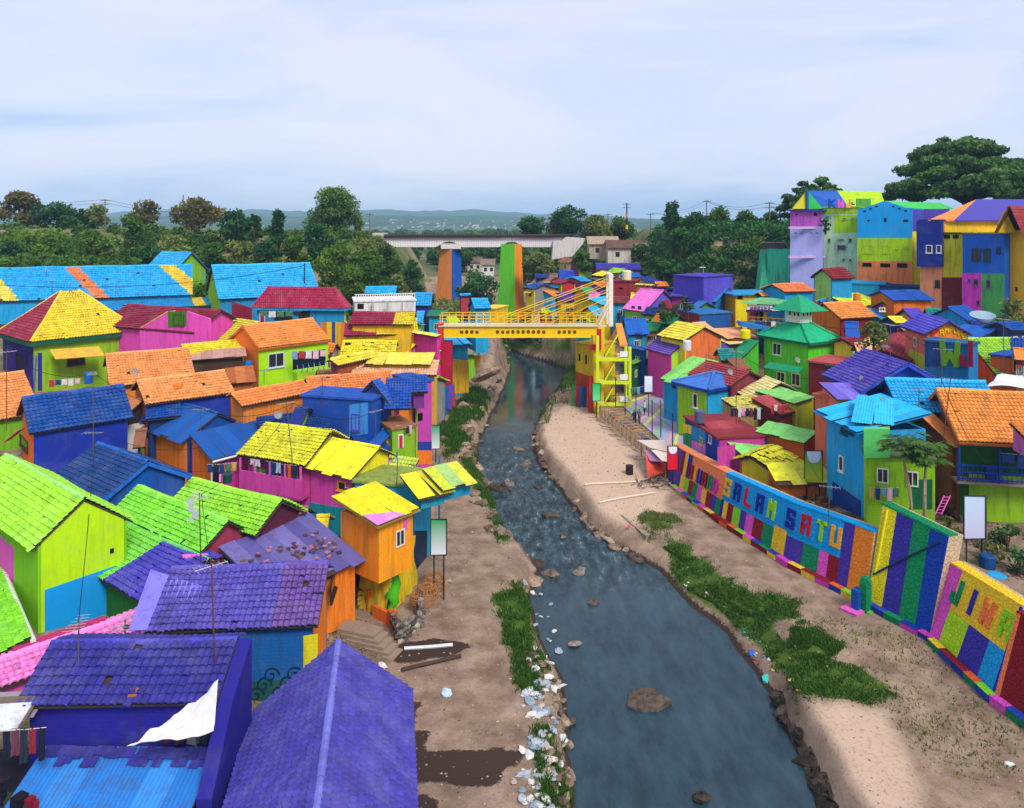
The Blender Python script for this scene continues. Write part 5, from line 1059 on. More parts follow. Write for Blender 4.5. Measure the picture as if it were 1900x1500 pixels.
h = boxh('maroon_panel_house', 'box house with one maroon wall and one blue wall', 1256, 103, 1297, 98, 576, 5, wc={'f':'#8a2030','r':'#1458a0'}, top='#2a70b0', zb=4)
H2('green gable with blue lower roof behind the maroon panel wall', (1296,560,1312,562), 12.0, (1280,575), 1, '#2a7ac0', '#3aa838', 26)
h = H2('dark green roofed hut with yellow trim', (1232,584,1262,586), 11.0, (1224,603), 1, '#0a6a48', '#0a5a40', 22, roof='metal')
h = H2('yellow roofed house with orange gable behind the purple roof', (1256,598,1308,608), 11.0, (1222,628), 1, '#f0dc3c', {'f':'#f0dc3c','r':'#ee7838'}, 26, zb=3)
H2('peach flat roof between the orange gable and the cafe', (1318,612,1376,610), 9.8, (1322,622), 1, '#f0a878', '#d87a40', 8, roof='metal', w=4)
H2('cream sheet roof above a cluttered porch', (1322,626,1370,622), 9.2, (1326,636), 1, '#f4dc88', '#6a5a3a', 10, roof='metal', w=3, zb=3)
H2('violet awning roof over a small porch near the green wing', (1325,640,1350,640), 8.6, (1326,652), 1, '#5a40a0', '#3a7a1a', 20, roof='metal', w=2, zb=3)
H2('peach roof behind the cafe', (1406,544,1458,543), 14.0, (1410,556), 1, '#f0a066', '#1a4a80', 20)
H2('orange roofed hut with cyan wall at the foot of the turquoise wall', (1432,529,1490,527), 15.2, (1428,538), 1, '#f08a4c', '#1a98d0', 18, w=2.4)
H2('maroon roof corner beside the emerald lantern', (1494,560,1520,562), 12.6, (1498,572), 1, '#9a2432', '#6a1a24', 24)
H2('blue roof slope by the emerald lantern', (1520,560,1532,556), 13.2, (1512,580), 1, '#1a80d0', '#1a60b0', 26)
h = boxh('navy_terrace', 'stepped navy wall in front of the orange tower storey', 1632, 101.4, 1706, 98.6, 531, 3, wc='#123c8c', top='#0f347a', zb=8)
h = boxh('cyan_base_wall', 'cyan base storey below the orange storey and stained tower', 1545, 105, 1640, 101.5, 525, 4, wc='#1f9cdc', top='#1f9cdc', zb=8, dirt=.5)
h = boxh('blue_shop_row', 'row of dark blue shop fronts behind the letter board', 1770, 80, 1960, 76, 618, 4, wc={'f':'#12408c'}, top='#1a60b0', zb=8)
win(h,'f',(1865,606+16,1878,634),'#e0e0e0',1)
shed('blue_lean_roof', 'blue tent-like sheet roof behind the orange painted gable', (1790,602,1850,612), 12.6, (1788,628), end=1, pitch=22, roof='metal', rc=['#1462bc','#1058b0'], wc='#123c80', zb=9, w=3.5)
# beyond the footbridge
H2('cyan roof with red wall beside the footbridge landing', (852,548,872,546), 12.4, (820,573), 1, '#20a8e0', {'f':'#a83a4a'}, 34, zb=5.4)
H2('bright cyan roof beyond the left footbridge pillar', (874,556,905,555), 12.6, (908,575), 2, '#20aee6', {'f':'#1aa4d8'}, 34, zb=5.4)
h = boxh('yellow_block', 'yellow block house in front of the green bridge pier', 892, 120, 918, 119, 573, 5, wc={'f':'#eebc20','l':'#1a9cd0'}, top='#f0d040', zb=5.4)
H2('teal flat roof beside the footbridge landing', (795,578,832,578), 10.6, (793,587), 1, '#0f7a60', '#20a8d0', 10, roof='metal', w=2.5, zb=5.4)
H2('small cyan roof house by the landing', (774,580,788,580), 11.0, (772,602), 1, '#22aee6', '#40b848', 30, zb=5.4)
h = H2('green roof house with orange end, right of the green pier', (996,540,1028,537), 11.2, (1003,549), 1, '#0f9a70', {'f':'#1aa0c8','l':'#e8683a'}, 28, zb=5.4)
H2('violet roof house in front of a yellow wall beyond the bridge', (1030,545,1082,543), 11.0, (1026,570), 1, '#4a2a9a', {'f':'#f0c81c','r':'#b8c828'}, 30, zb=5.4)
H2('blue roof house with lime gable below the railway', (1036,503,1066,503), 13.6, (1042,522), 1, '#2a4ac0', {'f':'#f0c820','l':'#90d040'}, 34, zb=6)
H2('navy roof house beside the blue roof', (992,510,1018,510), 13.4, (990,517), 1, '#143c88', '#1a2a70', 24, zb=6)
H2('crimson roof house below the railway', (1098,503,1128,500), 13.7, (1094,514), 1, '#d82a4a', {'f':'#1a4aa0','r':'#8a5ac0'}, 30, zb=6)
H2('dull red roof in front of the yellow wall', (1060,530,1092,526), 12.2, (1052,538), 1, '#b02a44', '#c8a020', 24, zb=5)
H2('long purple roof nearest the railway abutment', (1104,490,1186,490), 15.2, (1092,497), 1, '#4a3ab0', '#6a6a80', 16, zb=9, w=3.5)
H2('lime roofed cottage with yellow wall near the purple roof', (1072,498,1092,497), 14.2, (1066,508), 1, '#7aa8a0', '#a4d028', 26, zb=6)
H2('orange hut with lime roof behind the mast', (1136,510,1160,508), 13.2, (1132,519), 1, '#86d030', '#f06a28', 26, zb=6)
H2('turquoise sheet roof behind the stay cables', (1090,555,1125,552), 11.8, (1086,568), 1, '#2ab0d8', {'f':'#f0c81c'}, 14, roof='metal', zb=5.4, w=3)
H2('white walled house below the blue roof', (1008,525,1034,524), 12.5, (1006,531), 1, '#b8b0a8', '#e0dcd4', 18, zb=5)
# brown-roofed houses behind the railway
for i,(u,v,zz_,wd) in enumerate(((855,470,13,26),(880,478,12,30),(905,482,12,28),(1120,440,21,60),(1160,447,20,70),(1210,452,19.5,60),(840,500,10,24),(985,480,12,24),(1010,500,10,20),(1335,430,22.5,40),(1395,436,22.2,44),(860,455,14,22),(1230,428,23.1,24),(700,478,12,20))):
    Yh = F*(H-zz_)/(v-V0) if zz_ < 21.5 and v > 450 else 168
    if v <= 452: Yh = {1120:172,1160:168,1210:166,1335:150,1395:146,1230:185}[u]
    if v < 452 or zz_ > 19: p=PY(u,v,Yh); zz_=p.z
    else: Yh=min(max(Yh,185),330); zz_=PY(u,v,Yh).z
    a=PY(u-wd/2,v,Yh); b=PY(u+wd/2,v,Yh); L=(b-a).length
    desc=['brown tiled roof half hidden between the bridge piers','low grey-brown roof behind the orange pier','pair of white gables seen under the railway bridge','flat buff roof beside the far abutment','long brown roof over white walls on the far bank','brown roof with white veranda beside the trees','dark roof glimpsed left of the blue pier face','brown roof glimpsed right of the green pier','faded tile roof low behind the green pier','brown roof behind the hillside trees','brown hipped roof near the power pylon','small pale roof high under the bridge girder','brown roof tip above the far trees','dark roof below the left abutment'][i]
    root=thing('far_house',desc,'house',((a.x+b.x)/2,Yh,zz_-5))
    mb=MB(); mb.obox(a+Vector((0.4,0.2,-5)),Vector((L-.8,0,0)),Vector((0,5,0)),UP*3.6); part('wall',mb,wall(['#b8a890','#cfc6b8','#dcd8d0'][i%3],False),root)
    mb=MB(); m_=Vector((0,2.7,0)); mb.slab([a+Vector((0,-.3,-1.7)),b+Vector((0,-.3,-1.7)),b+m_,a+m_],Vector((0,0,.12))); mb.slab([a+m_,b+m_,b+Vector((0,5.7,-1.7)),a+Vector((0,5.7,-1.7))],Vector((0,0,.12))); part('roof',mb,tilem(['#6a4a3a','#7a5a48','#8a7464','#a8937a'][i%4]),root)
    for k in range(2):
        mb=MB(); mb.obox(a+Vector((L*(.25+.4*k),0.19,-3.6)),Vector((.9,0,0)),Vector((0,-.02,0)),UP*1.1); part('window',mb,glass(),root)
# ------------------------------------------------------------------ the lettered, striped river wall
WB = [(1238,898),(1255,912),(1333,968),(1460,1050),(1568,1105),(1604,1126),(1613,1130),(1723,1190),(1843,1303),(1900,1345),(2020,1450)]
ZW = 1.4
_wp = [P(u, v, ZW) for u, v in WB]; _wu = [u for u, v in WB]; _ws = [0.0]
for a, b in zip(_wp[:-1], _wp[1:]): _ws.append(_ws[-1] + (b - a).length)
def s_of_u(u): return float(np.interp(u, _wu, _ws))
def wbase(s): return Vector((float(np.interp(s, _ws, [p.x for p in _wp])), float(np.interp(s, _ws, [p.y for p in _wp])), ZW))
def wnorm(s):
    d = hn(wbase(min(s + 0.8, _ws[-1])) - wbase(max(s - 0.8, 0))); n = Vector((-d.y, d.x, 0))     # into the hill
    return n if n.x > 0 else -n
LN = [0.2]
def wpt(s, hf, hh, off=0.0):
    n = wnorm(s); return wbase(s) + n * (LN[0] * hh * hf - off) + UP * (hh * hf)
def wall_section(name, label, u0, u1, hA, hB, panels, core='#c8b090', th=0.9, cat='wall', coping=None, lean=0.2):
    LN[0] = lean
    s0, s1 = s_of_u(u0), s_of_u(u1); root = thing(name, label, cat, wbase((s0 + s1) / 2))
    hh = lambda s: hA + (hB - hA) * (s - s0) / (s1 - s0)
    def strip(sa, sb, ha, hb, off0, off1, tv=.5):
        N = max(2, int((sb - sa) / 0.5) + 1); M = max(1, int((hb-ha)*4)); mb = MB(); fr = []; bk = []
        for i in range(N + 1):
            s = sa + (sb - sa) * i / N
            for j in range(M + 1): fr.append(wpt(s, ha + (hb-ha)*j/M, hh(s), off1)); bk.append(wpt(s, ha + (hb-ha)*j/M, hh(s), off0))
        k = M + 1; nv = len(fr); Fc = [(i*k+j, (i+1)*k+j, (i+1)*k+j+1, i*k+j+1) for i in range(N) for j in range(M)]
        Fc += [(nv + a, nv + d_, nv + c, nv + b) for a, b, c, d_ in Fc]
        for i in range(N): Fc += [(i*k+M, (i+1)*k+M, nv+(i+1)*k+M, nv+i*k+M), (i*k, nv+i*k, nv+(i+1)*k, (i+1)*k)]
        for j in range(M): Fc += [(j, j+1, nv+j+1, nv+j), (N*k+j, nv+N*k+j, nv+N*k+j+1, N*k+j+1)]
        mb.idx(fr + bk, Fc, tv); return mb
    part('wall_core', strip(s0, s1, -0.1, 0.995, -th, 0.0), stonewall(core), root)
    rg = random.Random(int(u0))
    for (ua, ub, ha, hb, c) in panels:
        part('painted_panel', strip(s_of_u(ua) + 0.004, s_of_u(ub) - 0.004, ha, hb, 0.003, 0.035 + rg.random() * 0.012), stonewall(c), root)
    cp = strip(s0, s1, 0.996, 1.015, -th*.6, 0.06); part('coping', cp, stonewall(coping or panels[-1][4]), root)
    return root, hh
GLY = {'S': [[(1,.85),(1,1),(0,1),(0,.5),(1,.5),(1,0),(0,0),(0,.15)]], 'A': [[(0,0),(0,1),(1,1),(1,0)],[(0,.45),(1,.45)]], 'L': [[(0,1),(0,0),(1,0)]], 'M': [[(0,0),(0,1),(.5,.55),(1,1),(1,0)]], 'T': [[(0,1),(1,1)],[(.5,1),(.5,0)]],
 'U': [[(0,1),(0,0),(1,0),(1,1)]], 'J': [[(.7,1),(.7,0),(0,0),(0,.3)]], 'I': [[(.5,1),(.5,0)]], 'W': [[(0,1),(.1,0),(.5,.5),(.9,0),(1,1)]], 'D': [[(0,0),(0,1),(.75,1),(1,.75),(1,.25),(.75,0),(0,0)]], 'R': [[(0,0),(0,1),(1,1),(1,.5),(0,.5),(1,0)]], 'E': [[(1,1),(0,1),(0,0),(1,0)],[(0,.5),(.8,.5)]],
 'K': [[(0,0),(0,1)],[(1,1),(0,.5),(1,0)]], 'P': [[(0,0),(0,1),(1,1),(1,.5),(0,.5)]], 'N': [[(0,0),(0,1),(1,0),(1,1)]], 'G': [[(1,.85),(1,1),(0,1),(0,0),(1,0),(1,.45),(.6,.45)]], 'O': [[(0,0),(0,1),(1,1),(1,0),(0,0)]]}
def letter(root, ch, o, ex, ey, en, w_, hh_, th, dep, col, name='letter', mat=None):
    mb = MB(); iw, ih = w_ - th, hh_ - th
    for pl in GLY[ch]:
        for k, (p, q) in enumerate(zip(pl[:-1], pl[1:])):
            a = ex*((p[0]-.5)*iw) + ey*((p[1]-.5)*ih); b = ex*((q[0]-.5)*iw) + ey*((q[1]-.5)*ih); d = (b-a); L = d.length; d = d/L; sd = en.cross(d)
            mb.obox(o + a - d*th*0.5 - sd*th*0.5 - en*0.02, d*(L+th*0.999), sd*th, en*(dep + 0.003*k + 0.02))
    return part(name, mb, mat or stonewall(col), root, None)
def wall_letters(root, hh, items, hf, size, wd):
    for ch, u, c in items:
        s = s_of_u(u)
        for _ in range(30):
            p = wpt(s, hf, hh(s), 0.03); s += (u - pix(p)[0]) * p.y / F * 0.5
        s = min(max(s, 0), _ws[-1]); n = -wnorm(s); ex = hn(wbase(s+.3) - wbase(max(0,s-.3))); ey = (UP - n * LN[0]).normalized()
        en = ex.cross(ey); en = en if en.dot(n) > 0 else -en
        letter(root, ch, wpt(s, hf, hh(s), 0.04), ex, ey, en, wd, size, wd*0.30, 0.09, c)
CR, PU, GR, PK, MA, LI, NV, YE, CY_, OR = '#c8102e', '#4a36a4', '#0f8a56', '#e656c8', '#8c1626', '#84d82c', '#1a2a9a', '#f4d018', '#0aa0e8', '#f58a3a'
lo = [YE, LI, '#8a2a26', GR, PK, '#f2c83a', MA, PU, GR]
pn = [(1238,1247,0,1,PU),(1247,1255,0,1,'#6a4ab8'),(1255,1261,.45,1,MA),(1261,1267,.45,1,'#f2c23a'),(1267,1275,.45,1,NV),(1255,1259,0,.44,PU)]
for k, c in enumerate(lo): pn.append((1259+8.2*k, 1259+8.2*(k+1), 0, .44, c))
pn.append((1275,1333,.445,1,'#f58a50'))
root, hh = wall_section('lettered_wall', 'orange panelled end of the striped river wall with narrow coloured letters', 1238, 1333, 3.2, 3.45, pn)
wall_letters(root, hh, [('A',1283,MA),('I',1292,'#e8b010'),('U',1299,NV),('A',1309,MA),('A',1319,GR),('D',1329,'#d828b0')], .64, 1.05, 0.62)
bd = [1333,1338,1347,1358,1372,1383,1397,1414,1432,1453,1486,1516,1533,1552]; cl = [NV,'#f4cc28',MA,LI,PU,PK,MA,GR,'#f4c820',PU,GR,PK,MA]
pn = [(a,b,0,.46 if a not in (1432,) else .52,c) for a,b,c in zip(bd[:-1],bd[1:],cl)] + [(1552,1570,0,1,PU),(1570,1604,0,1,'#f78c28'),(1333,1552,.525,1,CY_)]
pn.insert(0,(1333,1552,.465,.52,CY_))
root, hh = wall_section('lettered_wall', 'cyan river wall lettered SALAM SATU above coloured stripes', 1333, 1604, 3.45, 4.05, pn)
wall_letters(root, hh, [('S',1351,'#f0b418'),('A',1369,NV),('L',1389,CR),('A',1411,NV),('M',1433,'#9ad818'),('S',1468,NV),('A',1496,CR),('T',1525,'#94d61c'),('U',1552,'#f2ac12')], .74, 1.2, 0.72)
pn = [(1608,1636,0,1,'#eee018'),(1636,1668,0,1,'#3c32a0'),(1668,1698,0,1,'#0c8c54'),(1698,1723,0,1,'#1240a8')]
root, hh = wall_section('striped_wall', 'tallest river wall section in broad yellow, violet, green and blue stripes', 1606, 1723, 5.6, 5.3, pn, coping='#0f8a56', lean=.24)
mb = MB(); a = wpt(s_of_u(1612), .33, 5.6, .1); b = wpt(s_of_u(1716), .93, 5.3, .12); mb.tube([a, (a+b)/2 + UP*0.05, b], 0.055, 6); part('drain_pipe', mb, plain('#123a5a'), root)
mb = MB(); a = wpt(s_of_u(1616), .35, 5.6, .1); b = wpt(s_of_u(1620), .97, 5.6, .1); mb.tube([a, b], 0.06, 6); part('drain_pipe', mb, plain('#e8e020'), root)
pn = [(1723,1740,0,1,PK),(1740,1776,0,.5,'#b0e018'),(1776,1812,0,.5,'#3e34a6'),(1812,1838,0,.5,'#12a2e4'),(1838,1843,0,1,'#1a3ab8'),(1740,1838,.505,1,'#f6cc2a')]
root, hh = wall_section('lettered_wall', 'yellow topped river wall lettered JIWA near the right frame edge', 1723, 1843, 3.9, 4.2, pn, lean=.36)
wall_letters(root, hh, [('J',1779,GR),('I',1806,'#3a2a9a'),('W',1834,'#f5803a'),('A',1870,'#8ed81c')], .74, 1.25, 0.8)
root, hh = wall_section('dark_red_wall', 'dark red end of the river wall with an orange corner post', 1843, 2020, 4.0, 4.0, [(1843,1852,0,1,'#f5804a'),(1852,2020,0,1,'#861420')], lean=.3)
# kerb blocks along the foot of the wall
kb = thing('wall_kerb', 'stepped kerb of small painted blocks along the foot of the striped wall', 'kerb', wbase(10))
pal = [PK, '#1a3aa8', MA, LI, GR, '#f2d030', '#e8622a', '#2a48b8', '#d848b8', '#8a1a24']; s = s_of_u(1252); i = 0; rg = random.Random(4)
while s < s_of_u(2005):
    L = 0.8 + 0.25 * rg.random(); n = wnorm(s); d = hn(wbase(s + 0.3) - wbase(s)); p = wbase(s) - n * 0.36
    z_ = gzf(p.x, p.y) - 0.1
    if not (1590 < np.interp(s, _ws, _wu) < 1614):
        mb = MB(); mb.obox(Vector((p.x, p.y, z_)), d * L, n * 0.42, UP * (ZW + 0.42 - z_)); part('kerb_block', mb, stonewall(pal[(i*3 + i // 4) % len(pal)]), kb)
        mb = MB(); mb.obox(Vector((p.x, p.y, ZW + 0.423)) - n*0.01, d * L, n * 0.4, UP * 0.03); part('kerb_top', mb, stonewall(pal[(i*7 + 3) % len(pal)]), kb)
    s += L + 0.012; i += 1
# small shrine-like outfall box at the joint of the walls
ob = thing('outfall_box', 'pink and green painted outfall block with blue and green stubs below the yellow wall', 'outfall', P(1580,1135,1.4))
p = P(1588,1142,1.2); mb = MB(); mb.box((p.x, p.y, 0.9), 1.5, 1.0, 0.75, 0.6); part('plinth', mb, stonewall('#e668c4'), ob)
p2 = P(1607,1140,1.2); mb = MB(); mb.box((p2.x, p2.y, 0.9), 1.0, 0.98, 0.7, 0.6); part('plinth', mb, stonewall('#78cc38'), ob)
p3 = P(1590,1120,1.9); mb = MB(); mb.box((p3.x, p3.y, 1.5), .5, .4, 1.2, 0.6); part('stub', mb, stonewall('#1258b0'), ob)
p4 = P(1606,1118,2.0); mb = MB(); mb.box((p4.x, p4.y, 1.5), .55, .4, 1.6, 0.6); mb.tube([Vector((p4.x-.12, p4.y-.18, 3.1)), Vector((p4.x+.12, p4.y+.2, 3.1))], .3, 14); part('stub', mb, stonewall('#0c8a58'), ob)

# ------------------------------------------------------------------ cable-stayed footbridge
YB = 87.0; fb = thing('footbridge', 'yellow cable-stayed footbridge crossing the river, girder pierced by round holes', 'bridge', PY(960,625,YB))
zt, zb_ = PY(0,607,YB).z, PY(0,626,YB).z; xa, xb = PY(823,0,YB).x, PY(1109,0,YB).x; LBr = xb - xa
YBM = plain('#f0c410', 0.5)
for yy_ in (YB, YB + 2.0):
    mb = MB(); N = 30; cw = LBr / N; hz = (zt + zb_) / 2
    hl = set(list(range(3, 7)) + list(range(10, 20)) + list(range(22, 26)))
    for k in range(N):
        x0 = xa + k * cw; 
        if k in hl:
            ang = [math.pi * 2 * (j + .5) / 8 for j in range(8)]; r = cw * 0.36
            cor = [(x0+cw, zb_+ (zt-zb_)*.7), (x0+cw*.7, zt), (x0+cw*.3, zt), (x0, zb_+(zt-zb_)*.7), (x0, zb_+(zt-zb_)*.3), (x0+cw*.3, zb_), (x0+cw*.7, zb_), (x0+cw, zb_+(zt-zb_)*.3)]
            inn = [(x0 + cw/2 + r*math.cos(a), hz + r*1.15*math.sin(a)) for a in ang]
            for yo, sg in ((0, 1), (0.08, -1)):
                V = [(a, yy_+yo, b) for a, b in cor] + [(a, yy_+yo, b) for a, b in inn]
                mb.idx(V, [((j), (j+1) % 8, 8+(j+1) % 8, 8+j) for j in range(8)])
            mb.idx([(a, yy_, b) for a, b in inn] + [(a, yy_+.08, b) for a, b in inn], [(j, (j+1)%8, 8+(j+1)%8, 8+j) for j in range(8)])
            for (ax, az, bx_, bz) in ((x0, zb_, x0+cw*.3, zb_+(zt-zb_)*.3),):
                pass
            for (A_, B_, C_) in (((x0,zb_),(x0+cw*.3,zb_),(x0,zb_+(zt-zb_)*.3)), ((x0+cw,zb_),(x0+cw,zb_+(zt-zb_)*.3),(x0+cw*.7,zb_)), ((x0,zt),(x0,zb_+(zt-zb_)*.7),(x0+cw*.3,zt)), ((x0+cw,zt),(x0+cw*.7,zt),(x0+cw,zb_+(zt-zb_)*.7))):
                for yo in (0, .08): mb.face([(q[0], yy_+yo, q[1]) for q in (A_, B_, C_)])
        else: mb.obox(Vector((x0, yy_, zb_)), Vector((cw,0,0)), Vector((0,.08,0)), UP*(zt-zb_))
    part('girder', mb, YBM, fb)
    mb = MB(); mb.obox(Vector((xa, yy_-.12, zb_-.05)), Vector((LBr,0,0)), Vector((0,.32,0)), UP*.05); mb.obox(Vector((xa, yy_-.12, zt)), Vector((LBr,0,0)), Vector((0,.32,0)), UP*.05); part('flange', mb, plain('#f6d23a', .5), fb)
mb = MB(); mb.obox(Vector((xa-.6, YB-.25, zt+.055)), Vector((LBr+1.6,0,0)), Vector((0,2.6,0)), UP*.1); part('deck', mb, plain('#d8d0a8'), fb)
for yy_ in (YB-.2, YB+2.28):
    for k in range(24):
        x = xa - .4 + (LBr+1.0)*k/23; mb = MB(); mb.obox(Vector((x, yy_, zt+.16)), Vector((.08,0,0)), Vector((0,.08,0)), UP*1.15); part('railing_post', mb, YBM, fb)
    for z_ in (.55, .9, 1.28):
        mb = MB(); mb.obox(Vector((xa-.5, yy_+.01, zt+.14+z_-.06)), Vector((LBr+1.2,0,0)), Vector((0,.06,0)), UP*(.07 if z_ > 1 else .03)); part('railing_bar', mb, YBM, fb)
# mast, brace and stays
xm = PY(1131,0,YB+1).x; zm = PY(0,507,YB+1).z
for yy_ in (YB-.1, YB+2.1):
    mb = MB(); mb.box((xm, yy_, zt+.1), .5, .4, zm-zt-.1); part('mast', mb, plain('#ece2d0', .5), fb)
    mb = MB(); mb.tube([Vector((xm-.1, yy_, zt+2.6)), Vector((PY(1112,0,YB).x, yy_, zt+.3))], .16, 6); part('brace', mb, plain('#e8d8b8', .5), fb)
    for k in range(5 if yy_ < YB else 3):
        a = Vector((xm-.1, yy_, zm - .5 - .75*k)); b = Vector((PY(900+37*k,0,YB).x, yy_, zt+.25)); mb = MB(); mb.tube([a, b], .05, 5); part('stay_cable', mb, plain(['#f0c830','#f2a838'][k % 2], .5), fb)
mb = MB(); mb.obox(Vector((xm-.3, YB, zm-.4)), Vector((.6,0,0)), Vector((0,2.0,0)), UP*.35); part('mast_crossbeam', mb, plain('#e8dccc'), fb)
# crimson pier at the left end
p = PY(830,625,YB+.6); mb = MB(); mb.box((p.x, p.y, 0.5), 1.1, 1.8, p.z-.55-.5); part('pier', mb, wall('#b8123c', False, .25), fb)
p = PY(818,600,YB+.6); mb = MB(); mb.box((p.x, p.y, 1.0), .55, 1.6, p.z-1.0); part('pier', mb, wall('#d8283c', False, .25), fb)
for k, (u, c) in enumerate(((826,'#2a56b0'),(836,'#5a4aa8'),(846,'#c02848'))):
    a = PY(u-9, 792-8*k, YB-3+k); mb = MB(); e_ = Vector((.55,0,0)); mb.obox(Vector((a.x, a.y, 0.9)), e_, Vector((0,.5,0)), Vector((.25 if k < 2 else -.3, 1.2, 3.6))); part('painted_buttress', mb, wall(c), fb)
# stair tower at the right end
st = thing('stair_tower', 'lime and yellow open stair tower with zigzag flights at the bridge end', 'stairs', PY(1135,770,86))
LM = wall('#d2e612', False, .2); X0, X1 = PY(1106,0,86).x, PY(1165,0,86).x; Y0, Y1 = 84.6, 87.6; zfl = [1.4, 3.9, 6.6, 9.3]
zfl = [PY(0,768,86).z, PY(0,742,86).z, PY(0,702,86).z, PY(0,660,86).z, PY(0,620,86).z]
for x in (X0, X1):
    for y in (Y0, Y1): mb = MB(); mb.box((x, y, 0.6), .32, .32, zfl[3]+1.2-.6 if x == X1 else zfl[4]-.6); part('column', mb, LM, st)
for z_ in zfl[1:4]:
    for (a, b) in (((X0+.16,Y0-.14),(X1-.16,Y0-.14)), ((X0+.16,Y1-.14),(X1-.16,Y1-.14))): mb = MB(); mb.obox(Vector((a[0], a[1], z_-.38)), Vector((b[0]-a[0],0,0)), Vector((0,.28,0)), UP*.36); part('beam', mb, LM, st)
    mb = MB(); mb.obox(Vector((X1-1.3, Y0+.16, z_-.12)), Vector((1.1,0,0)), Vector((0,2.6,0)), UP*.12); part('landing', mb, plain('#c8c0a0'), st)
    mb = MB(); mb.obox(Vector((X0+.2, Y0+.16, z_-.12)), Vector((.7,0,0)), Vector((0,2.6,0)), UP*.12); part('landing', mb, plain('#c8c0a0'), st)
for i in range(4):
    za, zb2 = zfl[i], zfl[i+1]; xA, xB = X0+.9, X1-1.3; n_ = 9; y_ = Y0+.25 if i % 2 == 0 else Y0+.35
    for k in range(n_):
        mb = MB(); mb.obox(Vector((xA+(xB-xA)*k/n_, y_, za+(zb2-za)*(k+.35)/n_)), Vector(((xB-xA)/n_+.08,0,0)), Vector((0,1.1,0)), UP*.1); part('step', mb, plain('#8a7a50'), st)
    mb = MB(); mb.slab([Vector((xA,y_-.06,za-.1)), Vector((xB,y_-.06,zb2-.1)), Vector((xB,y_-.06,zb2+.22)), Vector((xA,y_-.06,za+.22))], Vector((0,.05,0))); part('stringer', mb, LM, st)
    for q in (.45, .75, 1.05): mb = MB(); mb.tube([Vector((xA,y_-.03,za+q)), Vector((xB,y_-.03,zb2+q))], .03, 5); part('handrail', mb, plain('#f0962a'), st)
for z_ in zfl[1:4]:
    mb = MB(); p = Vector((X1-1.1, Y0-.17, z_+.12)); mb.obox(p, Vector((.85,0,0)), Vector((0,.04,0)), UP*.62); part('notice_board', mb, plain('#ece8e4'), st)
mb = MB(); mb.slab([PY(1101,625,85.5), PY(1121,625,85.5), PY(1121,772,85.5), PY(1101,772,85.5)], Vector((0,1.5,0))); part('side_wall', mb, wall('#e6c80c', False, .25), st)
mb = MB(); mb.slab([PY(1093,700,85.3), PY(1101,700,85.3), PY(1101,775,85.3), PY(1093,775,85.3)], Vector((0,.8,0))); part('side_wall', mb, wall('#b41a2a', False, .25), st)
mb = MB(); mb.slab([PY(1108,612,85.2), PY(1116,612,85.2), PY(1116,640,85.2), PY(1108,640,85.2)], Vector((0,.6,0))); mb.slab([PY(1095,640,85.2), PY(1116,640,85.2), PY(1116,650,85.2), PY(1095,650,85.2)], Vector((0,.6,0))); part('red_beam', mb, wall('#c41a24', False, .2), st)
mb = MB(); mb.slab([PY(1142,600,86), PY(1154,600,86), PY(1164,640,84.5), PY(1150,640,84.5)], Vector((0,0,-.2))); part('ramp', mb, plain('#f0923a'), st)
h = boxh('yellow_riverside_house', 'narrow soot-streaked yellow house under the right end of the footbridge', 1068, 90, 1101, 88, 638, 4, wc={'f':'#e2c40e','l':'#d8b80c'}, top='#c8a810', zb=1, dirt=.5)
hole(h,'f',(1074,657,1077,670),name='window'); hole(h,'f',(1086,659,1089,676),name='window')
patch(h,'f',[(1068,690),(1101,700),(1101,760),(1068,745)],'#c84818')
for k, c in enumerate(('#2a9a3a','#c02a3a','#1a78c8','#1a58a8','#d8702a')):
    u = 1060 + 7*k; a = PY(u, 712, 88.5-k*.2); mb = MB(); mb.obox(Vector((a.x, a.y, .9)), Vector((.34,0,0)), Vector((0,.2,0)), Vector((.1,.35,3.0))); part('leaning_plank', mb, wall(c), h.root)
# left shacks under the bridge
for k, (u0, u1, v0_, vb, c, rc_, lb) in enumerate(((836,868,640,700,'#1a9ad0','#2aa0d8','cyan shack hung with sheets below the footbridge'), (845,862,672,728,'#e8b418','#c8a018','amber shack standing on the rocks under the bridge'), (862,880,660,712,'#84c81a','#8a8a6a','lime shack on the river bank below the bridge'), (868,890,650,690,'#c85a20','#7a3a4a','orange brown shack with broken roof above the bank'), (880,905,640,680,'#d8a020','#3a90c8','yellow shack with a cyan sheet roof tip over the water'), (890,902,655,690,'#8a48a8','#c03a4a','violet and red shack at the far end of the row'))):
    Yk = 92 + 4*k; h = boxh('river_shack', lb, u0, Yk, u1, Yk+1, v0_, 4, wc=c, top=rc_, zb=0.8, dirt=.8, slab=False)
    dk_ = deck(h.root, *[Vector((p_.x, p_.y, z_)) for p_, z_ in ((h.a - h.d*.4 + h.n*.5, h.zt+.05), (h.bb + h.d*.4 + h.n*.5, h.zt-.05), (h.bb + h.d*.4 - h.n*4.2, h.zt+.8), (h.a - h.d*.4 - h.n*4.2, h.zt+.9))], UP, rc_)
    s_, t_, nn_, Ls, Lt = slope_frame(Vector((h.a.x,h.a.y,h.zt+.9)) - h.d*.4 - h.n*4.2, Vector((h.bb.x,h.bb.y,h.zt+.85)) + h.d*.4 - h.n*4.2, Vector((h.a.x,h.a.y,h.zt+.05)) - h.d*.4 + h.n*.5)
    sheets(h.root, dk_, Vector((h.a.x,h.a.y,h.zt+.95)) - h.d*.4 - h.n*4.2, s_, t_, nn_, Ls, Lt, rc_, jit=3)
    patch(h, 'f', [(u0-2,vb-34),(u1+2,vb-30),(u1+2,vb+30),(u0-2,vb+30)], ['#eab81c','#e8a818','#7cc428','#e8b020','#7ac030','#c03a50'][k])

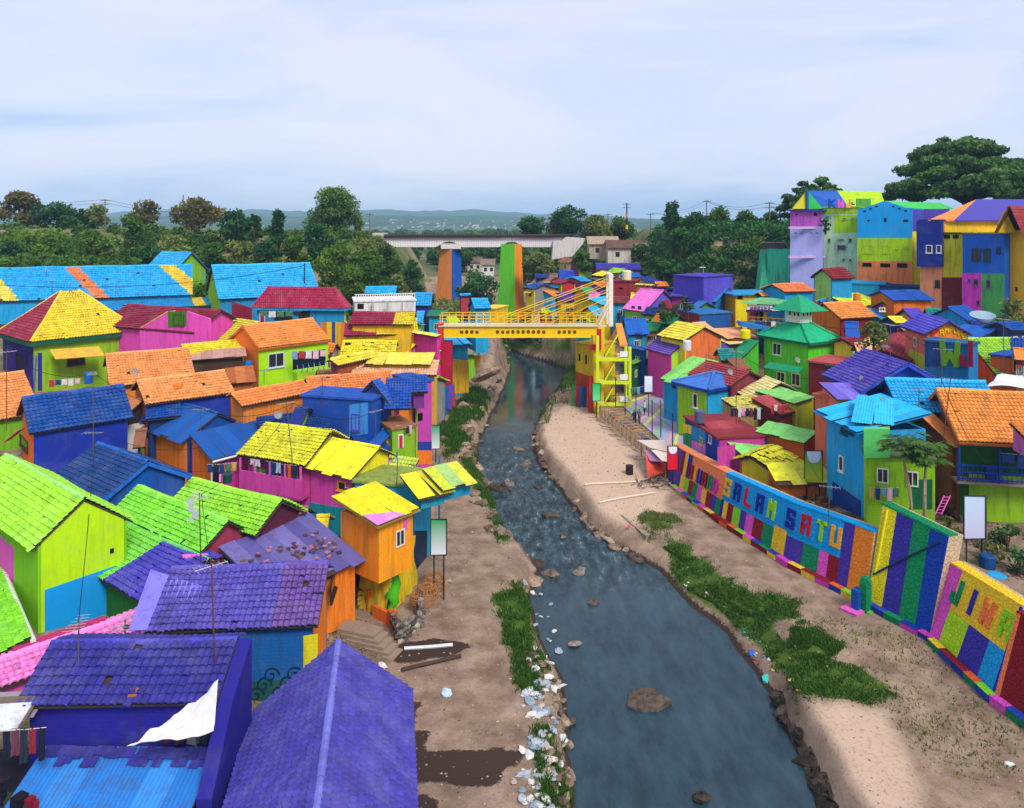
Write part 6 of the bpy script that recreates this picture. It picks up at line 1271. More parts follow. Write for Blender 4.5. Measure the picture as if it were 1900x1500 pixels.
# ------------------------------------------------------------------ railway bridge
YR = 165.0; rb = thing('railway_bridge', 'white plate girder railway bridge on tapered painted piers spanning the valley', 'bridge', PY(900,460,YR))
spans = [(708,833),(835,949),(951,1050)]; zt = PY(0,439,YR).z; zbm = PY(0,459,YR).z; zn = PY(0,449,YR).z
for (ua, ub) in spans:
    x0, x1 = PY(ua,0,YR).x, PY(ub,0,YR).x; N = 28
    for yy_ in (YR, YR+2.2):
        mb = MB(); up_, dn = [], []
        for k in range(N+1):
            x = x0 + (x1-x0)*k/N; q = min(k, N-k)/N; zz_ = zn + (zbm - zn)*float(sstep(0.03, .22, q)); up_.append((x, zt-.25)); dn.append((x, zz_))
        for k in range(N):
            V = [(dn[k][0],yy_,dn[k][1]),(dn[k+1][0],yy_,dn[k+1][1]),(up_[k+1][0],yy_,up_[k+1][1]),(up_[k][0],yy_,up_[k][1])]
            mb.face(V); mb.face([(x,y+.12,z) for x,y,z in reversed(V)]); mb.face([V[1],V[0],(V[0][0],yy_+.12,V[0][2]),(V[1][0],yy_+.12,V[1][2])])
        part('girder', mb, plain('#efe8e8', .6), rb)
        mb = MB()
        for k in range(N+1): mb.obox(Vector((up_[k][0]-.06, yy_-.13, dn[k][1]+.05)), Vector((.12,0,0)), Vector((0,.12,0)), UP*(up_[k][1]-dn[k][1]-.06))
        part('stiffeners', mb, plain('#d6ced2', .6), rb, None, 'stuff')
        mb = MB()
        for k in range(N): a, b = Vector((dn[k][0],yy_-.16,dn[k][1]-.08)), Vector((dn[k+1][0],yy_-.16,dn[k+1][1]-.08)); mb.obox(a, b-a, Vector((0,.4,0)), UP*.09)
        part('bottom_flange', mb, plain('#6a5a58', .7), rb)
xl, xr_ = PY(706,0,YR).x, PY(1052,0,YR).x
mb = MB(); mb.obox(Vector((xl, YR-.7, zt-.24)), Vector((xr_-xl,0,0)), Vector((0,3.8,0)), UP*.5); part('deck', mb, plain('#3a2c2c', .8), rb)
for y_ in (YR+.6, YR+1.7): mb = MB(); mb.obox(Vector((xl-1, y_, zt+.3)), Vector((xr_-xl+3,0,0)), Vector((0,.08,0)), UP*.14); part('rail', mb, plain('#5a4a42', .5), rb)
def pier(us_t, us_b, vt, vb, Yt, cf, cs, dep):
    (a0,a1,a2),(b0,b1,b2) = us_t, us_b; t0,t1,t2 = PY(a0,vt,Yt+.6),PY(a1,vt,Yt-1.4),PY(a2,vt,Yt+.9); q0,q1,q2 = PY(b0,vb,Yt+.6),PY(b1,vb,Yt-1.8),PY(b2,vb,Yt+.9)
    bk_t = t0 + (t2 - t1); bk_b = q0 + (q2 - q1)
    V = [q0,q1,q2,bk_b,t0,t1,t2,bk_t]
    for nm, f, c in (('pier_face',(0,1,5,4),cf),('pier_face',(1,2,6,5),cs),('pier_face',(2,3,7,6),cs),('pier_face',(3,0,4,7),cf),('pier_top',(4,5,6,7),'#d8d0cc')):
        mb = MB(); mb.face([V[i] for i in f], .5, [(V[i].x*.7+V[i].y*.7, V[i].z) for i in f]); part(nm, mb, wall(c, True, .3), rb)
pier((930,955,968),(918,955,975),453,640,162,'#66d02a','#f5901c',3)
pier((816,838,854),(806,838,860),461,590,166,'#e08a3a','#1258b8',3)
p = [PY(u,v,162.2) for u,v in ((816,453),(854,453),(854,463),(816,463))]; mb = MB(); mb.slab([q + Vector((0,2.5,0)) for q in p], Vector((0,2.8,0))); part('pier_cap', mb, plain('#d8d0c8'), rb)
for (u0,u1,v0_,v1,c) in ((688,711,433,462,'#d8d2d0'),(1026,1050,447,480,'#d4ccc8')):
    a = PY(u0,v1,YR-1); b = PY(u1,v0_,YR-1); mb = MB(); mb.obox(Vector((a.x,YR-1,a.z)), Vector((b.x-a.x,0,0)), Vector((0,6,0)), UP*(b.z-a.z)); part('abutment', mb, wall(c, True, .6), rb)
mb = MB(); mb.slab([PY(1050,440,YR-1.2),PY(1086,443,YR-1.2),PY(1082,452,YR-1.2),PY(1062,476,YR-1.2),PY(1024,482,YR-1.2),PY(1026,460,YR-1.2)], Vector((0,5,0))); part('wing_wall', mb, wall('#dcd4d0', True, .6), rb)
mb = MB(); mb.slab([PY(615,436,166),PY(690,437,165),PY(690,444,165),PY(615,444,166)], Vector((0,4,0))); part('parapet_wall', mb, plain('#cfc8c4'), rb)
# ------------------------------------------------------------------ vegetation
def leaves(clumps, per, size, seed, asp=1.6, droop=0.0):
    """leaf-sized faces spread through ellipsoid clumps (centre, radii, tone)"""
    rg = np.random.RandomState(seed); V = []; T = []
    for (c, r, tone) in clumps:
        n_ = max(8, int(per * (r[0]*r[1]*r[2]) ** (0.62)))
        d = rg.normal(size=(n_, 3)); d /= np.linalg.norm(d, axis=1)[:, None]
        rad = rg.uniform(0.25, 1.08, n_) ** 0.55
        pos = np.array(c) + d * rad[:, None] * np.array(r)
        a = rg.normal(size=(n_, 3)) + d * 0.4; a[:, 2] -= droop; a /= np.linalg.norm(a, axis=1)[:, None]
        b = np.cross(a, rg.normal(size=(n_, 3))); b /= np.linalg.norm(b, axis=1)[:, None]
        sz = size * rg.uniform(0.55, 1.35, n_)
        a = a * (sz * asp / 2)[:, None]; b = b * (sz / 2)[:, None]
        q = np.stack([pos - a, pos - b*0.9, pos + a, pos + b*0.9], 1); V.append(q.reshape(-1, 3))
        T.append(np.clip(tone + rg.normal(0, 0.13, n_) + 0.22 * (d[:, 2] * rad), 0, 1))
    V = np.concatenate(V); T = np.concatenate(T); me = bpy.data.meshes.new('crown'); n4 = len(V) // 4
    me.vertices.add(len(V)); me.vertices.foreach_set('co', V.reshape(-1).astype(np.float32)); me.loops.add(len(V)); me.loops.foreach_set('vertex_index', np.arange(len(V), dtype=np.int32))
    me.polygons.add(n4); me.polygons.foreach_set('loop_start', np.arange(0, len(V), 4, dtype=np.int32)); me.polygons.foreach_set('loop_total', np.full(n4, 4, dtype=np.int32))
    at = me.attributes.new('tv', 'FLOAT', 'FACE'); at.data.foreach_set('value', T.astype(np.float32)); me.update(); return me
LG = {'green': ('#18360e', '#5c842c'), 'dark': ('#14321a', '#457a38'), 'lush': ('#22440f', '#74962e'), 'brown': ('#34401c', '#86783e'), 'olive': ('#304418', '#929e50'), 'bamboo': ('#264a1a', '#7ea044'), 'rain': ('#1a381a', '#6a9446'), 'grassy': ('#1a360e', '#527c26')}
def limb(mb, a, b, r0, r1, rg, n=5):
    pts = [a + (b - a) * (k / n) + Vector((rg.gauss(0, 1), rg.gauss(0, 1), rg.gauss(0, .5))) * (b - a).length * 0.035 * (0 < k < n) for k in range(n + 1)]
    mb.tube(pts, [r0 + (r1 - r0) * k / n for k in range(n + 1)], 6)
def tree(name, label, base, Ht, Wd, kind='green', form='broad', seed=1, leaf=0.5, per=70, group=None, n=11, barkc='#4a3a2c', low=0.32):
    rg = random.Random(seed); root = thing(name, label, 'tree' if 'bush' not in name else 'bush', base, group); b0 = Vector(base); mb = MB(); cl = []
    if form == 'broad':
        for k in range(n):
            a = rg.uniform(0, 6.28); q = math.sqrt(rg.random()); zz = rg.uniform(low, 1.0); sp = math.sin(min(1, (zz - low) / (1 - low) * 0.85 + 0.18) * math.pi) ** 0.6
            c = Vector((math.cos(a)*q*Wd*.42*sp, math.sin(a)*q*Wd*.42*sp, Ht * zz * 0.92)); r = Wd * rg.uniform(.17, .29)
            cl.append((c, (r, r, r*rg.uniform(.6,.9)), rg.uniform(.2, .62)))
        tr = Vector((0, 0, Ht * (low + .12)))
    elif form == 'rain':
        for k in range(n):
            a = rg.uniform(0, 6.28); q = math.sqrt(rg.uniform(0.02, 1)); c = Vector((math.cos(a)*q*Wd*.46, math.sin(a)*q*Wd*.40, Ht * (.97 - .55*q*q + rg.uniform(-.22, .02)))); r = Wd * rg.uniform(.035, .08)
            cl.append((c, (r*1.1, r*1.1, r*.5), rg.uniform(.15, .7)))
        tr = Vector((0, 0, Ht * .3))
    elif form == 'bamboo':
        for k in range(n):
            a = rg.uniform(0, 6.28); lean_ = rg.uniform(.15, 1); top_ = rg.uniform(.72, 1.0)
            for t in (.25, .4, .55, .7, .82, .92, 1.0): cl.append((Vector((math.cos(a)*Wd*.46*lean_*t**1.6, math.sin(a)*Wd*.35*lean_*t**1.6, Ht*top_*t*(1 - .12*lean_*t))), (Wd*.10, Wd*.10, Ht*.07), rg.uniform(.3, .75)))
        tr = None
    elif form == 'column':
        for k in range(n): zz = .18 + .8*k/n; r = Wd*(.30 if zz < .75 else .22)*rg.uniform(.8, 1.1); cl.append((Vector((rg.gauss(0, Wd*.09), rg.gauss(0, Wd*.09), Ht*zz)), (r, r, Ht*.085), rg.uniform(.2, .5)))
        tr = Vector((0, 0, Ht * .3))
    if tr is not None:
        r0 = max(.12, Ht * .024 * (1.6 if form == 'rain' else 1)); limb(mb, b0 - UP*.4, b0 + tr, r0*1.25, r0*.8, rg)
        for (c, r, t_) in cl:
            m_ = b0 + tr + (c - tr) * .5 + UP * .05 * Ht; limb(mb, b0 + tr - UP * rg.uniform(0, .1)*Ht, m_, r0*.55, r0*.3, rg, 4); limb(mb, m_, b0 + c, r0*.3, r0*.07, rg, 4)
    else:
        for k in range(18): a = rg.uniform(0, 6.28); q = rg.random()*Wd*.35; limb(mb, b0 + Vector((math.cos(a)*.5, math.sin(a)*.5, 0)), b0 + Vector((math.cos(a)*q, math.sin(a)*q, Ht*rg.uniform(.7, .95))), .08, .03, rg)
    part('trunk', mb, bark(barkc), root)
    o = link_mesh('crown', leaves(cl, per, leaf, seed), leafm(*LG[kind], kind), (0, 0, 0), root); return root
def tp(name, label, u, vt, vb, wpx, Y, kind='green', form='broad', seed=1, **k):
    p = PY(u, vb, Y); Ht = (vb - vt) * Y / F; Wd = wpx * Y / F; return tree(name, label, p, Ht, Wd, kind, form, seed, **k)
GR1 = 'trees along the railway embankment'
tp('embankment_tree', 'brownish round-topped tree at the left frame edge above the embankment', 35, 362, 425, 78, 160, 'brown', 'broad', 11, group=GR1, n=14)
tp('embankment_tree', 'dark small-crowned tree next to the brownish tree at the left edge', 72, 370, 425, 34, 157, 'dark', 'broad', 12, group=GR1)
tp('embankment_tree', 'dark green spreading tree left of the first power pole', 105, 383, 432, 70, 164, 'dark', 'broad', 13, group=GR1, low=.15)
tp('embankment_tree', 'low dark tree with flat top beneath the overhead wires', 150, 390, 430, 60, 168, 'dark', 'broad', 14, group=GR1, low=.1)
tp('embankment_tree', 'mottled olive tree growing beside the first power pole', 182, 382, 430, 46, 163, 'olive', 'broad', 15, group=GR1)
tp('embankment_tree', 'thin russet tree with open crown above the yellow stripe roof', 270, 372, 428, 62, 160, 'brown', 'broad', 16, group=GR1, per=42, n=13)
tp('embankment_tree', 'wide russet and green tree leaning over the railway', 366, 374, 430, 82, 160, 'brown', 'broad', 17, group=GR1, per=48, n=16)
tp('embankment_tree', 'dense dark green tree with a second small crown beside it', 438, 388, 462, 58, 150, 'dark', 'broad', 18, group=GR1, n=14)
tp('embankment_tree', 'small round dark tree just right of the dense dark tree', 473, 398, 440, 26, 152, 'dark', 'broad', 19, group=GR1)
tp('embankment_tree', 'dark upright egg-shaped tree standing alone before the hills', 516, 388, 462, 44, 148, 'dark', 'column', 20, group=GR1, n=12, per=90)
tp('bamboo_clump', 'tallest feathery bamboo clump left of the railway bridge', 618, 352, 446, 96, 166, 'bamboo', 'broad', 21, n=26, per=90, low=.12, leaf=.4)
tp('bamboo_clump', 'short feathery clump at the foot of the tall bamboo', 664, 400, 442, 34, 168, 'bamboo', 'bamboo', 22, n=6, per=80)
GR2 = 'trees and bushes at the foot of the embankment'
for k, (u, vt, vb, w_, Y, kd, fm_, lb) in enumerate((
 (242,400,488,62,140,'green','broad','slender green tree with pale trunk above the long cyan roof'),(60,432,492,120,132,'lush','broad','broad lush bush at the left edge above the cyan roof'),(165,430,490,90,134,'lush','broad','lush bush beside the banana plant'),(325,440,492,70,134,'olive','broad','olive bush behind the small cyan roof'),(395,450,494,60,132,'green','broad','green bush between the two cyan roofs'),
 (440,442,495,64,133,'olive','broad','spreading olive bush above the cyan gable'),(495,445,492,52,131,'dark','broad','dark bush above the cyan gable ridge'),(548,440,500,60,132,'green','broad','green bush at the end of the cyan ridge'),(586,418,500,76,134,'dark','broad','dark leafy tree at the foot of the bamboo'),(625,455,560,92,124,'lush','broad','large yellow-green shrub right of the cyan gable'),
 (680,470,545,80,126,'green','broad','rounded shrub behind the white balustrade'),(655,500,580,60,118,'lush','broad','yellow flowering shrub beside the cyan gable'),(715,455,540,62,140,'green','broad','green shrub on the bare earth slope'),(765,480,560,56,135,'dark','broad','dark shrub left of the orange pier'),(885,495,575,70,140,'dark','broad','dark tree between the two bridge piers'),(740,505,560,44,128,'olive','broad','dry bush on the slope below the abutment'),
 (120,455,494,70,128,'green','broad','low green bush over the orange roof stripe'),(20,455,494,60,126,'dark','broad','dark bush in the corner above the cyan roof'),(280,455,492,50,128,'dark','broad','dark bush left of the raised cyan roof'),(700,440,480,60,155,'olive','broad','dry shrub under the left abutment'),(560,470,520,44,126,'lush','broad','bright bush behind the cyan roof corner'))):
    tp('hillside_bush' if vb - vt < 70 else 'hillside_tree', lb, u, vt, vb, w_, Y, kd, fm_, 40 + k, group=GR2, low=.08, n=13, leaf=.42, per=80)
GR3 = 'trees beyond the bridge and on the right hillside'
for k, (u, vt, vb, w_, Y, kd, lb, lw) in enumerate((
 (985,408,440,56,185,'dark','dark low tree right of the railway deck',.1),(1058,382,440,66,185,'dark','tall broad tree with uneven crown beyond the far abutment',.2),(1108,404,440,66,182,'olive','olive tree left of the striped pole',.1),(1150,408,440,56,184,'green','green tree right of the striped pole',.1),(1030,405,440,36,190,'olive','thin tree next to the tall uneven tree',.15),
 (1248,374,480,46,146,'dark','tall thin crowned tree at the edge of the right hillside',.4),(1290,392,500,70,142,'dark','dark tree hanging over the hillside houses',.2),(1335,388,470,74,144,'green','high green tree in the middle of the hillside clump',.25),(1385,396,470,62,144,'green','green tree at the end of the hillside clump',.25),(1262,425,545,70,134,'dark','dark tree low on the slope left of the clump',.1),
 (1305,440,545,80,133,'dark','dark dense tree in the shaded hollow of the slope',.1),(1335,455,520,52,130,'lush','pale leafy bush in front of the white house on the slope',.05),(1395,440,500,66,131,'lush','broad leafy bush above the turquoise wall',.1),(1432,395,450,50,150,'green','rounded tree behind the power pylon',.2),(1225,480,545,60,136,'green','bushy tree behind the violet block',.05),
 (1355,490,548,90,128,'dark','dark creeper thicket at the foot of the slope',.02),(1405,500,550,60,126,'dark','dark thicket beside the turquoise wall',.02),(1190,455,500,50,150,'green','bush below the white veranda house',.05),(1080,465,500,40,150,'green','bush under the far abutment',.05),(1000,470,520,60,156,'olive','dry shrub right of the green pier',.05),(970,470,540,44,170,'green','tree just behind the green pier',.05),(1440,428,462,44,128,'dark','dark bush behind the grey shack',.05))):
    tp('hillside_tree' if vb - vt > 60 else 'hillside_bush', lb, u, vt, vb, w_, Y, kd, 'broad', 80 + k, group=GR3, low=lw, n=14, leaf=.45, per=75)
tp('rain_tree', 'huge umbrella-shaped rain tree on the skyline at upper right', 1790, 250, 410, 290, 128, 'rain', 'rain', 5, n=165, per=140, leaf=.5, barkc='#2c241c')
tp('rain_tree', 'second rain tree with rusty patches cut by the right frame edge', 1905, 290, 420, 150, 122, 'rain', 'rain', 6, n=80, per=150, leaf=.5, barkc='#2c241c')
tp('rain_tree', 'smaller umbrella tree behind the painted gable on the hill', 1512, 330, 420, 140, 142, 'rain', 'rain', 8, n=80, per=150, leaf=.5, barkc='#2c241c')
tp('embankment_tree', 'low hedge-like tree behind the lime roof on the hill', 1640, 362, 410, 60, 150, 'rain', 'broad', 9, low=.1)
tp('village_bush', 'white flowered bush beside the violet gable', 1240, 556, 592, 40, 98, 'dark', 'broad', 71, low=.05, leaf=.3, per=110)
tp('village_bush', 'round bush in front of the dark maroon wall', 1622, 600, 645, 62, 66, 'olive', 'broad', 72, low=.05, leaf=.22, per=150)
tp('village_bush', 'small bush on the rooftop beside the maroon panel', 1274, 550, 576, 26, 101, 'dark', 'broad', 73, low=.05, leaf=.3)
tp('village_bush', 'overhanging creeper on the upper corner of the stained tower', 1532, 400, 430, 18, 110, 'dark', 'broad', 74, low=.05, leaf=.3)
tp('village_bush', 'weeds growing at the base of the amber house', 1880, 560, 600, 60, 80, 'olive', 'broad', 75, low=.05, leaf=.3)
# papaya trees by the lime wall
for k, (u, vt, vb) in enumerate(((1688, 800, 955), (1716, 815, 960))):
    Y = 43.0 - .4*k; b0 = PY(u, vb, Y); Ht = (vb - vt)*Y/F; rg = random.Random(k)
    root = thing('papaya_tree', ['papaya tree with slender pale trunk against the lime wall','thinner papaya tree nearer the blue balcony'][k], 'tree', b0, 'papaya trees'); mb = MB()
    limb(mb, b0 - UP*.3, b0 + UP*Ht*.86 + Vector((-.25+.3*k, 0, 0)), .11, .07, rg); part('trunk', mb, bark('#9a8a6a'), root); top = b0 + UP*Ht*.86 + Vector((-.25+.3*k, 0, 0))
    for j in range(46):
        a = j*2.4 + k; L = rg.uniform(.5, 1.25); el_ = rg.uniform(-.5, .7); e = Vector((math.cos(a)*math.cos(el_), math.sin(a)*math.cos(el_), math.sin(el_)))*L; mb = MB(); mb.tube([top, top + e*.6 + UP*.08, top + e], .018, 4)
        for q in range(7):      # lobed leaf
            ang = a + (q-3)*.42; dd = Vector((math.cos(ang), math.sin(ang), -.35)).normalized()*rg.uniform(.5, .75)*(1-.08*abs(q-3)); sd_ = Vector((-dd.y, dd.x, 0))*.17; t0 = top + e
            mb.face([t0, t0 + dd*.5 + sd_, t0 + dd, t0 + dd*.5 - sd_], rg.uniform(.2, .8))
        part('leaf', mb, leafm('#22401a', '#5c8230', 'papaya'), root)
# banana plants on the embankment
for k, (u, vb, Y) in enumerate(((190, 478, 133), (150, 480, 132), (285, 482, 134))):
    b0 = PY(u, vb, Y); root = thing('banana_plant', ['banana plant with torn arching leaves above the orange roof stripe','banana plant left of the orange roof stripe','banana plant left of the raised cyan roof'][k], 'plant', b0, 'banana plants on the embankment'); mb = MB(); mb.tube([b0 - UP*.3, b0 + UP*1.8], [.2, .13], 7); part('stem', mb, plain('#7a8a4a'), root)
    for j in range(8):
        a = j*.8 + k; mb = MB(); pr = None
        for q in range(6):
            t = q/5; c = b0 + UP*(1.7 + 1.9*t - 1.5*t*t) + Vector((math.cos(a), math.sin(a), 0))*2.3*t; w_ = .34*math.sin(math.pi*(.12+.85*t)); sd_ = Vector((-math.sin(a), math.cos(a), 0))*w_
            if pr: mb.face([pr[0], pr[1], c + sd_, c - sd_], .75)
            pr = (c - sd_, c + sd_)
        part('leaf', mb, leafm('#2c5012', '#86a838', 'banana'), root)
# undergrowth covering the slopes: a mass nobody could count
def cover(name, label, pts, per, size, kind, seed, rr=(.5, 1.3)):
    rg = random.Random(seed); cl = []
    for (x, y, z) in pts: r = rg.uniform(*rr); cl.append(((x, y, z + r*.35), (r*1.3, r*1.3, r), rg.uniform(.15, .7)))
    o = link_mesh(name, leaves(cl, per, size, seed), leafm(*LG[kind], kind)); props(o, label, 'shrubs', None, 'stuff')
rg = random.Random(2); A = []; B_ = []
while len(A) < 1050:
    x = rg.uniform(-118, -26); y = rg.uniform(112, 163)
    if y > railY(x) - 3.5: continue
    z = gzf(x, y); u, v = pix((x, y, z))
    if z > 7 and -60 < u < 800 and rg.random() < .8: A.append((x, y, z))
cover('undergrowth', 'tangled green undergrowth covering the railway embankment', A, 46, .5, 'green', 3, (.4, 1.4))
while len(B_) < 1050:
    x = rg.uniform(16, 70); y = rg.uniform(110, 176); z = gzf(x, y); u, v = pix((x, y, z))
    if z > 8 and 1060 < u < 1480: B_.append((x, y, z))
cover('undergrowth', 'dark creeper covering the shaded right hillside', B_, 46, .5, 'dark', 4, (.5, 1.3))
C_ = []
for k in range(420):
    x = rg.uniform(-34, 5); y = rg.uniform(118, 168); z = gzf(x, y)
    if z > 1.2 and not (abs(x + 14) < 4 and abs(y-165) < 5): C_.append((x, y, z))
cover('undergrowth', 'mixed scrub in the valley under the railway bridge', C_, 44, .45, 'olive', 5, (.4, 1.2))
D_ = []
for k in range(700):
    y = rg.uniform(240, 900); u = rg.uniform(-100, 1500); x = (u-UC)/F*y; D_.append((x, y, 8.5 + rg.uniform(0, 3)))
cover('far_wood', 'far belt of trees between the railway and the hills', D_, 30, 1.5, 'green', 6, (2.0, 5.0))
# bank grass
def grass(name, label, polys, count, kind, seed, hgt=(.12, .4)):
    rg = np.random.RandomState(seed); V = []; T = []; tries = 0; got = 0
    while got < count and tries < 60:
        tries += 1; n_ = 20000; poly = polys[rg.randint(len(polys))]; pu = np.array(poly); u = rg.uniform(pu[:,0].min()-25, pu[:,0].max()+25, n_); v = rg.uniform(pu[:,1].min()-15, pu[:,1].max()+15, n_)
        z = np.full(n_, .8)
        for _ in range(4): Y = F*(H - z)/(v - V0); X = (u-UC)/F*Y; z = gsample(GZ, X, Y)
        ok = (inpoly(u + gsample(_nu, X, Y) + rg.normal(0, 5, n_), v + gsample(_nv, X, Y) + rg.normal(0, 4, n_), poly) > 0) & (z > .05) & (z < 4) & (gsample(_nf, X, Y) + rg.uniform(-.7, .7, n_) > .08)
        w_ = rg.random(n_) < Y.astype(float)**2 / 6000.0 ; ok &= w_
        X, Y, z = X[ok], Y[ok], z[ok]; m_ = len(X); a = rg.uniform(0, 6.28, m_); hh_ = rg.uniform(hgt[0], hgt[1], m_); le = rg.normal(0, .35, (m_, 2)) * hh_[:, None]; wd = .02 + .03*rg.random(m_)
        b = np.stack([X, Y, z - .03], 1); sd_ = np.stack([np.cos(a)*wd, np.sin(a)*wd, 0*a], 1); tp_ = b + np.stack([le[:,0], le[:,1], hh_], 1)
        V.append(np.stack([b - sd_, b + sd_, tp_ + sd_*.3, tp_ - sd_*.3], 1).reshape(-1, 3)); T.append(rg.uniform(0, 1, m_)); got += m_
    V = np.concatenate(V)[:count*4]; T = np.concatenate(T)[:count]; me = bpy.data.meshes.new(name); n4 = len(V)//4
    me.from_pydata(V.tolist(), [], np.arange(n4*4).reshape(-1, 4).tolist()); at = me.attributes.new('tv', 'FLOAT', 'FACE'); at.data.foreach_set('value', T[:n4].astype(np.float32)); me.update()
    o = link_mesh(name, me, leafm(*LG[kind], kind)); props(o, label, 'grass', None, 'stuff')
grass('bank_grass', 'long green grass along the left water edge', G_POLY[:6], 26000, 'grassy', 1, (.06, .3))
grass('bank_grass', 'green grass sloping to the water on the right bank', G_POLY[6:7] + G_POLY[10:], 30000, 'grassy', 2, (.04, .2))
grass('dry_grass', 'thin dry grass between the striped wall and the sand', DRY + G_POLY[7:8], 7000, 'olive', 3, (.05, .18))
grass('bank_grass', 'grass patches on the far banks under the footbridge', G_POLY[8:10] + G_POLY[2:4], 14000, 'grassy', 4, (.2, .6))
# ------------------------------------------------------------------ more riverside houses
h = boxh('magenta_tower_house', 'narrow magenta brick tower house standing on the river bank', 770, 66.5, 801, 67.5, 712, 4, wc={'f':'#c044a8','l':'#a83a98'}, top='#1450a8', zb=1.2, dirt=.3)
hole(h,'f',(775,767,784,781),.03,name='window'); patch(h,'f',[(771,820),(801,820),(801,836),(771,836)],'#24409a'); patch(h,'f',[(771,836),(801,836),(801,862),(771,862)],'#f07a1a')
mb = MB(); a = PY(766,705,66.3); mb.obox(Vector((a.x,a.y,1.2)), Vector((.28,0,0)), Vector((0,.28,0)), UP*(a.z-1.2)); part('corner_post', mb, wall('#5a48b0'), h.root)
mb = MB(); a = PY(771,740,66.0); mb.obox(Vector((a.x,a.y,1.2)), Vector((.16,0,0)), Vector((0,.16,0)), UP*(a.z-1.2)); part('corner_post', mb, wall('#a8d020'), h.root)
shed('blue_roof_top', 'small blue tiled roof capping the magenta tower', (760,697,792,696), 9.9, (792,719), end=2, pitch=26, rc='#1a58b4', wc='#7a3a90', zb=7.5, w=2.2, tile=(.24,.3))
h = boxh('orange_block_house', 'orange block house between the deep blue parapet and the magenta tower', 702, 60.5, 765, 64.5, 744, 4, wc={'f':'#f08a18','l':'#e87a14'}, top='#1450a8', zb=2)
win(h,'f',(732,756,740,772),'#e040a0',1); shed('blue_roof_top', 'blue tiled roof with bent corner over the orange block house', (716,703,764,702), 10.6, (714,741), end=1, pitch=36, rc='#1854b0', wc='#e08020', zb=8.6, w=2.6, tile=(.24,.3))
gable('blue_dormer', 'small steep blue dormer roof beside the weathered orange roof', (690,711,705,706), 10.6, (676,737), end=1, pitch=44, rc='#1a5ab8', wc='#1a4aa0', zb=8, w=1.6, tile=(.24,.3))
h = boxh('river_shed', 'brown roofed lime shed at the foot of the orange block house', 728, 57, 770, 58, 798, 3, wc={'f':'#84b81c'}, top='#a06a48', zb=1.4)
door(h,'f',(738,806,748,832),'#c02a3a')
h = boxh('cyan_balcony_house', 'narrow house with cyan balcony and hanging clothes facing the river', 768, 47.0, 800, 50.0, 905, 4, wc={'f':'#22a4cc','r':'#1a98c4'}, top='#8a9a40', zb=1.2, dirt=.4)
CB = h
o, n, d = h.r; z0 = 4.9; a = Vector((h.bb.x, h.bb.y, z0)); 
mb = MB(); mb.obox(a + h.d*.02 - h.n*3.2, h.n*3.2, h.d*1.5, UP*.12); part('balcony_floor', mb, plain('#3a5a60'), h.root)
for (q, e) in ((a + h.d*1.45 - h.n*3.2, h.n*3.2), (a + h.d*.03, h.d*1.4)): mb = MB(); t_ = h.d*.07 if abs(e.dot(h.n)) > 1 else h.n*.07; mb.obox(q + UP*.125, e, t_, UP*.95); part('balcony_panel', mb, wall('#30b4dc', False, .2), h.root)
for q in (a + h.d*1.4, a + h.d*1.4 - h.n*3.1): mb = MB(); mb.obox(Vector((q.x,q.y,1.0)), h.d*.1, h.n*.1, UP*6.2); part('balcony_post', mb, plain('#2a7aa8'), h.root)
shed('lime_sheet_roof', 'weathered yellow-green sheet roof over the cyan balcony', (784,872,848,858), 7.6, (802,905), end=1, pitch=14, roof='metal', rc=['#c8d43c','#a8cc78','#d8d840'], wc='#1a90b8', zb=6.2, w=2.4, jit=2)
shed('yellow_sheet_roof', 'yellow sheet roof patched with moss beside the orange corner house', (742,884,800,872), 7.4, (770,928), end=1, pitch=16, roof='metal', rc=['#e8dc28','#d8d030'], wc='#1a90a8', zb=6, w=2.6, jit=2)
patch(h,'f',[(768,985),(792,985),(792,1090),(768,1090)],'#1c2a44')
# base of the orange corner house: yellow rough plaster with a painted serpent
oc = thing('mural_wall', 'rough yellow plastered wall with a painted green serpent below the orange corner house', 'wall', P(730,1120,1.4))
a, b, c = P(668,1128,1.3), P(722,1140,1.3), P(768,1085,1.3)
for p, q, cc in ((a, b, '#e0c020'), (b, c, '#eac61a')):
    mb = MB(); nn = hn(Vector((-(q-p).y, (q-p).x, 0))); N = 10; V = []
    for i in range(N+1):
        for j in range(7):
            w_ = p + (q-p)*(i/N) + UP*(j/6*3.0) ; k_ = .18*math.sin(i*1.9+j*1.3) + .3*(1-j/6); V.append(w_ - nn*k_*.6)
    mb.idx(V, [(i*7+j, (i+1)*7+j, (i+1)*7+j+1, i*7+j+1) for i in range(N) for j in range(6)]); part('plaster_face', mb, wall(cc, False, .7), oc, smooth=True)
mb = MB(); sp_ = [b + (c-b)*t - Vector((.0,.3,0)) + UP*z for t, z in ((.05,.2),(.2,.5),(.1,1.0),(.25,1.5),(.2,2.0),(.38,2.6))]; mb.tube(sp_, [.12,.34,.42,.36,.28,.1], 8); part('painted_serpent', mb, plain('#4cb822', .6), oc, smooth=True)
mb = MB(); mb.obox(Vector((a.x-2.2,a.y+1.0,1.3)), Vector((2.4,.2,0)), Vector((0,.2,0)), UP*3.2); part('teal_wall', mb, wall('#0f8ea0'), oc)
mb = MB(); mb.obox(Vector((a.x-1.2,a.y+.75,1.3)), Vector((.9,.1,0)), Vector((0,.2,0)), UP*2.1); part('doorway', mb, plain('#0c0a10'), oc)
for k, (u, v) in enumerate(((684,1128),(728,1158))): p = P(u,v,1.4); mb = MB(); mb.box((p.x,p.y,1.0), .35, .5, 1.5-.4*k, .6); part('orange_pillar', mb, wall('#f0721a'), oc)
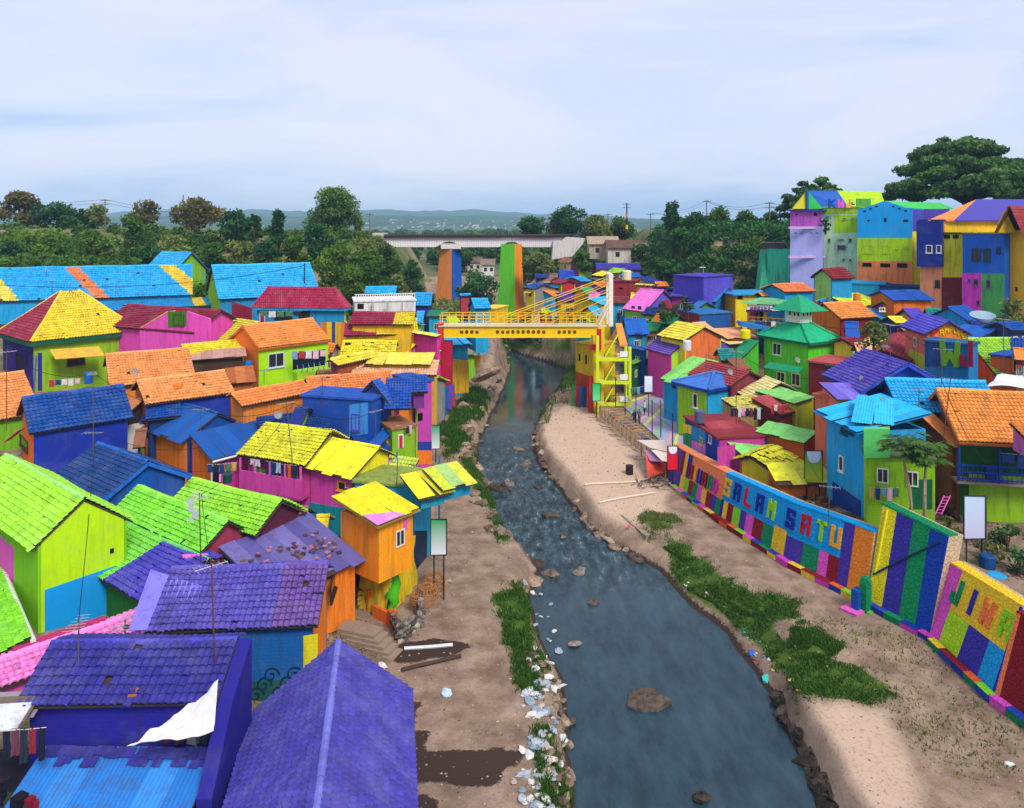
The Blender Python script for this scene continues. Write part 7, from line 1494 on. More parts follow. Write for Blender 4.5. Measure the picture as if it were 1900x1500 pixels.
mb = MB(); p, q = P(690,1140,1.4), P(726,1158,1.4); mb.obox(Vector((p.x,p.y,1.0)), Vector((q.x-p.x,q.y-p.y,0)), Vector((0,.25,0)), UP*.9); part('low_wall', mb, wall('#f0721a', True, .5), oc)
# rack of shoes by the door
sr = thing('shoe_rack', 'small rack of shoes by the teal doorway', 'rack', P(676,1118,1.5)); p = P(676,1118,1.5)
for k in range(4):
    mb = MB(); mb.box((p.x, p.y-.2, 1.5+.28*k), .8, .35, .04, .3); part('shelf', mb, plain('#7a6048'), sr)
    for j in range(3): mb = MB(); mb.box((p.x-.25+.25*j, p.y-.22+.08*j, 1.545+.28*k), .16, .3, .1, .3); part('shoe', mb, plain(['#20242c','#7a4a3a','#c8c4bc'][(j+k)%3]), sr)
# concrete steps to the bank
stp = thing('bank_steps', 'worn concrete steps leading down from the orange pillar to the bank', 'steps', P(690,1190,1.2))
for k in range(6):
    p = P(668+9*k, 1165+10*k, 1.9-.14*k); mb = MB(); mb.box((p.x, p.y, .8), 2.2, 1.0, 1.1-.15*k+.0, -.35); part('step', mb, plain('#93816f', .9), stp)
# stone planter and low stone walls: single stones
def stonepile(name, label, cat, pts, zs, rows, sz, seed, cols=('#8a8078','#a09488','#6e665e','#b4a894')):
    rg = random.Random(seed); root = thing(name, label, cat, pts[0])
    for a, b in zip(pts[:-1], pts[1:]):
        n_ = max(2, int((b-a).length/sz))
        for r in range(rows):
            for k in range(n_):
                c = a + (b-a)*((k+.5*(r%2)+rg.uniform(-.1,.1))/n_); c.z = zs + r*sz*.7; rock(root, 'stone', c, sz*rg.uniform(.45,.62), rg, rg.choice(cols))
    return root
ROCKME = {}
def rockmesh(i):
    if i in ROCKME: return ROCKME[i]
    rg = random.Random(100+i); mb = MB(); V = []; n_, m_ = 7, 5
    ph = [rg.uniform(0,6) for _ in range(4)]
    for j in range(m_+1):
        th = math.pi*j/m_
        for k in range(n_):
            f = 2*math.pi*k/n_; r = 1 + .2*math.sin(2*f+ph[0]+th)+.14*math.sin(3*f+ph[1])+rg.uniform(-.12,.12); V.append((r*math.sin(th)*math.cos(f), r*math.sin(th)*math.sin(f), .7*r*math.cos(th)))
    mb.idx(V, [(j*n_+k, (j+1)*n_+k, (j+1)*n_+(k+1)%n_, j*n_+(k+1)%n_) for j in range(m_) for k in range(n_)]); me = mb.mesh('rock'); ROCKME[i] = me; return me
_RM = {}
def rock(parent, name, c, r, rg, col, sq=1.0, label=None, group=None):
    i = rg.randrange(6); key = (i, col)
    if key not in _RM: me = rockmesh(i).copy(); me.materials.append(STONE(col)); _RM[key] = me
    o = bpy.data.objects.new(name, _RM[key]); COL.objects.link(o); w0 = WL[parent.name] if parent else Vector((0,0,0))
    if parent: o.parent = parent
    o.location = Vector(c) - w0; o.rotation_euler = (rg.uniform(-.4,.4), rg.uniform(-.4,.4), rg.uniform(0,6)); o.scale = (r*rg.uniform(.8,1.3), r*rg.uniform(.8,1.2), r*sq*rg.uniform(.7,1.1))
    if not parent: WL[o.name] = Vector(c); props(o, label, 'rock', group)
    return o
def STONE(hexc):
    key = 'stone_'+hexc
    if key in MATS: return MATS[key]
    m, t, n, l, b = nmat(key); c = lin(hexc); a = NZ(n, l, 3, 8, .7); r = RAMP(n, l, a.outputs[0], .4, .65)
    col = MIX(n, l, r.outputs[0], dk(c, .45), c); l.new(col, b.inputs['Base Color']); b.inputs['Roughness'].default_value = .85; BUMP(n, l, b, a.outputs[0], .9, .12); MATS[key] = m; return m
stonepile('stone_planter', 'rubble stone planter full of broken stones beside the serpent mural', 'planter', [P(728,1165,1.2), P(742,1195,1.2), P(782,1165,1.2), P(778,1120,1.2)], 1.3, 4, .36, 1)
stonepile('stone_terrace', 'low curved stone terrace wall under the wicker cages', 'wall', [P(782,1130,1.2), P(812,1115,1.2), P(834,1085,1.2)], 1.3, 2, .3, 2)
tm = MB(); tm.slab([P(770,1125,1.75),P(808,1105,1.75),P(832,1078,1.75),P(790,1075,1.75)], Vector((0,0,-.5))); solo('terrace_floor', tm, plain('#a88468', .9), 'small earthen terrace carrying the wicker cages', 'terrace')
# wicker chicken cages
for k, (u, v, r) in enumerate(((792,1112,.62),(806,1090,.6),(772,1118,.34))):
    c = P(u, v, 1.76); root = thing('wicker_cage', ['wicker dome cage on the stone terrace, front one','wicker dome cage behind another cage under the sign board','small brown wicker basket beside the cages'][k], 'basket', c, 'wicker cages'); 
    for j in range(18): a_ = j*math.pi/9; mb = MB(); mb.tube([c + Vector((math.cos(a_)*r*q, math.sin(a_)*r*q, z*r*1.25)) for q, z in ((1,0),(1.02,.45),(.85,.85),(.45,1.0),(.3,1.02))], .018, 4); part('cane', mb, plain('#b07a44', .8), root)
    for q, z in ((1.0,.02),(1.03,.3),(1.0,.6),(.8,.9),(.35,1.02)): mb = MB(); mb.tube([c + Vector((math.cos(i*.5236)*r*q, math.sin(i*.5236)*r*q, z*r*1.25)) for i in range(13)], .03, 5); part('cane_hoop', mb, plain('#a06a3a', .8), root)
# ------------------------------------------------------------------ sign boards on posts
def gradm(c0, c1, z0, z1, key):
    m, t, n, l, b = nmat('board_'+key); g = n.new('ShaderNodeNewGeometry'); s_ = n.new('ShaderNodeSeparateXYZ'); l.new(g.outputs['Position'], s_.inputs[0]); mr = n.new('ShaderNodeMapRange'); mr.inputs['From Min'].default_value = z0; mr.inputs['From Max'].default_value = z1; l.new(s_.outputs['Z'], mr.inputs[0])
    l.new(MIX(n, l, mr.outputs[0], lin(c0), lin(c1)), b.inputs['Base Color']); b.inputs['Roughness'].default_value = .35; return m
for k, (u0,u1,v0_,v1,Y,vg,c0,c1,lb) in enumerate(((800,828,965,1030,43.5,1085,'#dcdce4','#2f9a50','printed sign board fading green to white beside the wicker cages'),(801,816,790,833,68,880,'#e4ece8','#1fa070','small green sign board hung beside the magenta tower'),(1790,1829,922,1000,41,1030,'#b8b8d4','#b4cce0','blank pale sign board standing before the lime lower wall'),(1494,1526,838,900,52,935,'#e0d820','#28a838','banner with white top, green middle and yellow foot before the salmon wall'),(1239,1258,829,872,61,905,'#e01828','#c0204a','red banner with white top at the end of the striped wall'),(1100,1114,712,744,83.5,775,'#6ad890','#1cb45a','green banner at the foot of the stair tower'),(1196,1211,698,728,80,765,'#d0d4e8','#e4e6f2','blank white board in front of the magenta wall'))):
    a, b = PY(u0,v1,Y), PY(u1,v0_,Y); root = thing('sign_board', lb, 'sign', PY((u0+u1)/2, vg, Y), 'sign boards on posts')
    mb = MB(); mb.obox(a, Vector((b.x-a.x,.05,0)), Vector((0,.04,0)), UP*(b.z-a.z)); part('board', mb, gradm(c0,c1,a.z,b.z,str(k)), root)
    if k in (3,4):
        mb = MB(); N=10; r_=(b.x-a.x)/2; cx=(a.x+b.x)/2; pts=[Vector((cx+r_*.8*math.cos(math.pi+math.pi*i/N), a.y-.012, b.z-.15*(b.z-a.z)+r_*.75*math.sin(math.pi+math.pi*i/N))) for i in range(N+1)]+[Vector((cx+r_*.8,a.y-.012,b.z)),Vector((cx-r_*.8,a.y-.012,b.z))]; mb.slab(pts, Vector((0,.01,0))); part('white_patch', mb, plain('#e4ecf4',.5), root)
    mb = MB(); w_ = b.x-a.x
    for (x, z, dx_, dz) in ((a.x-.04,a.z-.04,w_+.08,.05),(a.x-.04,b.z,w_+.08,.05),(a.x-.05,a.z,.05,b.z-a.z),(b.x,a.z,.05,b.z-a.z)): mb.obox(Vector((x,a.y+.0,z)), Vector((dx_,0,0)), Vector((0,.06,0)), UP*dz)
    part('frame', mb, plain('#2a2a2e'), root)
    g = PY((u0+u1)/2, vg, Y)
    for x in ((a.x+.15, b.x-.15) if k in (0,2,3) else ((a.x+b.x)/2,)): mb = MB(); zg=min(g.z, gzf(x, Y+.08)) if k!=1 else 1.5; mb.tube([Vector((x, Y+.1, zg)), Vector((x, Y+.1, b.z))], .045, 6); part('post', mb, plain('#26282c'), root)
# ------------------------------------------------------------------ lettering on houses
o, n, d = KH.r; o0 = Vector((o.x, o.y, 0)); ex = d if d.x > 0 else -d
for k, (ch, u, v) in enumerate((('K',1735,622),('A',1747,617),('M',1756,613),('P',1765,612),('U',1773,614),('N',1781,618),('G',1789,624))):
    letter(KH.root, ch, plane_hit(u, v, o0, n) + n*.03, ex, UP, n, .34 if k else .7, .46 if k else 1.0, .09 if k else .16, .06, '#f2b418', mat=plain('#f4c414' if k else '#d81e30'))
o, n, d = LBH.f; ex = d if d.x > 0 else -d
c = plane_hit(1764,656,o,n); letter(LBH.root,'W',c+n*.05,ex,UP,n,1.6,2.1,.42,.14,'#5a9a1c',mat=plain('#6aa41e'))
c = plane_hit(1798,656,o,n); letter(LBH.root,'J',c+n*.12,ex,UP,n,1.25,2.1,.36,.14,'#8a1a3a',mat=plain('#8c1a40'))
patch(LBH,'f',[(1716,634),(1748,634),(1748,680),(1716,680)],'#0f4a90')
kw = thing('roof_letters', 'big coloured letters K W J standing on the lime roof edge of the hill tower', 'letters', PY(1562,386,110.5))
for ch, u, c_ in (('K',1543,'#1a48a8'),('W',1559,'#e05ac8'),('J',1575,'#f0a83a'),('L',1582,'#1450a8')):
    letter(kw, ch, PY(u,378,110.2), Vector((1,0,0)), UP, Vector((0,-1,0)), 1.0 if ch!='L' else .5, 1.25 if ch!='L' else .5, .3 if ch!='L' else .2, .2, c_, mat=plain(c_))
# ------------------------------------------------------------------ cafe terrace on stilts
cf = thing('cafe_terrace', 'open terrace cafe with green awning, printed banner and wooden railings', 'cafe', PY(1425,620,92)); Yc = 92
mb = MB(); mb.obox(PY(1382,606,Yc), Vector((6.2,-.6,0)), Vector((0,3.5,0)), UP*.2); part('terrace_floor', mb, plain('#6a5a48'), cf)
mb = MB(); mb.slab([PY(1375,563,Yc-.5), PY(1450,567,Yc-.7), PY(1480,556,Yc+3), PY(1412,553,Yc+3)], UP*.08); part('awning', mb, metal('#6cbc7a'), cf)
mb = MB(); mb.obox(PY(1386,575,Yc-.2), Vector((3.0,-.3,0)), Vector((0,.05,0)), UP*.62); part('banner', mb, plain('#ded4e4'), cf)
for k, ch in enumerate('WARUNG'):
    if ch in GLY: letter(cf, ch, PY(1395+6.2*k,572,Yc-.3)-Vector((0,.05+.02*k,0)), Vector((1,-.1,0)).normalized(), UP, Vector((-.1,-1,0)).normalized(), .26, .38, .075, .03, '#7a1a4a', mat=plain('#7a1a50'))
mb = MB(); mb.slab([PY(1434,567,Yc), PY(1466,569,Yc), PY(1464,576,Yc-.4), PY(1432,577,Yc-.4)], UP*.05); part('tarpaulin', mb, plain('#c4ccd8',.3), cf)
for k in range(9): mb = MB(); mb.tube([PY(1387+9.5*k,606+k*.8,Yc-.1), PY(1387+9.5*k,586+k*.6,Yc-.1)], .05, 5); part('rail_post', mb, plain('#8a7038'), cf)
for v_ in (588,596): mb = MB(); mb.tube([PY(1386,v_,Yc-.1), PY(1466,v_+5,Yc-.1)], .045, 5); part('rail_bar', mb, plain('#a08040'), cf)
for u_ in (1388,1430,1462): mb = MB(); mb.tube([PY(u_,625,Yc+.2), PY(u_,565,Yc+.2)], .08, 6); part('pole', mb, plain('#6a6040'), cf)
for u_, c_ in ((1398,'#b02038'),(1415,'#d8a028'),(1408,'#2a6a60')): mb = MB(); p = PY(u_,597,Yc+1); mb.box(p, .9, .6, 1.2); part('counter', mb, plain(c_), cf)
mb = MB(); mb.slab([PY(1374,597,90), PY(1430,608,89), PY(1428,614,89), PY(1374,606,90)], Vector((0,1.2,0))); part('blue_beam', mb, metal('#2a80d0'), cf)
# ------------------------------------------------------------------ sports court and fence
ct = MB(); q = [P(1158,742,2.5), P(1225,725,2.5), P(1272,775,2.5), P(1262,845,2.5), P(1200,800,2.5)]
cpts = [P(1150,748,2.52), P(1215,728,2.52), P(1276,772,2.52), P(1270,858,2.52)]
ct.slab(cpts, Vector((0,0,-.6))); court = props(link_mesh('court_floor', ct.mesh('court_floor'), plain('#a8a8b0', .7)), None, None, None, 'structure')
for k in range(12):
    t0, t1 = (k+.15)/12, (k+.62)/12; a0, a1 = cpts[0].lerp(cpts[3], t0), cpts[0].lerp(cpts[3], t1); b0, b1 = cpts[1].lerp(cpts[2], t0), cpts[1].lerp(cpts[2], t1); mb = MB()
    mb.slab([p + UP*.006 for p in (a0, b0, b1, a1)], Vector((0,0,-.004))); part('painted_line', mb, plain(['#d8d86a','#c090c8','#80c0a0','#90a8d8','#d89ab8'][k%5]), court)
fc = thing('court_fence', 'tall thin black poles with netting round the striped court', 'fence', P(1250,800,2.5)); pl = [P(u,v,2.5) for u,v in ((1142,762),(1160,778),(1180,792),(1210,812),(1248,842),(1226,812))]
for k, p in enumerate(pl): mb = MB(); mb.tube([p, p + UP*3.6], .05, 5); part('post', mb, plain('#22242a'), fc)
for a_, b_ in zip(pl[:4], pl[1:5]):
    for z_ in (2.3, 3.4): mb = MB(); mb.tube([a_+UP*z_, b_+UP*z_], .015, 4); part('wire', mb, plain('#22242a'), fc)
# low painted edge of the court
ed = thing('court_kerb', 'row of small painted blocks edging the court above the bamboo rail', 'kerb', P(1180,800,2.5))
for k in range(16): a_ = P(1138+6.4*k, 772+4.6*k, 2.4); mb = MB(); mb.box((a_.x, a_.y, 2.0), .62, .4, .75, -.8); part('kerb_block', mb, wall(['#1a80c8','#c02a34','#f0c428','#2ab0c8','#1a50a8'][k%5]), ed)
# bamboo frame along the bank
bf = thing('bamboo_rack', 'rickety bamboo frame and slats stepping down the bank beside the court', 'rack', P(1180,850,1.6)); rg = random.Random(9)
A_, B2 = P(1108,772,1.6), P(1232,880,1.6)
for k in range(15): p = A_.lerp(B2, k/14); mb = MB(); mb.tube([p - UP*.3, p + UP*(1.5+rg.uniform(-.1,.2))], .05, 5); part('bamboo_post', mb, plain('#a88a62'), bf)
for z_, sd_ in ((1.4,0),(.9,.1),(.4,.0),(1.42,.9)): mb = MB(); mb.tube([A_+UP*z_+Vector((sd_,0,0)), A_.lerp(B2,.5)+UP*(z_+.04)+Vector((sd_,0,0)), B2+UP*z_+Vector((sd_,0,0))], .045, 5); part('bamboo_pole', mb, plain('#b89a70'), bf)
for k in range(34): p = A_.lerp(B2, .12+.6*k/34); mb = MB(); mb.tube([p+UP*1.47, p+UP*1.5+Vector((1.3,.3+rg.uniform(-.1,.1),0))], .03, 4); part('bamboo_slat', mb, plain(['#a8845a','#8a6a4a','#c0a078'][k%3]), bf)
for k in range(22): p = A_.lerp(B2, rg.random()) - Vector((rg.uniform(.2,1.4),.3,0)); p.z = gzf(p.x,p.y)+.05; a_=rg.uniform(0.3,1.2); mb = MB(); mb.tube([p, p+Vector((math.cos(a_)*1.3,-math.sin(a_)*1.3,rg.uniform(.0,.25)))], .03, 4); part('fallen_bamboo', mb, plain('#9a8262'), bf)
kr = thing('bank_stall', 'small stall with pale sheet roofs and a red and violet tarpaulin on the right bank', 'stall', P(1225,880,1.6))
for (pts, c_) in (([P(1182,818,3.4),P(1232,818,3.4),P(1252,842,3.4),P(1206,832,3.4)],'#d8c8b8'),([P(1208,836,3.3),P(1250,838,3.3),P(1262,862,3.2),P(1228,856,3.2)],'#dccabc')): mb = MB(); mb.slab(pts, UP*.06); part('roof_sheet', mb, metal(c_,.2), kr)
mb = MB(); mb.slab([P(1198,842,3.0),P(1214,838,3.0),P(1234,862,2.9),P(1232,878,2.0),P(1202,886,1.9)], Vector((0,.1,.05))); part('tarpaulin', mb, plain('#d8503c',.5), kr)
mb = MB(); mb.slab([P(1197,838,3.05),P(1216,836,3.05),P(1232,858,3.0),P(1206,856,2.7)], Vector((0,.06,.08))); part('tarpaulin', mb, plain('#b080b0',.5), kr)
for u,v in ((1190,846),(1235,900),(1262,880),(1205,870)): p=P(u,v,1.7); mb=MB(); mb.tube([p-UP*.3,p+UP*1.7],.05,5); part('post',mb,plain('#8a6a4a'),kr)
# driftwood heap and basket
dw = thing('driftwood_heap', 'round heap of driftwood sticks and junk at the end of the striped wall', 'heap', P(1222,905,1.5)); rg = random.Random(12); c = P(1222,902,1.5)
for k in range(90):
    a_=rg.uniform(0,6.28); r=rg.random()**.5*1.7; p=c+Vector((math.cos(a_)*r*1.2,math.sin(a_)*r,rg.uniform(0,.55)*(1.3-r/1.7))); d_=Vector((rg.gauss(0,1),rg.gauss(0,1),rg.gauss(0,.25))).normalized()*rg.uniform(.3,.8); mb=MB(); mb.tube([p-d_,p+d_],rg.uniform(.02,.05),4); part('stick',mb,plain(rg.choice(['#a8927a','#6a5644','#c4b49c','#544234'])),dw)
oil = MB(); p=P(1168,880,1.6); oil.tube([Vector((p.x,p.y,1.45)),Vector((p.x,p.y,2.35))],.32,14); solo('oil_drum', oil, plain('#3a2a26',.6,.3), 'rusty dark drum standing alone on the right bank', 'drum')
for k,(a_,b_,lb) in enumerate((((1062,906),(1185,896),'long pale pole lying on the sand by the water'),((1088,938),(1215,918),'second pale pole lying parallel across the sand'),((720,1245),(855,1210),'dark pipe crossing the left bank towards the steps'),((730,1200),(840,1190),'white pipe lying in the wet ditch on the left bank'))):
    p,q=P(*a_,1.5),P(*b_,1.55); mb=MB(); ps=[p.lerp(q,.18+.82*i/10) for i in range(11)]
    for x_ in ps: x_.z=gzf(x_.x,x_.y)+.1
    mb.tube(ps,.09,6); solo('pole' if k<2 else 'pipe', mb, plain(['#d8c0a4','#d8c4aa','#4a3630','#d4d8d4'][k]), lb, 'pole' if k<2 else 'pipe')
# concrete groyne by the water
mb=MB(); p,q=P(1145,955,1.2),P(1198,998,1.0); dd_=(q-p); mb.obox(Vector((p.x,p.y,.2)),dd_,Vector((.45,.25,0)),UP*1.15); solo('broken_kerb', mb, STONE('#a89a8c'), 'broken concrete kerb slab at the right water edge', 'kerb')
# ------------------------------------------------------------------ rocks
rg = random.Random(21)
for k,(u,v,r,lb) in enumerate(((1201,1302,1.0,'big grey boulder standing alone in the calm river'),(962,834,.75,'dark boulder midstream near the sand bank'),(928,908,1.0,'wide brown boulder against the left bank'),(945,898,.7,'brown boulder just upstream of the wide one'),(1022,958,.8,'tilted pale rock in the rapids'),(1022,1066,.75,'round dark rock at the head of the calm pool'),(998,1050,.7,'wet brown rock at the left edge of the rapids'),(1075,1062,.55,'low pointed rock in the rapids'),(1100,1118,.4,'small pale rock below the rapids'),(1045,998,.35,'tiny black rock in the fast water'),(1302,1480,.5,'dark rock at the bottom edge of the river'),(1065,1195,.4,'flat stones breaking the calm pool surface'),(1030,1270,.45,'small wet rock beside the litter'),(976,862,.5,'dark stone below the sand bank edge'),(1000,905,.5,'dark stone at the sand bank foot'))):
    p=P(u,v,0.05); rock(None,'river_rock',p,r*.8,rg,['#6a5c50','#8a7a6c','#54483e','#9a8c80'][k%4],.8,lb,'rocks in the river')
g2='bank rocks'
for k in range(140):
    if k<40: v=rg.uniform(700,1000); u=np.interp(v,[x[0] for x in _L][::-1],[x[1] for x in _L][::-1])-rg.uniform(-2,26)*(1000/(v))
    elif k<75: v=rg.uniform(780,1060); u=np.interp(v,[x[0] for x in _R][::-1],[x[1] for x in _R][::-1])+rg.uniform(-4,14)
    else: v=rg.uniform(1200,1500); u=np.interp(v,[x[0] for x in _L][::-1],[x[1] for x in _L][::-1])-rg.uniform(0,40)
    z=.3
    for _ in range(3): p=P(u,v,z); z=max(0,gzf(p.x,p.y))
    p=P(u,v,z); rock(None,'bank_rock',p+UP*.05,rg.uniform(.18,.6)*(1.0 if k<75 else .5),rg,['#a08a74','#8a7460','#b8a48c','#6a5a4c'][k%4],.7,['pale weathered rock along the left bank upstream','dark wet rock edging the sand bank','grey stone among the litter at the left water edge'][0 if k<40 else 1 if k<75 else 2],['rocks on the left bank upstream','rocks edging the sand bank','stones among the litter'][0 if k<40 else 1 if k<75 else 2])
# rock ledges on both banks
for k,(u,v,r,lb) in enumerate(((868,760,2.0,'pale rock ledge jutting into the river below the bridge'),(855,805,1.8,'pale rock shelf on the left bank above the green banner'),(905,690,1.8,'mossy rock ledge under the shacks'),(1010,655,2.2,'pale gravel bar under the footbridge'),(1045,735,1.8,'layered rock at the end of the sand bank'),(985,1130-60,.9,'rounded concrete lump at the left water edge'),(880,865,1.3,'rock shelf behind the lime sheet roof'))):
    z=.6
    for _ in range(3): p=P(u,v,z); z=max(.1,gzf(p.x,p.y))
    if k==3: z=.3
    rock(None,'rock_ledge',P(u,v,z)-UP*.2,r,rg,'#bfa083',.45,lb,'rock ledges')
for k in range(26):
    v=1290+9*k; u=np.interp(v,[x[0] for x in _R][::-1],[x[1] for x in _R][::-1])+rg.uniform(2,16); z=.4
    for _ in range(3): p=P(u,v,z); z=max(0,gzf(p.x,p.y))
    rock(None,'bank_rock',P(u,v,z),rg.uniform(.25,.6),rg,['#4a4038','#5c5046','#3c342c'][k%3],.8,'dark rock in the steep right bank at the bottom edge','rocks of the steep right bank')
# ------------------------------------------------------------------ litter
rg=random.Random(33); BAG=[]
for i in range(5):
    mb=MB(); r2=random.Random(i+60); V=[]
    for j in range(7):
        for k in range(9): th=math.pi*j/6; f=2*math.pi*k/9; r=1+r2.uniform(-.28,.28); V.append((r*math.sin(th)*math.cos(f),r*.8*math.sin(th)*math.sin(f),.5*r*math.cos(th)+.3))
    mb.idx(V,[(j*9+k,(j+1)*9+k,(j+1)*9+(k+1)%9,j*9+(k+1)%9) for j in range(6) for k in range(9)]); BAG.append(mb)
_BM={}
def bag(u,v,r,c,lb,grp):
    i=rg.randrange(5); key=(i,c)
    if key not in _BM: me=BAG[i].mesh('bag'); me.materials.append(plain(c,.45)); _BM[key]=me
    z=.6
    for _ in range(3): p=P(u,v,z); z=max(0.0,gzf(p.x,p.y))
    p=P(u,v,z); o=bpy.data.objects.new('litter_bag',_BM[key]); COL.objects.link(o); o.location=p; o.rotation_euler=(rg.uniform(-.3,.3),rg.uniform(-.3,.3),rg.uniform(0,6)); o.scale=(r*rg.uniform(.7,1.5),r*rg.uniform(.7,1.2),r*rg.uniform(.5,.9)); props(o,lb,'litter',grp)
for k in range(120):
    v=rg.uniform(1225,1500) if k<104 else rg.uniform(1080,1225); u=np.interp(v,[1080,1225,1300,1400,1500],[1000,1010,1010,1005,1000])+rg.gauss(0,17)
    bag(u,v,rg.uniform(.07,.3),rg.choice(['#cfcfcf','#b8bcc4','#d8d4cc','#a0aab4','#b8a898','#8a9aa8']),'crumpled white plastic litter heaped along the left water edge','white litter along the left bank')
for k in range(26):
    v=rg.uniform(1080,1290); u=np.interp(v,[x[0] for x in _R][::-1],[x[1] for x in _R][::-1])+rg.uniform(4,60); bag(u,v,rg.uniform(.06,.16),rg.choice(['#d8d8d8','#d05048','#4aa0c8','#d8c060']),'scrap of coloured litter on the right bank','litter scraps on the right bank')
for u,v,r,c,lb in ((828,1288,.28,'#b8d4e4','pale blue plastic bag lying alone on the left bank'),(708,1240,.4,'#dcd4d0','white cloth bundle beside the steps'),(1425,1265,.35,'#40b8b0','turquoise scrap at the right water edge'),(1398,1218,.3,'#2a60c0','blue scrap at the right water edge'),(1168,978,.2,'#d8603c','orange scrap beside the broken kerb'),(1872,1420,.18,'#dcdcd8','white scrap on the sand at lower right')): bag(u,v,r,c,lb,None)
# ------------------------------------------------------------------ white tarpaulin on the indigo house
tpn=MB(); N=12; c0,c1,c2,c3=PY(405,1262,25.7),PY(396,1362,24.9),PY(235,1382,25.0),PY(322,1336,25.4); V=[]
for i in range(N+1):
    for j in range(N+1):
        s_,t_=i/N,j/N; p=(c3.lerp(c0,s_)).lerp(c2.lerp(c1,s_),t_); V.append(p+UP*(-.18*math.sin(math.pi*t_)*math.sin(math.pi*s_)+.07*math.sin(8*s_+5*t_)+.05*math.sin(15*t_+6*s_)+.03*math.sin(23*s_-9*t_)))
tpn.idx(V,[(i*(N+1)+j,(i+1)*(N+1)+j,(i+1)*(N+1)+j+1,i*(N+1)+j+1) for i in range(N) for j in range(N)]); solo('tarpaulin',tpn,plain('#dcd8d4',.6),'white tarpaulin pulled to a point between the indigo roof and the blue sheets','tarpaulin',smooth=True)
jk=thing('roof_junk','clutter of boxes and rags under the white tarpaulin','clutter',P(360,1370,4.6))
for k in range(14): p=P(rg.uniform(300,395),rg.uniform(1350,1378),4.7); mb=MB(); mb.box(p,rg.uniform(.2,.5),rg.uniform(.15,.4),rg.uniform(.1,.4),rg.uniform(0,3)); part('box',mb,plain(rg.choice(['#4a4038','#2f7a5c','#8a8480','#c8b8a0','#6a3a34','#30343c'])),jk)
yd=thing('yard_wall','indigo yard walls between the indigo roof and the sheet roof','wall',P(250,1385,2))
for (a_,b_) in (((100,1400),(215,1400)),((215,1395),(228,1345))): p,q=P(*a_,4.2),P(*b_,4.2); mb=MB(); mb.slab([Vector((p.x,p.y,1.5)),Vector((q.x,q.y,1.5)),Vector((q.x,q.y,4.3)),Vector((p.x,p.y,4.3))],Vector((.1,.3,0))); part('wall',mb,wall('#2a1f9c'),yd)
# ------------------------------------------------------------------ clothes lines
def clothesline(name,label,p,q,items,seed,drop=.75):
    rg_=random.Random(seed); root=thing(name,label,'laundry',(p+q)/2); mb=MB(); mb.tube([p,p.lerp(q,.5)-UP*.06,q],.012,4); part('line',mb,plain('#d8d4c8'),root); d_=(q-p); L=d_.length; d_=d_/L; n_=len(items)
    for k,c in enumerate(items):
        w_=L/n_*.82; h_=drop*rg_.uniform(.7,1.15); a_=p+d_*(L*(k+.08)/n_); sd_=d_.cross(UP); V=[]; M=5
        for i in range(M+1):
            for j in range(M+1): V.append(a_+d_*(w_*i/M)-UP*(h_*j/M)+sd_*(.04*math.sin(i*2.1+k)+.03*math.sin(j*1.7+i))*(.3+j/M))
        mb=MB(); mb.idx(V,[(i*(M+1)+j,(i+1)*(M+1)+j,(i+1)*(M+1)+j+1,i*(M+1)+j+1) for i in range(M) for j in range(M)]); part('cloth',mb,plain(c,.9),root,smooth=True)
o,n,d=OB.f; b_=Vector((o.x,o.y,9.0))+n*.8; clothesline('laundry_line','white, red and blue laundry above the dark blue balcony rail',b_+d*2.0,b_+d*6.2,['#2a4a8a','#26407a','#dcd8d4','#e8e4e0','#d85a4a'],1,.8)
o,n,d=PINK.f; b_=Vector((o.x,o.y,7.0))+n*.82; Lp=PINK.L-.8; clothesline('laundry_line','dark blue jeans and shirts hanging over the pink balcony',b_+d*Lp*.45,b_+d*Lp*.98,['#1c2c5a','#24386a','#a8b8d0','#1a2850','#d0623a','#20305e'],2,.95); clothesline('laundry_line','two small white cloths on the lime end of the pink balcony',b_+d*Lp*.18,b_+d*Lp*.36,['#d8d4d0','#c8c4d0'],3,.5)
clothesline('laundry_line','row of dark clothes hung in front of the red sheet roof',PY(1355,757,62.5),PY(1412,757,62),['#26305a','#20242e','#d8d4d0','#e890b8','#26305a','#8a2a34','#20283e','#c8c8d0'],4,.9)
clothesline('laundry_line','clothes hanging under the rusty awning',PY(372,668,70),PY(440,664,70),['#d8c8c0','#b03a3a','#e0d8d4','#6a5a8a','#c87a6a'],5,.7)
clothesline('laundry_line','dark clothes hanging from the cyan balcony',CB.a*0+Vector((CB.bb.x,CB.bb.y,6.6))+CB.d*.2,Vector((CB.bb.x,CB.bb.y,6.6))-CB.n*2.8+CB.d*1.3,['#1c2030','#c03a6a','#20283a','#242838'],6,.9)
clothesline('laundry_line','dark clothes in the shadowed yard at the lower left corner',PY(4,1352,25.2),PY(86,1350,25.2),['#20283a','#6a3a4a','#2a3242','#8a2a3a','#1e2430'],7,1.2)
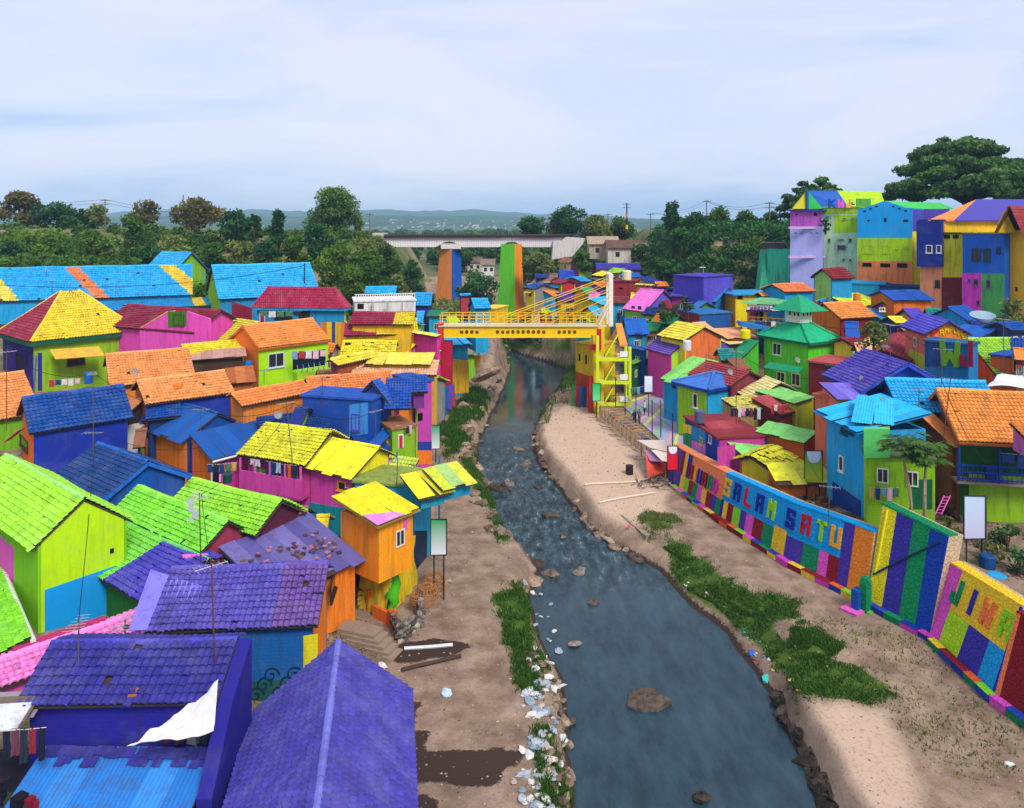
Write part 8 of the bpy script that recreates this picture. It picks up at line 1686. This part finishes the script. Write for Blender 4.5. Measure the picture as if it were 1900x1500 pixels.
# ------------------------------------------------------------------ antennas and poles
def antenna(label,u,vt,vb,Y,k=0,tilt=0):
    a,b=PY(u,vb,Y),PY(u+tilt,vt,Y); root=thing('tv_antenna',label,'antenna',a,'rooftop antennas'); mb=MB(); mb.tube([a,b],.03,5); part('mast',mb,plain('#6a6660' if k%3 else '#7a4a38',.5,.5),root); rg_=random.Random(k*7+3); an=rg_.uniform(0,3.1); e=Vector((math.cos(an),math.sin(an),0)); mb=MB(); t_=b-(b-a).normalized()*.12; mb.tube([t_-e*.6,t_+e*.6],.016,4)
    for q in range(6): s_=Vector((-e.y,e.x,0))*(.36-.03*q); c=t_+e*(-.55+.22*q); mb.tube([c-s_,c+s_],.011,4)
    part('boom',mb,plain('#b8b8b8',.4,.6),root)
for k,(u,vt,vb,Y,tl,lb) in enumerate(((400,1045,1275,27.6,-8,'long rusty pole rising from the tip of the white tarpaulin'),(146,1150,1365,27.5,0,'thin pole with wire mesh on the indigo roof'),(232,1150,1195,29.5,0,'short antenna on the indigo ridge near the pink roof'),(374,915,1120,36.5,-4,'leaning pole with a plastic bag at its head on the lime roof'),(178,800,935,48,-6,'antenna standing before the blue wall'),(174,690,830,52,-2,'tall thin mast in front of the royal blue wall'),(12,650,800,50,0,'antenna mast at the left frame edge'),(372,757,800,53,0,'stubby antenna on the blue sheet roof'),(545,745,880,50,-14,'leaning mast above the yellow-green mossy roof'),(598,700,760,58,0,'mast on the orange roof behind the blue parapet'),(697,760,850,55,0,'white tipped mast by the shuttered window'),(736,850,905,47,2,'white pole on the yellow sheet roof'),(290,618,650,78,0,'antenna with dish in front of the magenta wall'),(215,520,560,98,0,'antenna before the long cyan roof right of the orange stripe'),(97,518,545,88,0,'antenna above the hipped roof'),(265,540,566,88,0,'antenna above the maroon roof'),(86,500,545,100,0,'second mast above the hipped roof'),(513,750,775,60,0,'rooftop cross antenna on the orange tiles'),(490,685,712,68,0,'antenna below the lime balcony'),(1652,600,680,58,0,'white mast above the violet tiled roof'),(1745,645,760,52,4,'tall antenna mast in front of the blue letter wall'),(1750,700,820,47,14,'thin mast crossing the big orange roof'),(1862,590,690,61,0,'dark mast before the orange brick wall'),(1705,720,765,50,0,'stub mast on the cyan tiled roof'),(1366,650,790,62,0,'tall mast rising from the laundry roof'),(1310,655,700,68,0,'mast on the maroon roof by the court'),(1535,900,1000,45,5,'pale mast leaning on the cyan tower wall'),(1642,640,690,62,0,'short mast by the cream roof'),(1290,520,575,108,0,'mast on the violet roof below the slope'),(1277,560,605,99,0,'mast beside the maroon panel'),(709,660,700,80,0,'antenna on the peach roof'),(782,600,665,86,0,'mast by the magenta awning house'))): antenna(lb,u,vt,vb,Y,k,tl)
def upole(label,u,vt,vb,Y,arms=2,col='#6a645c',r=.13,bands=False):
    a,b=PY(u,vb,Y),PY(u,vt,Y); root=thing('power_pole',label,'pole',a,'power poles'); mb=MB(); mb.tube([a,b],[r,r*.7],8); part('shaft',mb,plain(col,.8),root)
    for k in range(arms): z=b.z-.35-.8*k; mb=MB(); mb.obox(Vector((b.x-.9,b.y-.06,z)),Vector((1.8,0,0)),Vector((0,.12,0)),UP*.12); part('crossarm',mb,plain('#4a443e'),root)
    for k in range(arms*3): mb=MB(); mb.tube([Vector((b.x-.8+.8*(k%3),b.y,b.z-.25-.8*(k//3))),Vector((b.x-.8+.8*(k%3),b.y,b.z-.02-.8*(k//3)))],.05,5); part('insulator',mb,plain('#d8d4cc'),root)
    if bands:
        for k in range(3): z=a.z+(b.z-a.z)*(.12+.2*k); mb=MB(); mb.tube([Vector((b.x,b.y,z)),Vector((b.x,b.y,z+.9))],r*1.25,8); part('band',mb,plain(['#f0c020','#20242a','#e87a28'][k]),root)
    return b
pA=upole('power pole on the embankment left of the yellow stripe roof',195,370,425,158); upole('slim mast on the skyline left of the russet tree',340,362,420,165,0); upole('pole at the left abutment of the railway bridge',686,396,440,168,1)
pB=upole('tall black and yellow banded pole beyond the far abutment',1163,377,432,175,2,'#5a4a40',.22,True); upole('double pole left of the banded pole',1128,396,425,190,1); pC=upole('power pole right of the banded pole',1207,396,440,175,1); pD=upole('power pole above the hillside trees',1311,372,430,158,1); pE=upole('power pylon beside the lavender tower',1428,375,425,140,2); pF=upole('dark power pole in front of the cyan gable',565,489,555,104,0,'#3a3230',.11)
wr=thing('power_lines','thin black power lines strung between the poles','cable',pE)
def wire(p,q,sag=.6,r=.022): mb=MB(); mb.tube([p.lerp(q,t)-UP*(4*sag*t*(1-t)) for t in [i/12 for i in range(13)]],r,4); part('wire',mb,plain('#1a1a1c'),wr)
for dz in (0,.7): wire(pA-UP*dz,PY(-60,366+4*dz,160),1.0,.03); wire(pA-UP*dz,PY(420,388+2*dz,172),1.2,.03); wire(pD-UP*dz*.3,pE-UP*dz,1.2,.03); wire(pC,pD-UP*dz,1,.025); wire(pE-UP*dz,PY(1480,374+6*dz,118),.5,.025)
wire(pF-UP*.3,PY(-40,527,88),1.4,.03); wire(pF-UP*.3,PY(395,505,118),.5,.02); wire(PY(178,800,48),PY(375,830,50),.6,.012); wire(PY(283,845,50),PY(376,875,49),.3,.012)
# lamp on the slope
lp=thing('street_lamp','pale street lamp on the dark creeper slope','lamp',PY(1305,550,126)); mb=MB(); mb.tube([PY(1305,550,126),PY(1305,497,126)],.07,6); part('post',mb,plain('#a8a8a0'),lp); mb=MB(); mb.box(PY(1303,497,126),1.0,.35,.12); part('lamp_head',mb,plain('#dcdcd8'),lp)
# ------------------------------------------------------------------ tanks, dishes, pots, bins
def drum(name,label,cat,p,r,h_,c,n=14):
    mb=MB(); mb.tube([p,p+UP*.05*h_,p+UP*.92*h_,p+UP*h_],[r*.96,r,r,r*.8],n); return solo(name,mb,plain(c,.5),label,cat,p,smooth=False)
drum('water_tank','dark blue-grey water tank on the patchwork hut','tank',PY(1298,784,62),.42,1.0,'#5a5a78'); drum('water_tank','yellow round tank on the green wing','tank',PY(1383,628,84),.55,.95,'#f0dc10'); drum('water_tank','cream tank behind the bridge mast','tank',PY(1163,520,118),.7,1.5,'#e8dcb0'); drum('water_tank','blue plastic barrel on the balcony with laundry','barrel',Vector((OB.f[0].x,OB.f[0].y,7.25))+OB.d*1.6+OB.n*.45,.32,.8,'#1a48a0'); drum('water_tank','blue barrel beside the tiled oranges','barrel',PY(164,712,72),.35,1.1,'#1a60b8'); drum('plant_pot','dark green bin on the magenta porch','bin',PY(422,896,47.3),.28,.6,'#1a4a40'); drum('wash_tub','sky-blue wash tub on the path above the yellow lettered wall','tub',P(1850,1075,4.2),.45,.25,'#2aa4dc'); drum('blue_barrel','dark blue barrel behind the wash tub','barrel',P(1832,1060,4.2),.4,.9,'#1a4a80')
ds=thing('satellite_dish','big grey satellite dish beside the magenta tower','dish',PY(1828,622,78)); mb=MB(); c=PY(1828,600,78); V=[c]; 
for j in range(1,5):
    for k in range(16): a_=k*math.pi/8; r=.85*j/4*1.9/1.9*1.6; V.append(c+Vector((math.cos(a_)*r,math.sin(a_)*r*.5+.1*j,math.sin(a_)*r*.28+.05*j*j)))
mb.idx(V,[(0,1+k,1+(k+1)%16) for k in range(16)]+[(1+(j-1)*16+k,1+j*16+k,1+j*16+(k+1)%16,1+(j-1)*16+(k+1)%16) for j in range(1,4) for k in range(16)]); part('reflector',mb,plain('#8aa4b4',.4),ds,smooth=True); mb=MB(); mb.tube([PY(1828,622,78),c],.08,6); part('stand',mb,plain('#5a5a5a'),ds)
wt=MB(); N=10; c0,c1,c2,c3=PY(1832,718,54),PY(1960,722,53),PY(1960,690,57),PY(1858,694,57); V=[]
for i in range(N+1):
    for j in range(N+1): s_,t_=i/N,j/N; V.append(c0.lerp(c1,s_).lerp(c3.lerp(c2,s_),t_)+UP*(.12*math.sin(7*s_+2*t_)+.08*math.sin(11*t_+s_)))
wt.idx(V,[(i*(N+1)+j,(i+1)*(N+1)+j,(i+1)*(N+1)+j+1,i*(N+1)+j+1) for i in range(N) for j in range(N)]); solo('tarpaulin',wt,plain('#d4d8de',.5),'crumpled white tarpaulin behind the big orange roof','tarpaulin',smooth=True)
bb=MB(); p=P(374,935,7.4); 
bag_=thing('plastic_bag','torn plastic bag caught on the leaning pole','bag',PY(360,955,36.5)); mb=MB(); rg2=random.Random(4)
for k in range(10): a_=PY(352+rg2.uniform(-6,8),925+4*k,36.4); mb.face([a_,a_+Vector((.25,.05,.05)),a_+Vector((.2,.1,-.2)),a_+Vector((-.05,.03,-.15))])
part('film',mb,plain('#d0d0d4',.4),bag_)
# ladder against the pink wall
ld=thing('ladder','pink ladder leaning on the pink wall by the papaya trees','ladder',P(1738,955,4.4)); a_,b_=PY(1735,955,42.5),PY(1752,920,43.2)
for s_ in (0,.35): mb=MB(); mb.tube([a_+Vector((s_,0,0)),b_+Vector((s_,0,0))],.03,5); part('rail',mb,plain('#e060b0'),ld)
for k in range(6): p=a_.lerp(b_,(k+.5)/6); mb=MB(); mb.tube([p,p+Vector((.35,0,0))],.022,5); part('rung',mb,plain('#e060b0'),ld)
# brown bench hut details: posts and junk on the terrace behind the wall
jt=thing('terrace_junk','jumble of crates, tyres and planks on the terrace behind the cyan wall','clutter',P(1440,925,3.9)); rg=random.Random(77)
for k in range(34):
    u=rg.uniform(1395,1530); v=np.interp(u,[1395,1530],[905,955])+rg.uniform(-12,14); p=P(u,v,3.6); p.z=gzf(p.x,p.y); mb=MB(); mb.box(p,rg.uniform(.15,.7),rg.uniform(.15,.5),rg.uniform(.1,.5),rg.uniform(0,3)); part('crate',mb,plain(rg.choice(['#4a3a30','#2a2622','#8a5a34','#b8a898','#3a4048','#c87848','#70605a'])),jt)
# ------------------------------------------------------------------ people
def person(label,p,hgt,shirt,trousers,face=0.0,arm=.25,stride=.12):
    root=thing('person',label,'person',p,'people'); k=hgt/1.7; pts={'pel':(0,0,.92),'bel':(0,0,1.1),'che':(0,0,1.32),'nec':(0,0,1.47),'hea':(0,.02,1.6),'top':(0,0,1.68),'lsh':(-.17,0,1.4),'lel':(-.24,.02,1.14),'lwr':(-.25,.02+arm,.95),'lha':(-.25,.06+arm,.88),'rsh':(.17,0,1.4),'rel':(.24,0,1.14),'rwr':(.24,.08,.9),'rha':(.24,.1,.83),'lhi':(-.09,0,.88),'lkn':(-.1,stride*.6,.48),'lan':(-.1,stride,.09),'lto':(-.1,stride+.15,.03),'rhi':(.09,0,.88),'rkn':(.1,-stride*.2,.48),'ran':(.1,-stride,.09),'rto':(.1,-stride+.14,.03)}
    rad={'pel':.13,'bel':.12,'che':.14,'nec':.055,'hea':.095,'top':.075,'lsh':.06,'rsh':.06,'lel':.045,'rel':.045,'lwr':.032,'rwr':.032,'lha':.035,'rha':.035,'lhi':.085,'rhi':.085,'lkn':.06,'rkn':.06,'lan':.042,'ran':.042,'lto':.035,'rto':.035}
    names=list(pts); ed=[('pel','bel'),('bel','che'),('che','nec'),('nec','hea'),('hea','top'),('che','lsh'),('lsh','lel'),('lel','lwr'),('lwr','lha'),('che','rsh'),('rsh','rel'),('rel','rwr'),('rwr','rha'),('pel','lhi'),('lhi','lkn'),('lkn','lan'),('lan','lto'),('pel','rhi'),('rhi','rkn'),('rkn','ran'),('ran','rto')]
    me=bpy.data.meshes.new('body'); ca,sa=math.cos(face),math.sin(face); me.from_pydata([((x*ca-y*sa)*k,(x*sa+y*ca)*k,z*k) for x,y,z in pts.values()],[(names.index(a),names.index(b)) for a,b in ed],[])
    o=link_mesh('body',me,None,(0,0,0),root); md=o.modifiers.new('skin','SKIN'); me.skin_vertices[0].data
    for i,nm in enumerate(names): me.skin_vertices[0].data[i].radius=(rad[nm]*k,rad[nm]*k); me.skin_vertices[0].data[i].use_root=(nm=='pel')
    sb=o.modifiers.new('sub','SUBSURF'); sb.levels=1; sb.render_levels=2
    m,t,n,l,b=nmat('person_skin_and_clothes'); tc_=n.new('ShaderNodeTexCoord'); s_=n.new('ShaderNodeSeparateXYZ'); l.new(tc_.outputs['Object'],s_.inputs[0]); r=n.new('ShaderNodeValToRGB'); r.color_ramp.interpolation='CONSTANT'; mr=n.new('ShaderNodeMapRange'); mr.inputs['From Max'].default_value=1.75*k; l.new(s_.outputs['Z'],mr.inputs[0]); l.new(mr.outputs[0],r.inputs[0])
    els=r.color_ramp.elements; els[0].position=0; els[0].color=(.02,.02,.02,1); els[1].position=.05; els[1].color=(*lin(trousers),1)
    for ps,c in ((.53,shirt),(.85,'#8a5a40'),(.93,'#17120f')): e_=els.new(ps); e_.color=(*lin(c),1)
    l.new(r.outputs[0],b.inputs['Base Color']); b.inputs['Roughness'].default_value=.8; me.materials.append(m)
person('person in dark clothes standing at the edge of the striped court',P(1177,792,2.52),1.7,'#20263a','#1a1c26',.4); person('person in a white top beside the court fence',P(1196,771,2.52),1.62,'#d8d4d0','#2a2c34',2.2); person('person in brown clothes behind the one in dark clothes',P(1186,788,2.52),1.6,'#7a5a44','#3a342e',-.6)
zd=PY(0,607,YB).z+.16; person('person in dark clothes at the top of the bridge stairs',Vector((PY(1148,0,86.5).x,86.5,zd)),1.75,'#1a2038','#20222c',0,.15,.2); person('person in a pink top walking on the footbridge',Vector((PY(1032,0,88).x,88.0,zd)),1.65,'#e09ab8','#3a3a48',1.2)

# ------------------------------------------------------------------ the air: thin even haze over the whole valley
hz_ = MB(); hz_.obox(Vector((-3800, -40, -2)), Vector((7600, 0, 0)), Vector((0, 4300, 0)), Vector((0, 0, 112)))
hm = bpy.data.materials.new('haze_air'); hm.use_nodes = True; hn_ = hm.node_tree; hn_.nodes.remove(hn_.nodes['Principled BSDF'])
pv = hn_.nodes.new('ShaderNodeVolumePrincipled'); pv.inputs['Color'].default_value = (0.46, 0.74, 1.0, 1); pv.inputs['Density'].default_value = 0.00021; pv.inputs['Anisotropy'].default_value = 0.0
hn_.links.new(pv.outputs[0], hn_.nodes['Material Output'].inputs['Volume'])
props(link_mesh('haze', hz_.mesh('haze'), hm), 'thin blue haze filling the valley out to the hills', 'haze', None, 'stuff')

# ------------------------------------------------------------------ pebbles strewn over both banks
rgp = np.random.RandomState(8); mb = MB(); cnt = 0
while cnt < 2200:
    y = 24 + 66*rgp.rand()**1.6; x = XL(y) - rgp.uniform(.3, 9) if rgp.rand() < .5 else XR(y) + rgp.uniform(.3, 9)
    if x > BX(y) - .5: continue
    z = gzf(x, y); r = rgp.uniform(.015, .05) * (1 + y/70); cnt += 1; V = [Vector((x + r*rgp.uniform(.7,1.4)*sx, y + r*rgp.uniform(.7,1.3)*sy, z + r*rgp.uniform(.4,.9)*sz)) for sx, sy, sz in ((-1,0,0),(0,-1,0),(1,0,0),(0,1,0),(0,0,1))]
    mb.idx(V, [(0,1,4),(1,2,4),(2,3,4),(3,0,4)], rgp.rand())
pm, t, n, l, b = nmat('pebble'); l.new(MIX(n, l, TV(n), lin('#4a3c34'), lin('#b09c8a')), b.inputs['Base Color']); b.inputs['Roughness'].default_value = .9
props(link_mesh('pebbles', mb.mesh('pebbles'), pm), 'small pebbles and grit strewn over the river banks', 'pebbles', None, 'stuff')
# weeds and plants on the terrace behind the wall
rgw = random.Random(61)
for k, (u, v, s_, lb) in enumerate(((1838,1035,1.0,'small dark shrub in front of the lime lower wall'),(1870,1020,1.3,'leafy shrub at the right edge above the lettered wall'),(1660,915,.8,'weeds under the papaya trees'),(1700,935,.9,'low green plants at the foot of the papaya trees'),(1640,850,1.0,'creeper hanging below the pale green glazed box'),(1890,1060,1.2,'bush spilling over the dark red wall end'),(1762,985,.8,'weeds along the top of the striped wall'))):
    p = P(u, v, 4.6); p.z = gzf(p.x, p.y) if k != 4 else 7.6; tree('terrace_bush', lb, p, 1.1*s_, 1.5*s_, 'dark' if k % 2 else 'olive', 'broad', 300+k, leaf=.16, per=150, n=9, low=.05)

# ------------------------------------------------------------------ small houses filling the lanes
CN = {'cyan':'#1fa8de','blue':'#1456b0','navy':'#16307c','violet':'#5240b4','maroon':'#8e2036','red':'#c02c38','orange':'#f08a34','peach':'#f0b080','yellow':'#f0d428','lime':'#a4d820','green':'#1f9a58','pink':'#e468bc','teal':'#128c86','brown':'#8a5a40','cream':'#ecdca0','grey':'#8a8884','white':'#dcd8d0','amber':'#e0a41c','magenta':'#cc3c9c'}
FILL = [(1000,528,20,'blue','yellow','above the bridge railing beside the pier',130),(1020,540,22,'orange','cyan','low behind the stay cables',124),(1046,520,20,'maroon','lime','under the blue lime-gabled house',132),(1070,515,20,'cyan','magenta','above the dull red roof',134),(1086,535,22,'green','amber','behind the highest stay cable',124),(1105,545,20,'pink','navy','left of the mast, mid height',120),(1150,500,22,'lime','orange','under the long purple roof',136),(1172,508,20,'blue','white','right of the long purple roof',132),(1195,515,24,'navy','cream','before the bushy tree',126),(1225,525,22,'orange','violet','left of the violet block',118),(1180,545,18,'yellow','maroon','left of the pink roof',114),(1010,565,20,'lime','red','just above the yellow railing',116),(1050,565,22,'navy','orange','beside the yellow wall beyond the bridge',115),(1100,570,20,'cyan','yellow','at the mast foot',110),(880,580,18,'orange','blue','behind the left half of the railing',112),(1012,585,26,'cyan','navy','behind the bridge railing, middle',112),(1040,590,22,'maroon','cream','under the lowest stay cable',110),(1062,585,24,'violet','pink','below the fan of stay cables',112),(1090,588,20,'lime','teal','left of the white mast foot',110),(1000,555,20,'red','white','between pier and violet roof',122),(1022,515,18,'brown','white','below the blue lime-gabled house',140),(1110,525,22,'orange','violet','behind the mast top',128),(1125,505,20,'yellow','navy','left of the purple railway roof',140),(1058,480,22,'brown','cream','at the foot of the far abutment',155),
 (1212,572,24,'navy','lime','below the pink roof',104),(1228,560,22,'maroon','peach','beside the violet gable',108),(1215,600,26,'green','yellow','behind the magenta wall house',100),(1188,612,20,'violet','teal','beside the royal blue roof',98),(1296,600,24,'peach','blue','below the blue wall',97),(1340,590,26,'orange','maroon','at the foot of the ochre house',103),(1345,650,30,'teal','amber','below the cream porch roof',84),(1362,668,26,'brown','lime','left of the green wing',80),(1330,560,22,'cyan','amber','left of the cafe awning',112),(1400,572,24,'navy','cream','under the cafe awning end',100),
 (1468,548,26,'lime','blue','behind the emerald lantern',106),(1500,545,22,'blue','red','left of the maroon cottage',108),(1490,536,24,'cyan','white','below the orange roofed hut',112),(1580,600,26,'blue','orange','right of the maroon front wall',80),(1600,640,30,'peach','teal','behind the violet tiled roof',70),(1575,630,28,'maroon','yellow','left of the cream tiled roof',74),(1660,590,26,'yellow','navy','left of the purple gable roof',82),(1690,575,30,'violet','peach','at the foot of the navy box house',88),(1730,575,28,'teal','magenta','below the peach tower wall',86),(1775,570,34,'blue','cyan','at the foot of the yellow recess house',84),(1820,600,40,'navy','blue','behind the satellite dish',78),(1870,600,40,'blue','navy','below the amber house',74),(1895,650,30,'orange','brown','right of the blue roof tip',64),(1650,560,26,'lime','magenta','before the navy terrace',92),
 (612,640,26,'orange','amber','right of the lime balcony house',84),(630,600,24,'yellow','amber','below the raspberry hipped roof',92),(648,660,24,'lime','maroon','under the steep yellow slope',78),(600,690,26,'brown','lime','beside the weathered orange roof',72),(760,640,22,'yellow','violet','left of the magenta awning wall',84),(800,665,20,'orange','lime','beside the crimson bridge pier',82),(806,700,18,'lime','teal','below the peach roof end',76),(790,640,18,'cream','magenta','next to the bridge landing',86),(420,660,24,'maroon','brown','under the yellow gable slope',74),(395,640,24,'yellow','maroon','below the magenta house',78),(300,740,22,'navy','brown','beside the small blue lean-to',60),(262,800,22,'brown','navy','next to the orange wall under the blue sheets',55),(120,910,30,'grey','white','behind the tall lime roof',45),(560,760,26,'navy','violet','before the deep blue parapet',57),(720,800,22,'blue','orange','below the blue awning point',58),(690,860,20,'lime','amber','behind the yellow sheet ridge',52),(560,945,26,'brown','teal','below the pink walls',45),(600,960,24,'yellow','teal','above the rubble roof',44),(770,560,20,'cyan','navy','behind the white block wall',112),(835,590,22,'lime','cyan','on the left bridge landing',108),(860,600,20,'cyan','lime','behind the bridge railing, left',106)]
for i, (u, v, wpx, rcn, wcn, where, Yf) in enumerate(FILL):
    Yf = max(Yf, 130) if 960 < u < 1075 and v < 600 else Yf; zf_ = H - (v - V0) / F * Yf; rgf = random.Random(i); tilt = rgf.uniform(-4, 4); nm = rgf.choice(['lean_to', 'small_house', 'kitchen_shed'])
    hh_ = gable(nm, 'small %s roofed house with %s walls %s' % (rcn, wcn, where), (u - wpx*.5, v - tilt*.4, u + wpx*.5, v + tilt*.4), zf_, (0, 0), pitch=rgf.uniform(16, 32), w=rgf.uniform(1.4, 2.3), rc=CN[rcn], roof='metal' if i % 3 else 'tile', wc={'f': CN[wcn], 'l': CN[wcn], 'r': CN[rgf.choice(list(CN))]}, tile=(.34, .4), zb=max(1.5, zf_ - 4.5), jit=2.0, group='small houses packed between the larger ones')
    if i % 2 == 0: awning(hh_.root, Vector((hh_.f[0].x, hh_.f[0].y, hh_.zw-.38)) + hh_.d*.3 + hh_.n*.01, Vector((hh_.f[0].x, hh_.f[0].y, hh_.zw-.38)) + hh_.d*(hh_.L-1.0) + hh_.n*.01, .25, .7, hh_.n, CN[rgf.choice(['brown','grey','cyan','yellow','red'])])
    autowin(hh_, 'f', 1 if wpx < 26 else 2, rel=.5, hh=.8, ww=.55, frame=rgf.choice(['#d8d4c8', '#6a4a30', '#2a3a6a']), seed=i)
# windows, pipes and vents on plain walls
for hx, key, nn_ in ((PINK, 'f', 3), (ORC, 'f', 1), (KH, 'f', 1), (LB, 'f', 2), (CB, 'f', 1)):
    try: autowin(hx, key, nn_, rel=.7, L=3.2 if hx in (ORC, LB, CB) else None, seed=nn_)
    except Exception: pass

# shadowy yard in the lower left corner
ys_ = thing('yard_shed', 'grey sheet lean-to over a dark cluttered yard in the lower left corner', 'shed', P(10,1480,1.6))
for k, (u0, u1, v, Yk, c_) in enumerate(((-60,62,1338,25.6,'#8a8488'),(-60,30,1362,24.9,'#c8ccd0'),(-60,45,1348,25.2,'#6a5a50'))):
    a_, b_ = PY(u0, v, Yk), PY(u1, v-6, Yk+.3); mb = MB(); mb.slab([a_, b_, b_+Vector((0,.9,.35)), a_+Vector((0,.9,.35))], UP*.04); part('roof_sheet', mb, metal(c_), ys_)
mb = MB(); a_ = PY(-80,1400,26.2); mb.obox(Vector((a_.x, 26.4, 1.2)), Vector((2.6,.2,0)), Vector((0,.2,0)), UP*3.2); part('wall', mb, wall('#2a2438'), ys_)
for k in range(9):
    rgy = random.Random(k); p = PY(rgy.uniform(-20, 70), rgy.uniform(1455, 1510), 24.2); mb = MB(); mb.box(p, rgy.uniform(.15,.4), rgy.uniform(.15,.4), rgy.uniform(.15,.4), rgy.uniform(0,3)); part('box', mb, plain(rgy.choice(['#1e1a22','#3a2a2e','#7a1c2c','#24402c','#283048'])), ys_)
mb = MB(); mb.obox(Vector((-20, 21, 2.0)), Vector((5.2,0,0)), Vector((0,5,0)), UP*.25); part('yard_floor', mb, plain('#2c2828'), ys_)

# ------------------------------------------------------------------ household clutter: more lines, dishes, tanks and cables
for k, (u0, v0_, u1, v1, Yk, lb) in enumerate(((540,652,606,650,70.4,'washing along the lime balcony opening'),(482,578,560,577,88.4,'washing in the shade of the cyan veranda'),(1430,752,1462,750,64,'two shirts by the olive wall'),(1392,594,1440,597,91,'cloths on the cafe railing'),(1612,905,1668,905,45.3,'washing strung across the lime block wall'),(640,905,668,908,47.6,'rags below the small yellow framed window'),(90,705,150,702,72.6,'towels before the lime hipped house wall'),(1170,720,1200,716,83,'bunting-like cloths near the stair foot'),(384,862,440,858,48,'shirts hung in the magenta porch'),(735,790,765,790,57.5,'rags by the lime river shed'))):
    clothesline('laundry_line', lb, PY(u0, v0_, Yk), PY(u1, v1, Yk), [random.Random(k*9+j).choice(['#d8d4d0','#26407a','#b03a3a','#e0b8c8','#2a2c38','#c8a848','#7aa0c0','#4a7a5a']) for j in range(5)], 20+k, .7)
for k, (u, v, Yk, lb) in enumerate(((295,622,78,'small dish on the magenta wall'),(640,745,58.4,'dish on the deep blue parapet'),(516,770,56,'dish on the orange tiles'),(1355,690,69,'dish on the maroon roof near the court'),(1480,668,74,'dish beside the green awning'),(1700,770,50,'dish on the cyan tiled roof'),(1600,705,56,'dish on the lavender sheet roof'),(250,690,64,'dish on the broad pale orange roof'),(1225,545,108,'dish on the violet gable roof'),(1640,745,50.5,'dish on the jumble of cyan sheets'))):
    c = PY(u, v, Yk); root = thing('satellite_dish', lb, 'dish', c, 'small satellite dishes'); mb = MB(); nrm = Vector((.4, -.8, .45)).normalized(); ax = nrm.cross(UP).normalized(); ay = ax.cross(nrm); V = [c - nrm*.1]
    for j in (1, 2, 3):
        for q in range(12): a_ = q*math.pi/6; V.append(c + (ax*math.cos(a_) + ay*math.sin(a_))*.1*j + nrm*(.012*j*j-.1))
    mb.idx(V, [(0, 1+q, 1+(q+1) % 12) for q in range(12)] + [(1+(j-1)*12+q, 1+j*12+q, 1+j*12+(q+1) % 12, 1+(j-1)*12+(q+1) % 12) for j in (1, 2) for q in range(12)]); part('reflector', mb, plain('#8e8e8c', .6), root, smooth=True)
    mb = MB(); mb.tube([c - nrm*.1, c - nrm*.15 - UP*.5], .03, 5); part('stand', mb, plain('#4a4a4a'), root)
for k, (u, v, Yk, c_, lb) in enumerate(((690,640,88,'#1a60a8','blue tank on the yellow terrace'),(330,735,60,'#d87a28','orange tank beside the pale orange gable'),(1540,700,62,'#2a2a30','black tank above the lavender roof'),(1275,650,78,'#d8d8d8','white tank behind the pale green roof'),(1590,560,90,'#d88a30','orange tank above the orange gable'),(460,690,70,'#2a70b8','blue tank by the rusty sheets'))): drum('water_tank', lb, 'tank', PY(u, v, Yk), .42, 1.0, c_)
rgc = random.Random(5)
for (a_, b_) in (((97,520,88),(290,620,78)),((290,620,78),(490,688,68)),((12,655,50),(174,692,52)),((174,692,52),(372,757,53)),((372,757,53),(545,748,50)),((545,748,50),(697,762,55)),((598,702,58),(709,662,80)),((709,662,80),(782,602,86)),((697,762,55),(771,712,66)),((1366,652,62),(1310,657,68)),((1366,652,62),(1535,700,57)),((1652,602,58),(1745,647,52)),((1745,647,52),(1862,592,61)),((1652,602,58),(1505,600,76)),((1207,400,175),(1290,522,108)),((1290,522,108),(1410,560,92)),((1410,560,92),(1530,565,85)),((1163,560,110),(1242,612,92)),((1862,592,61),(1900,700,50)),((400,1047,27.6),(374,917,36.5)),((374,917,36.5),(545,748,50)),((146,1152,27.5),(178,800,48)),((1745,700,47),(1850,880,42)),((1535,902,45),(1495,840,52))): wire(PY(*a_), PY(*b_), rgc.uniform(.3, .9), .016)
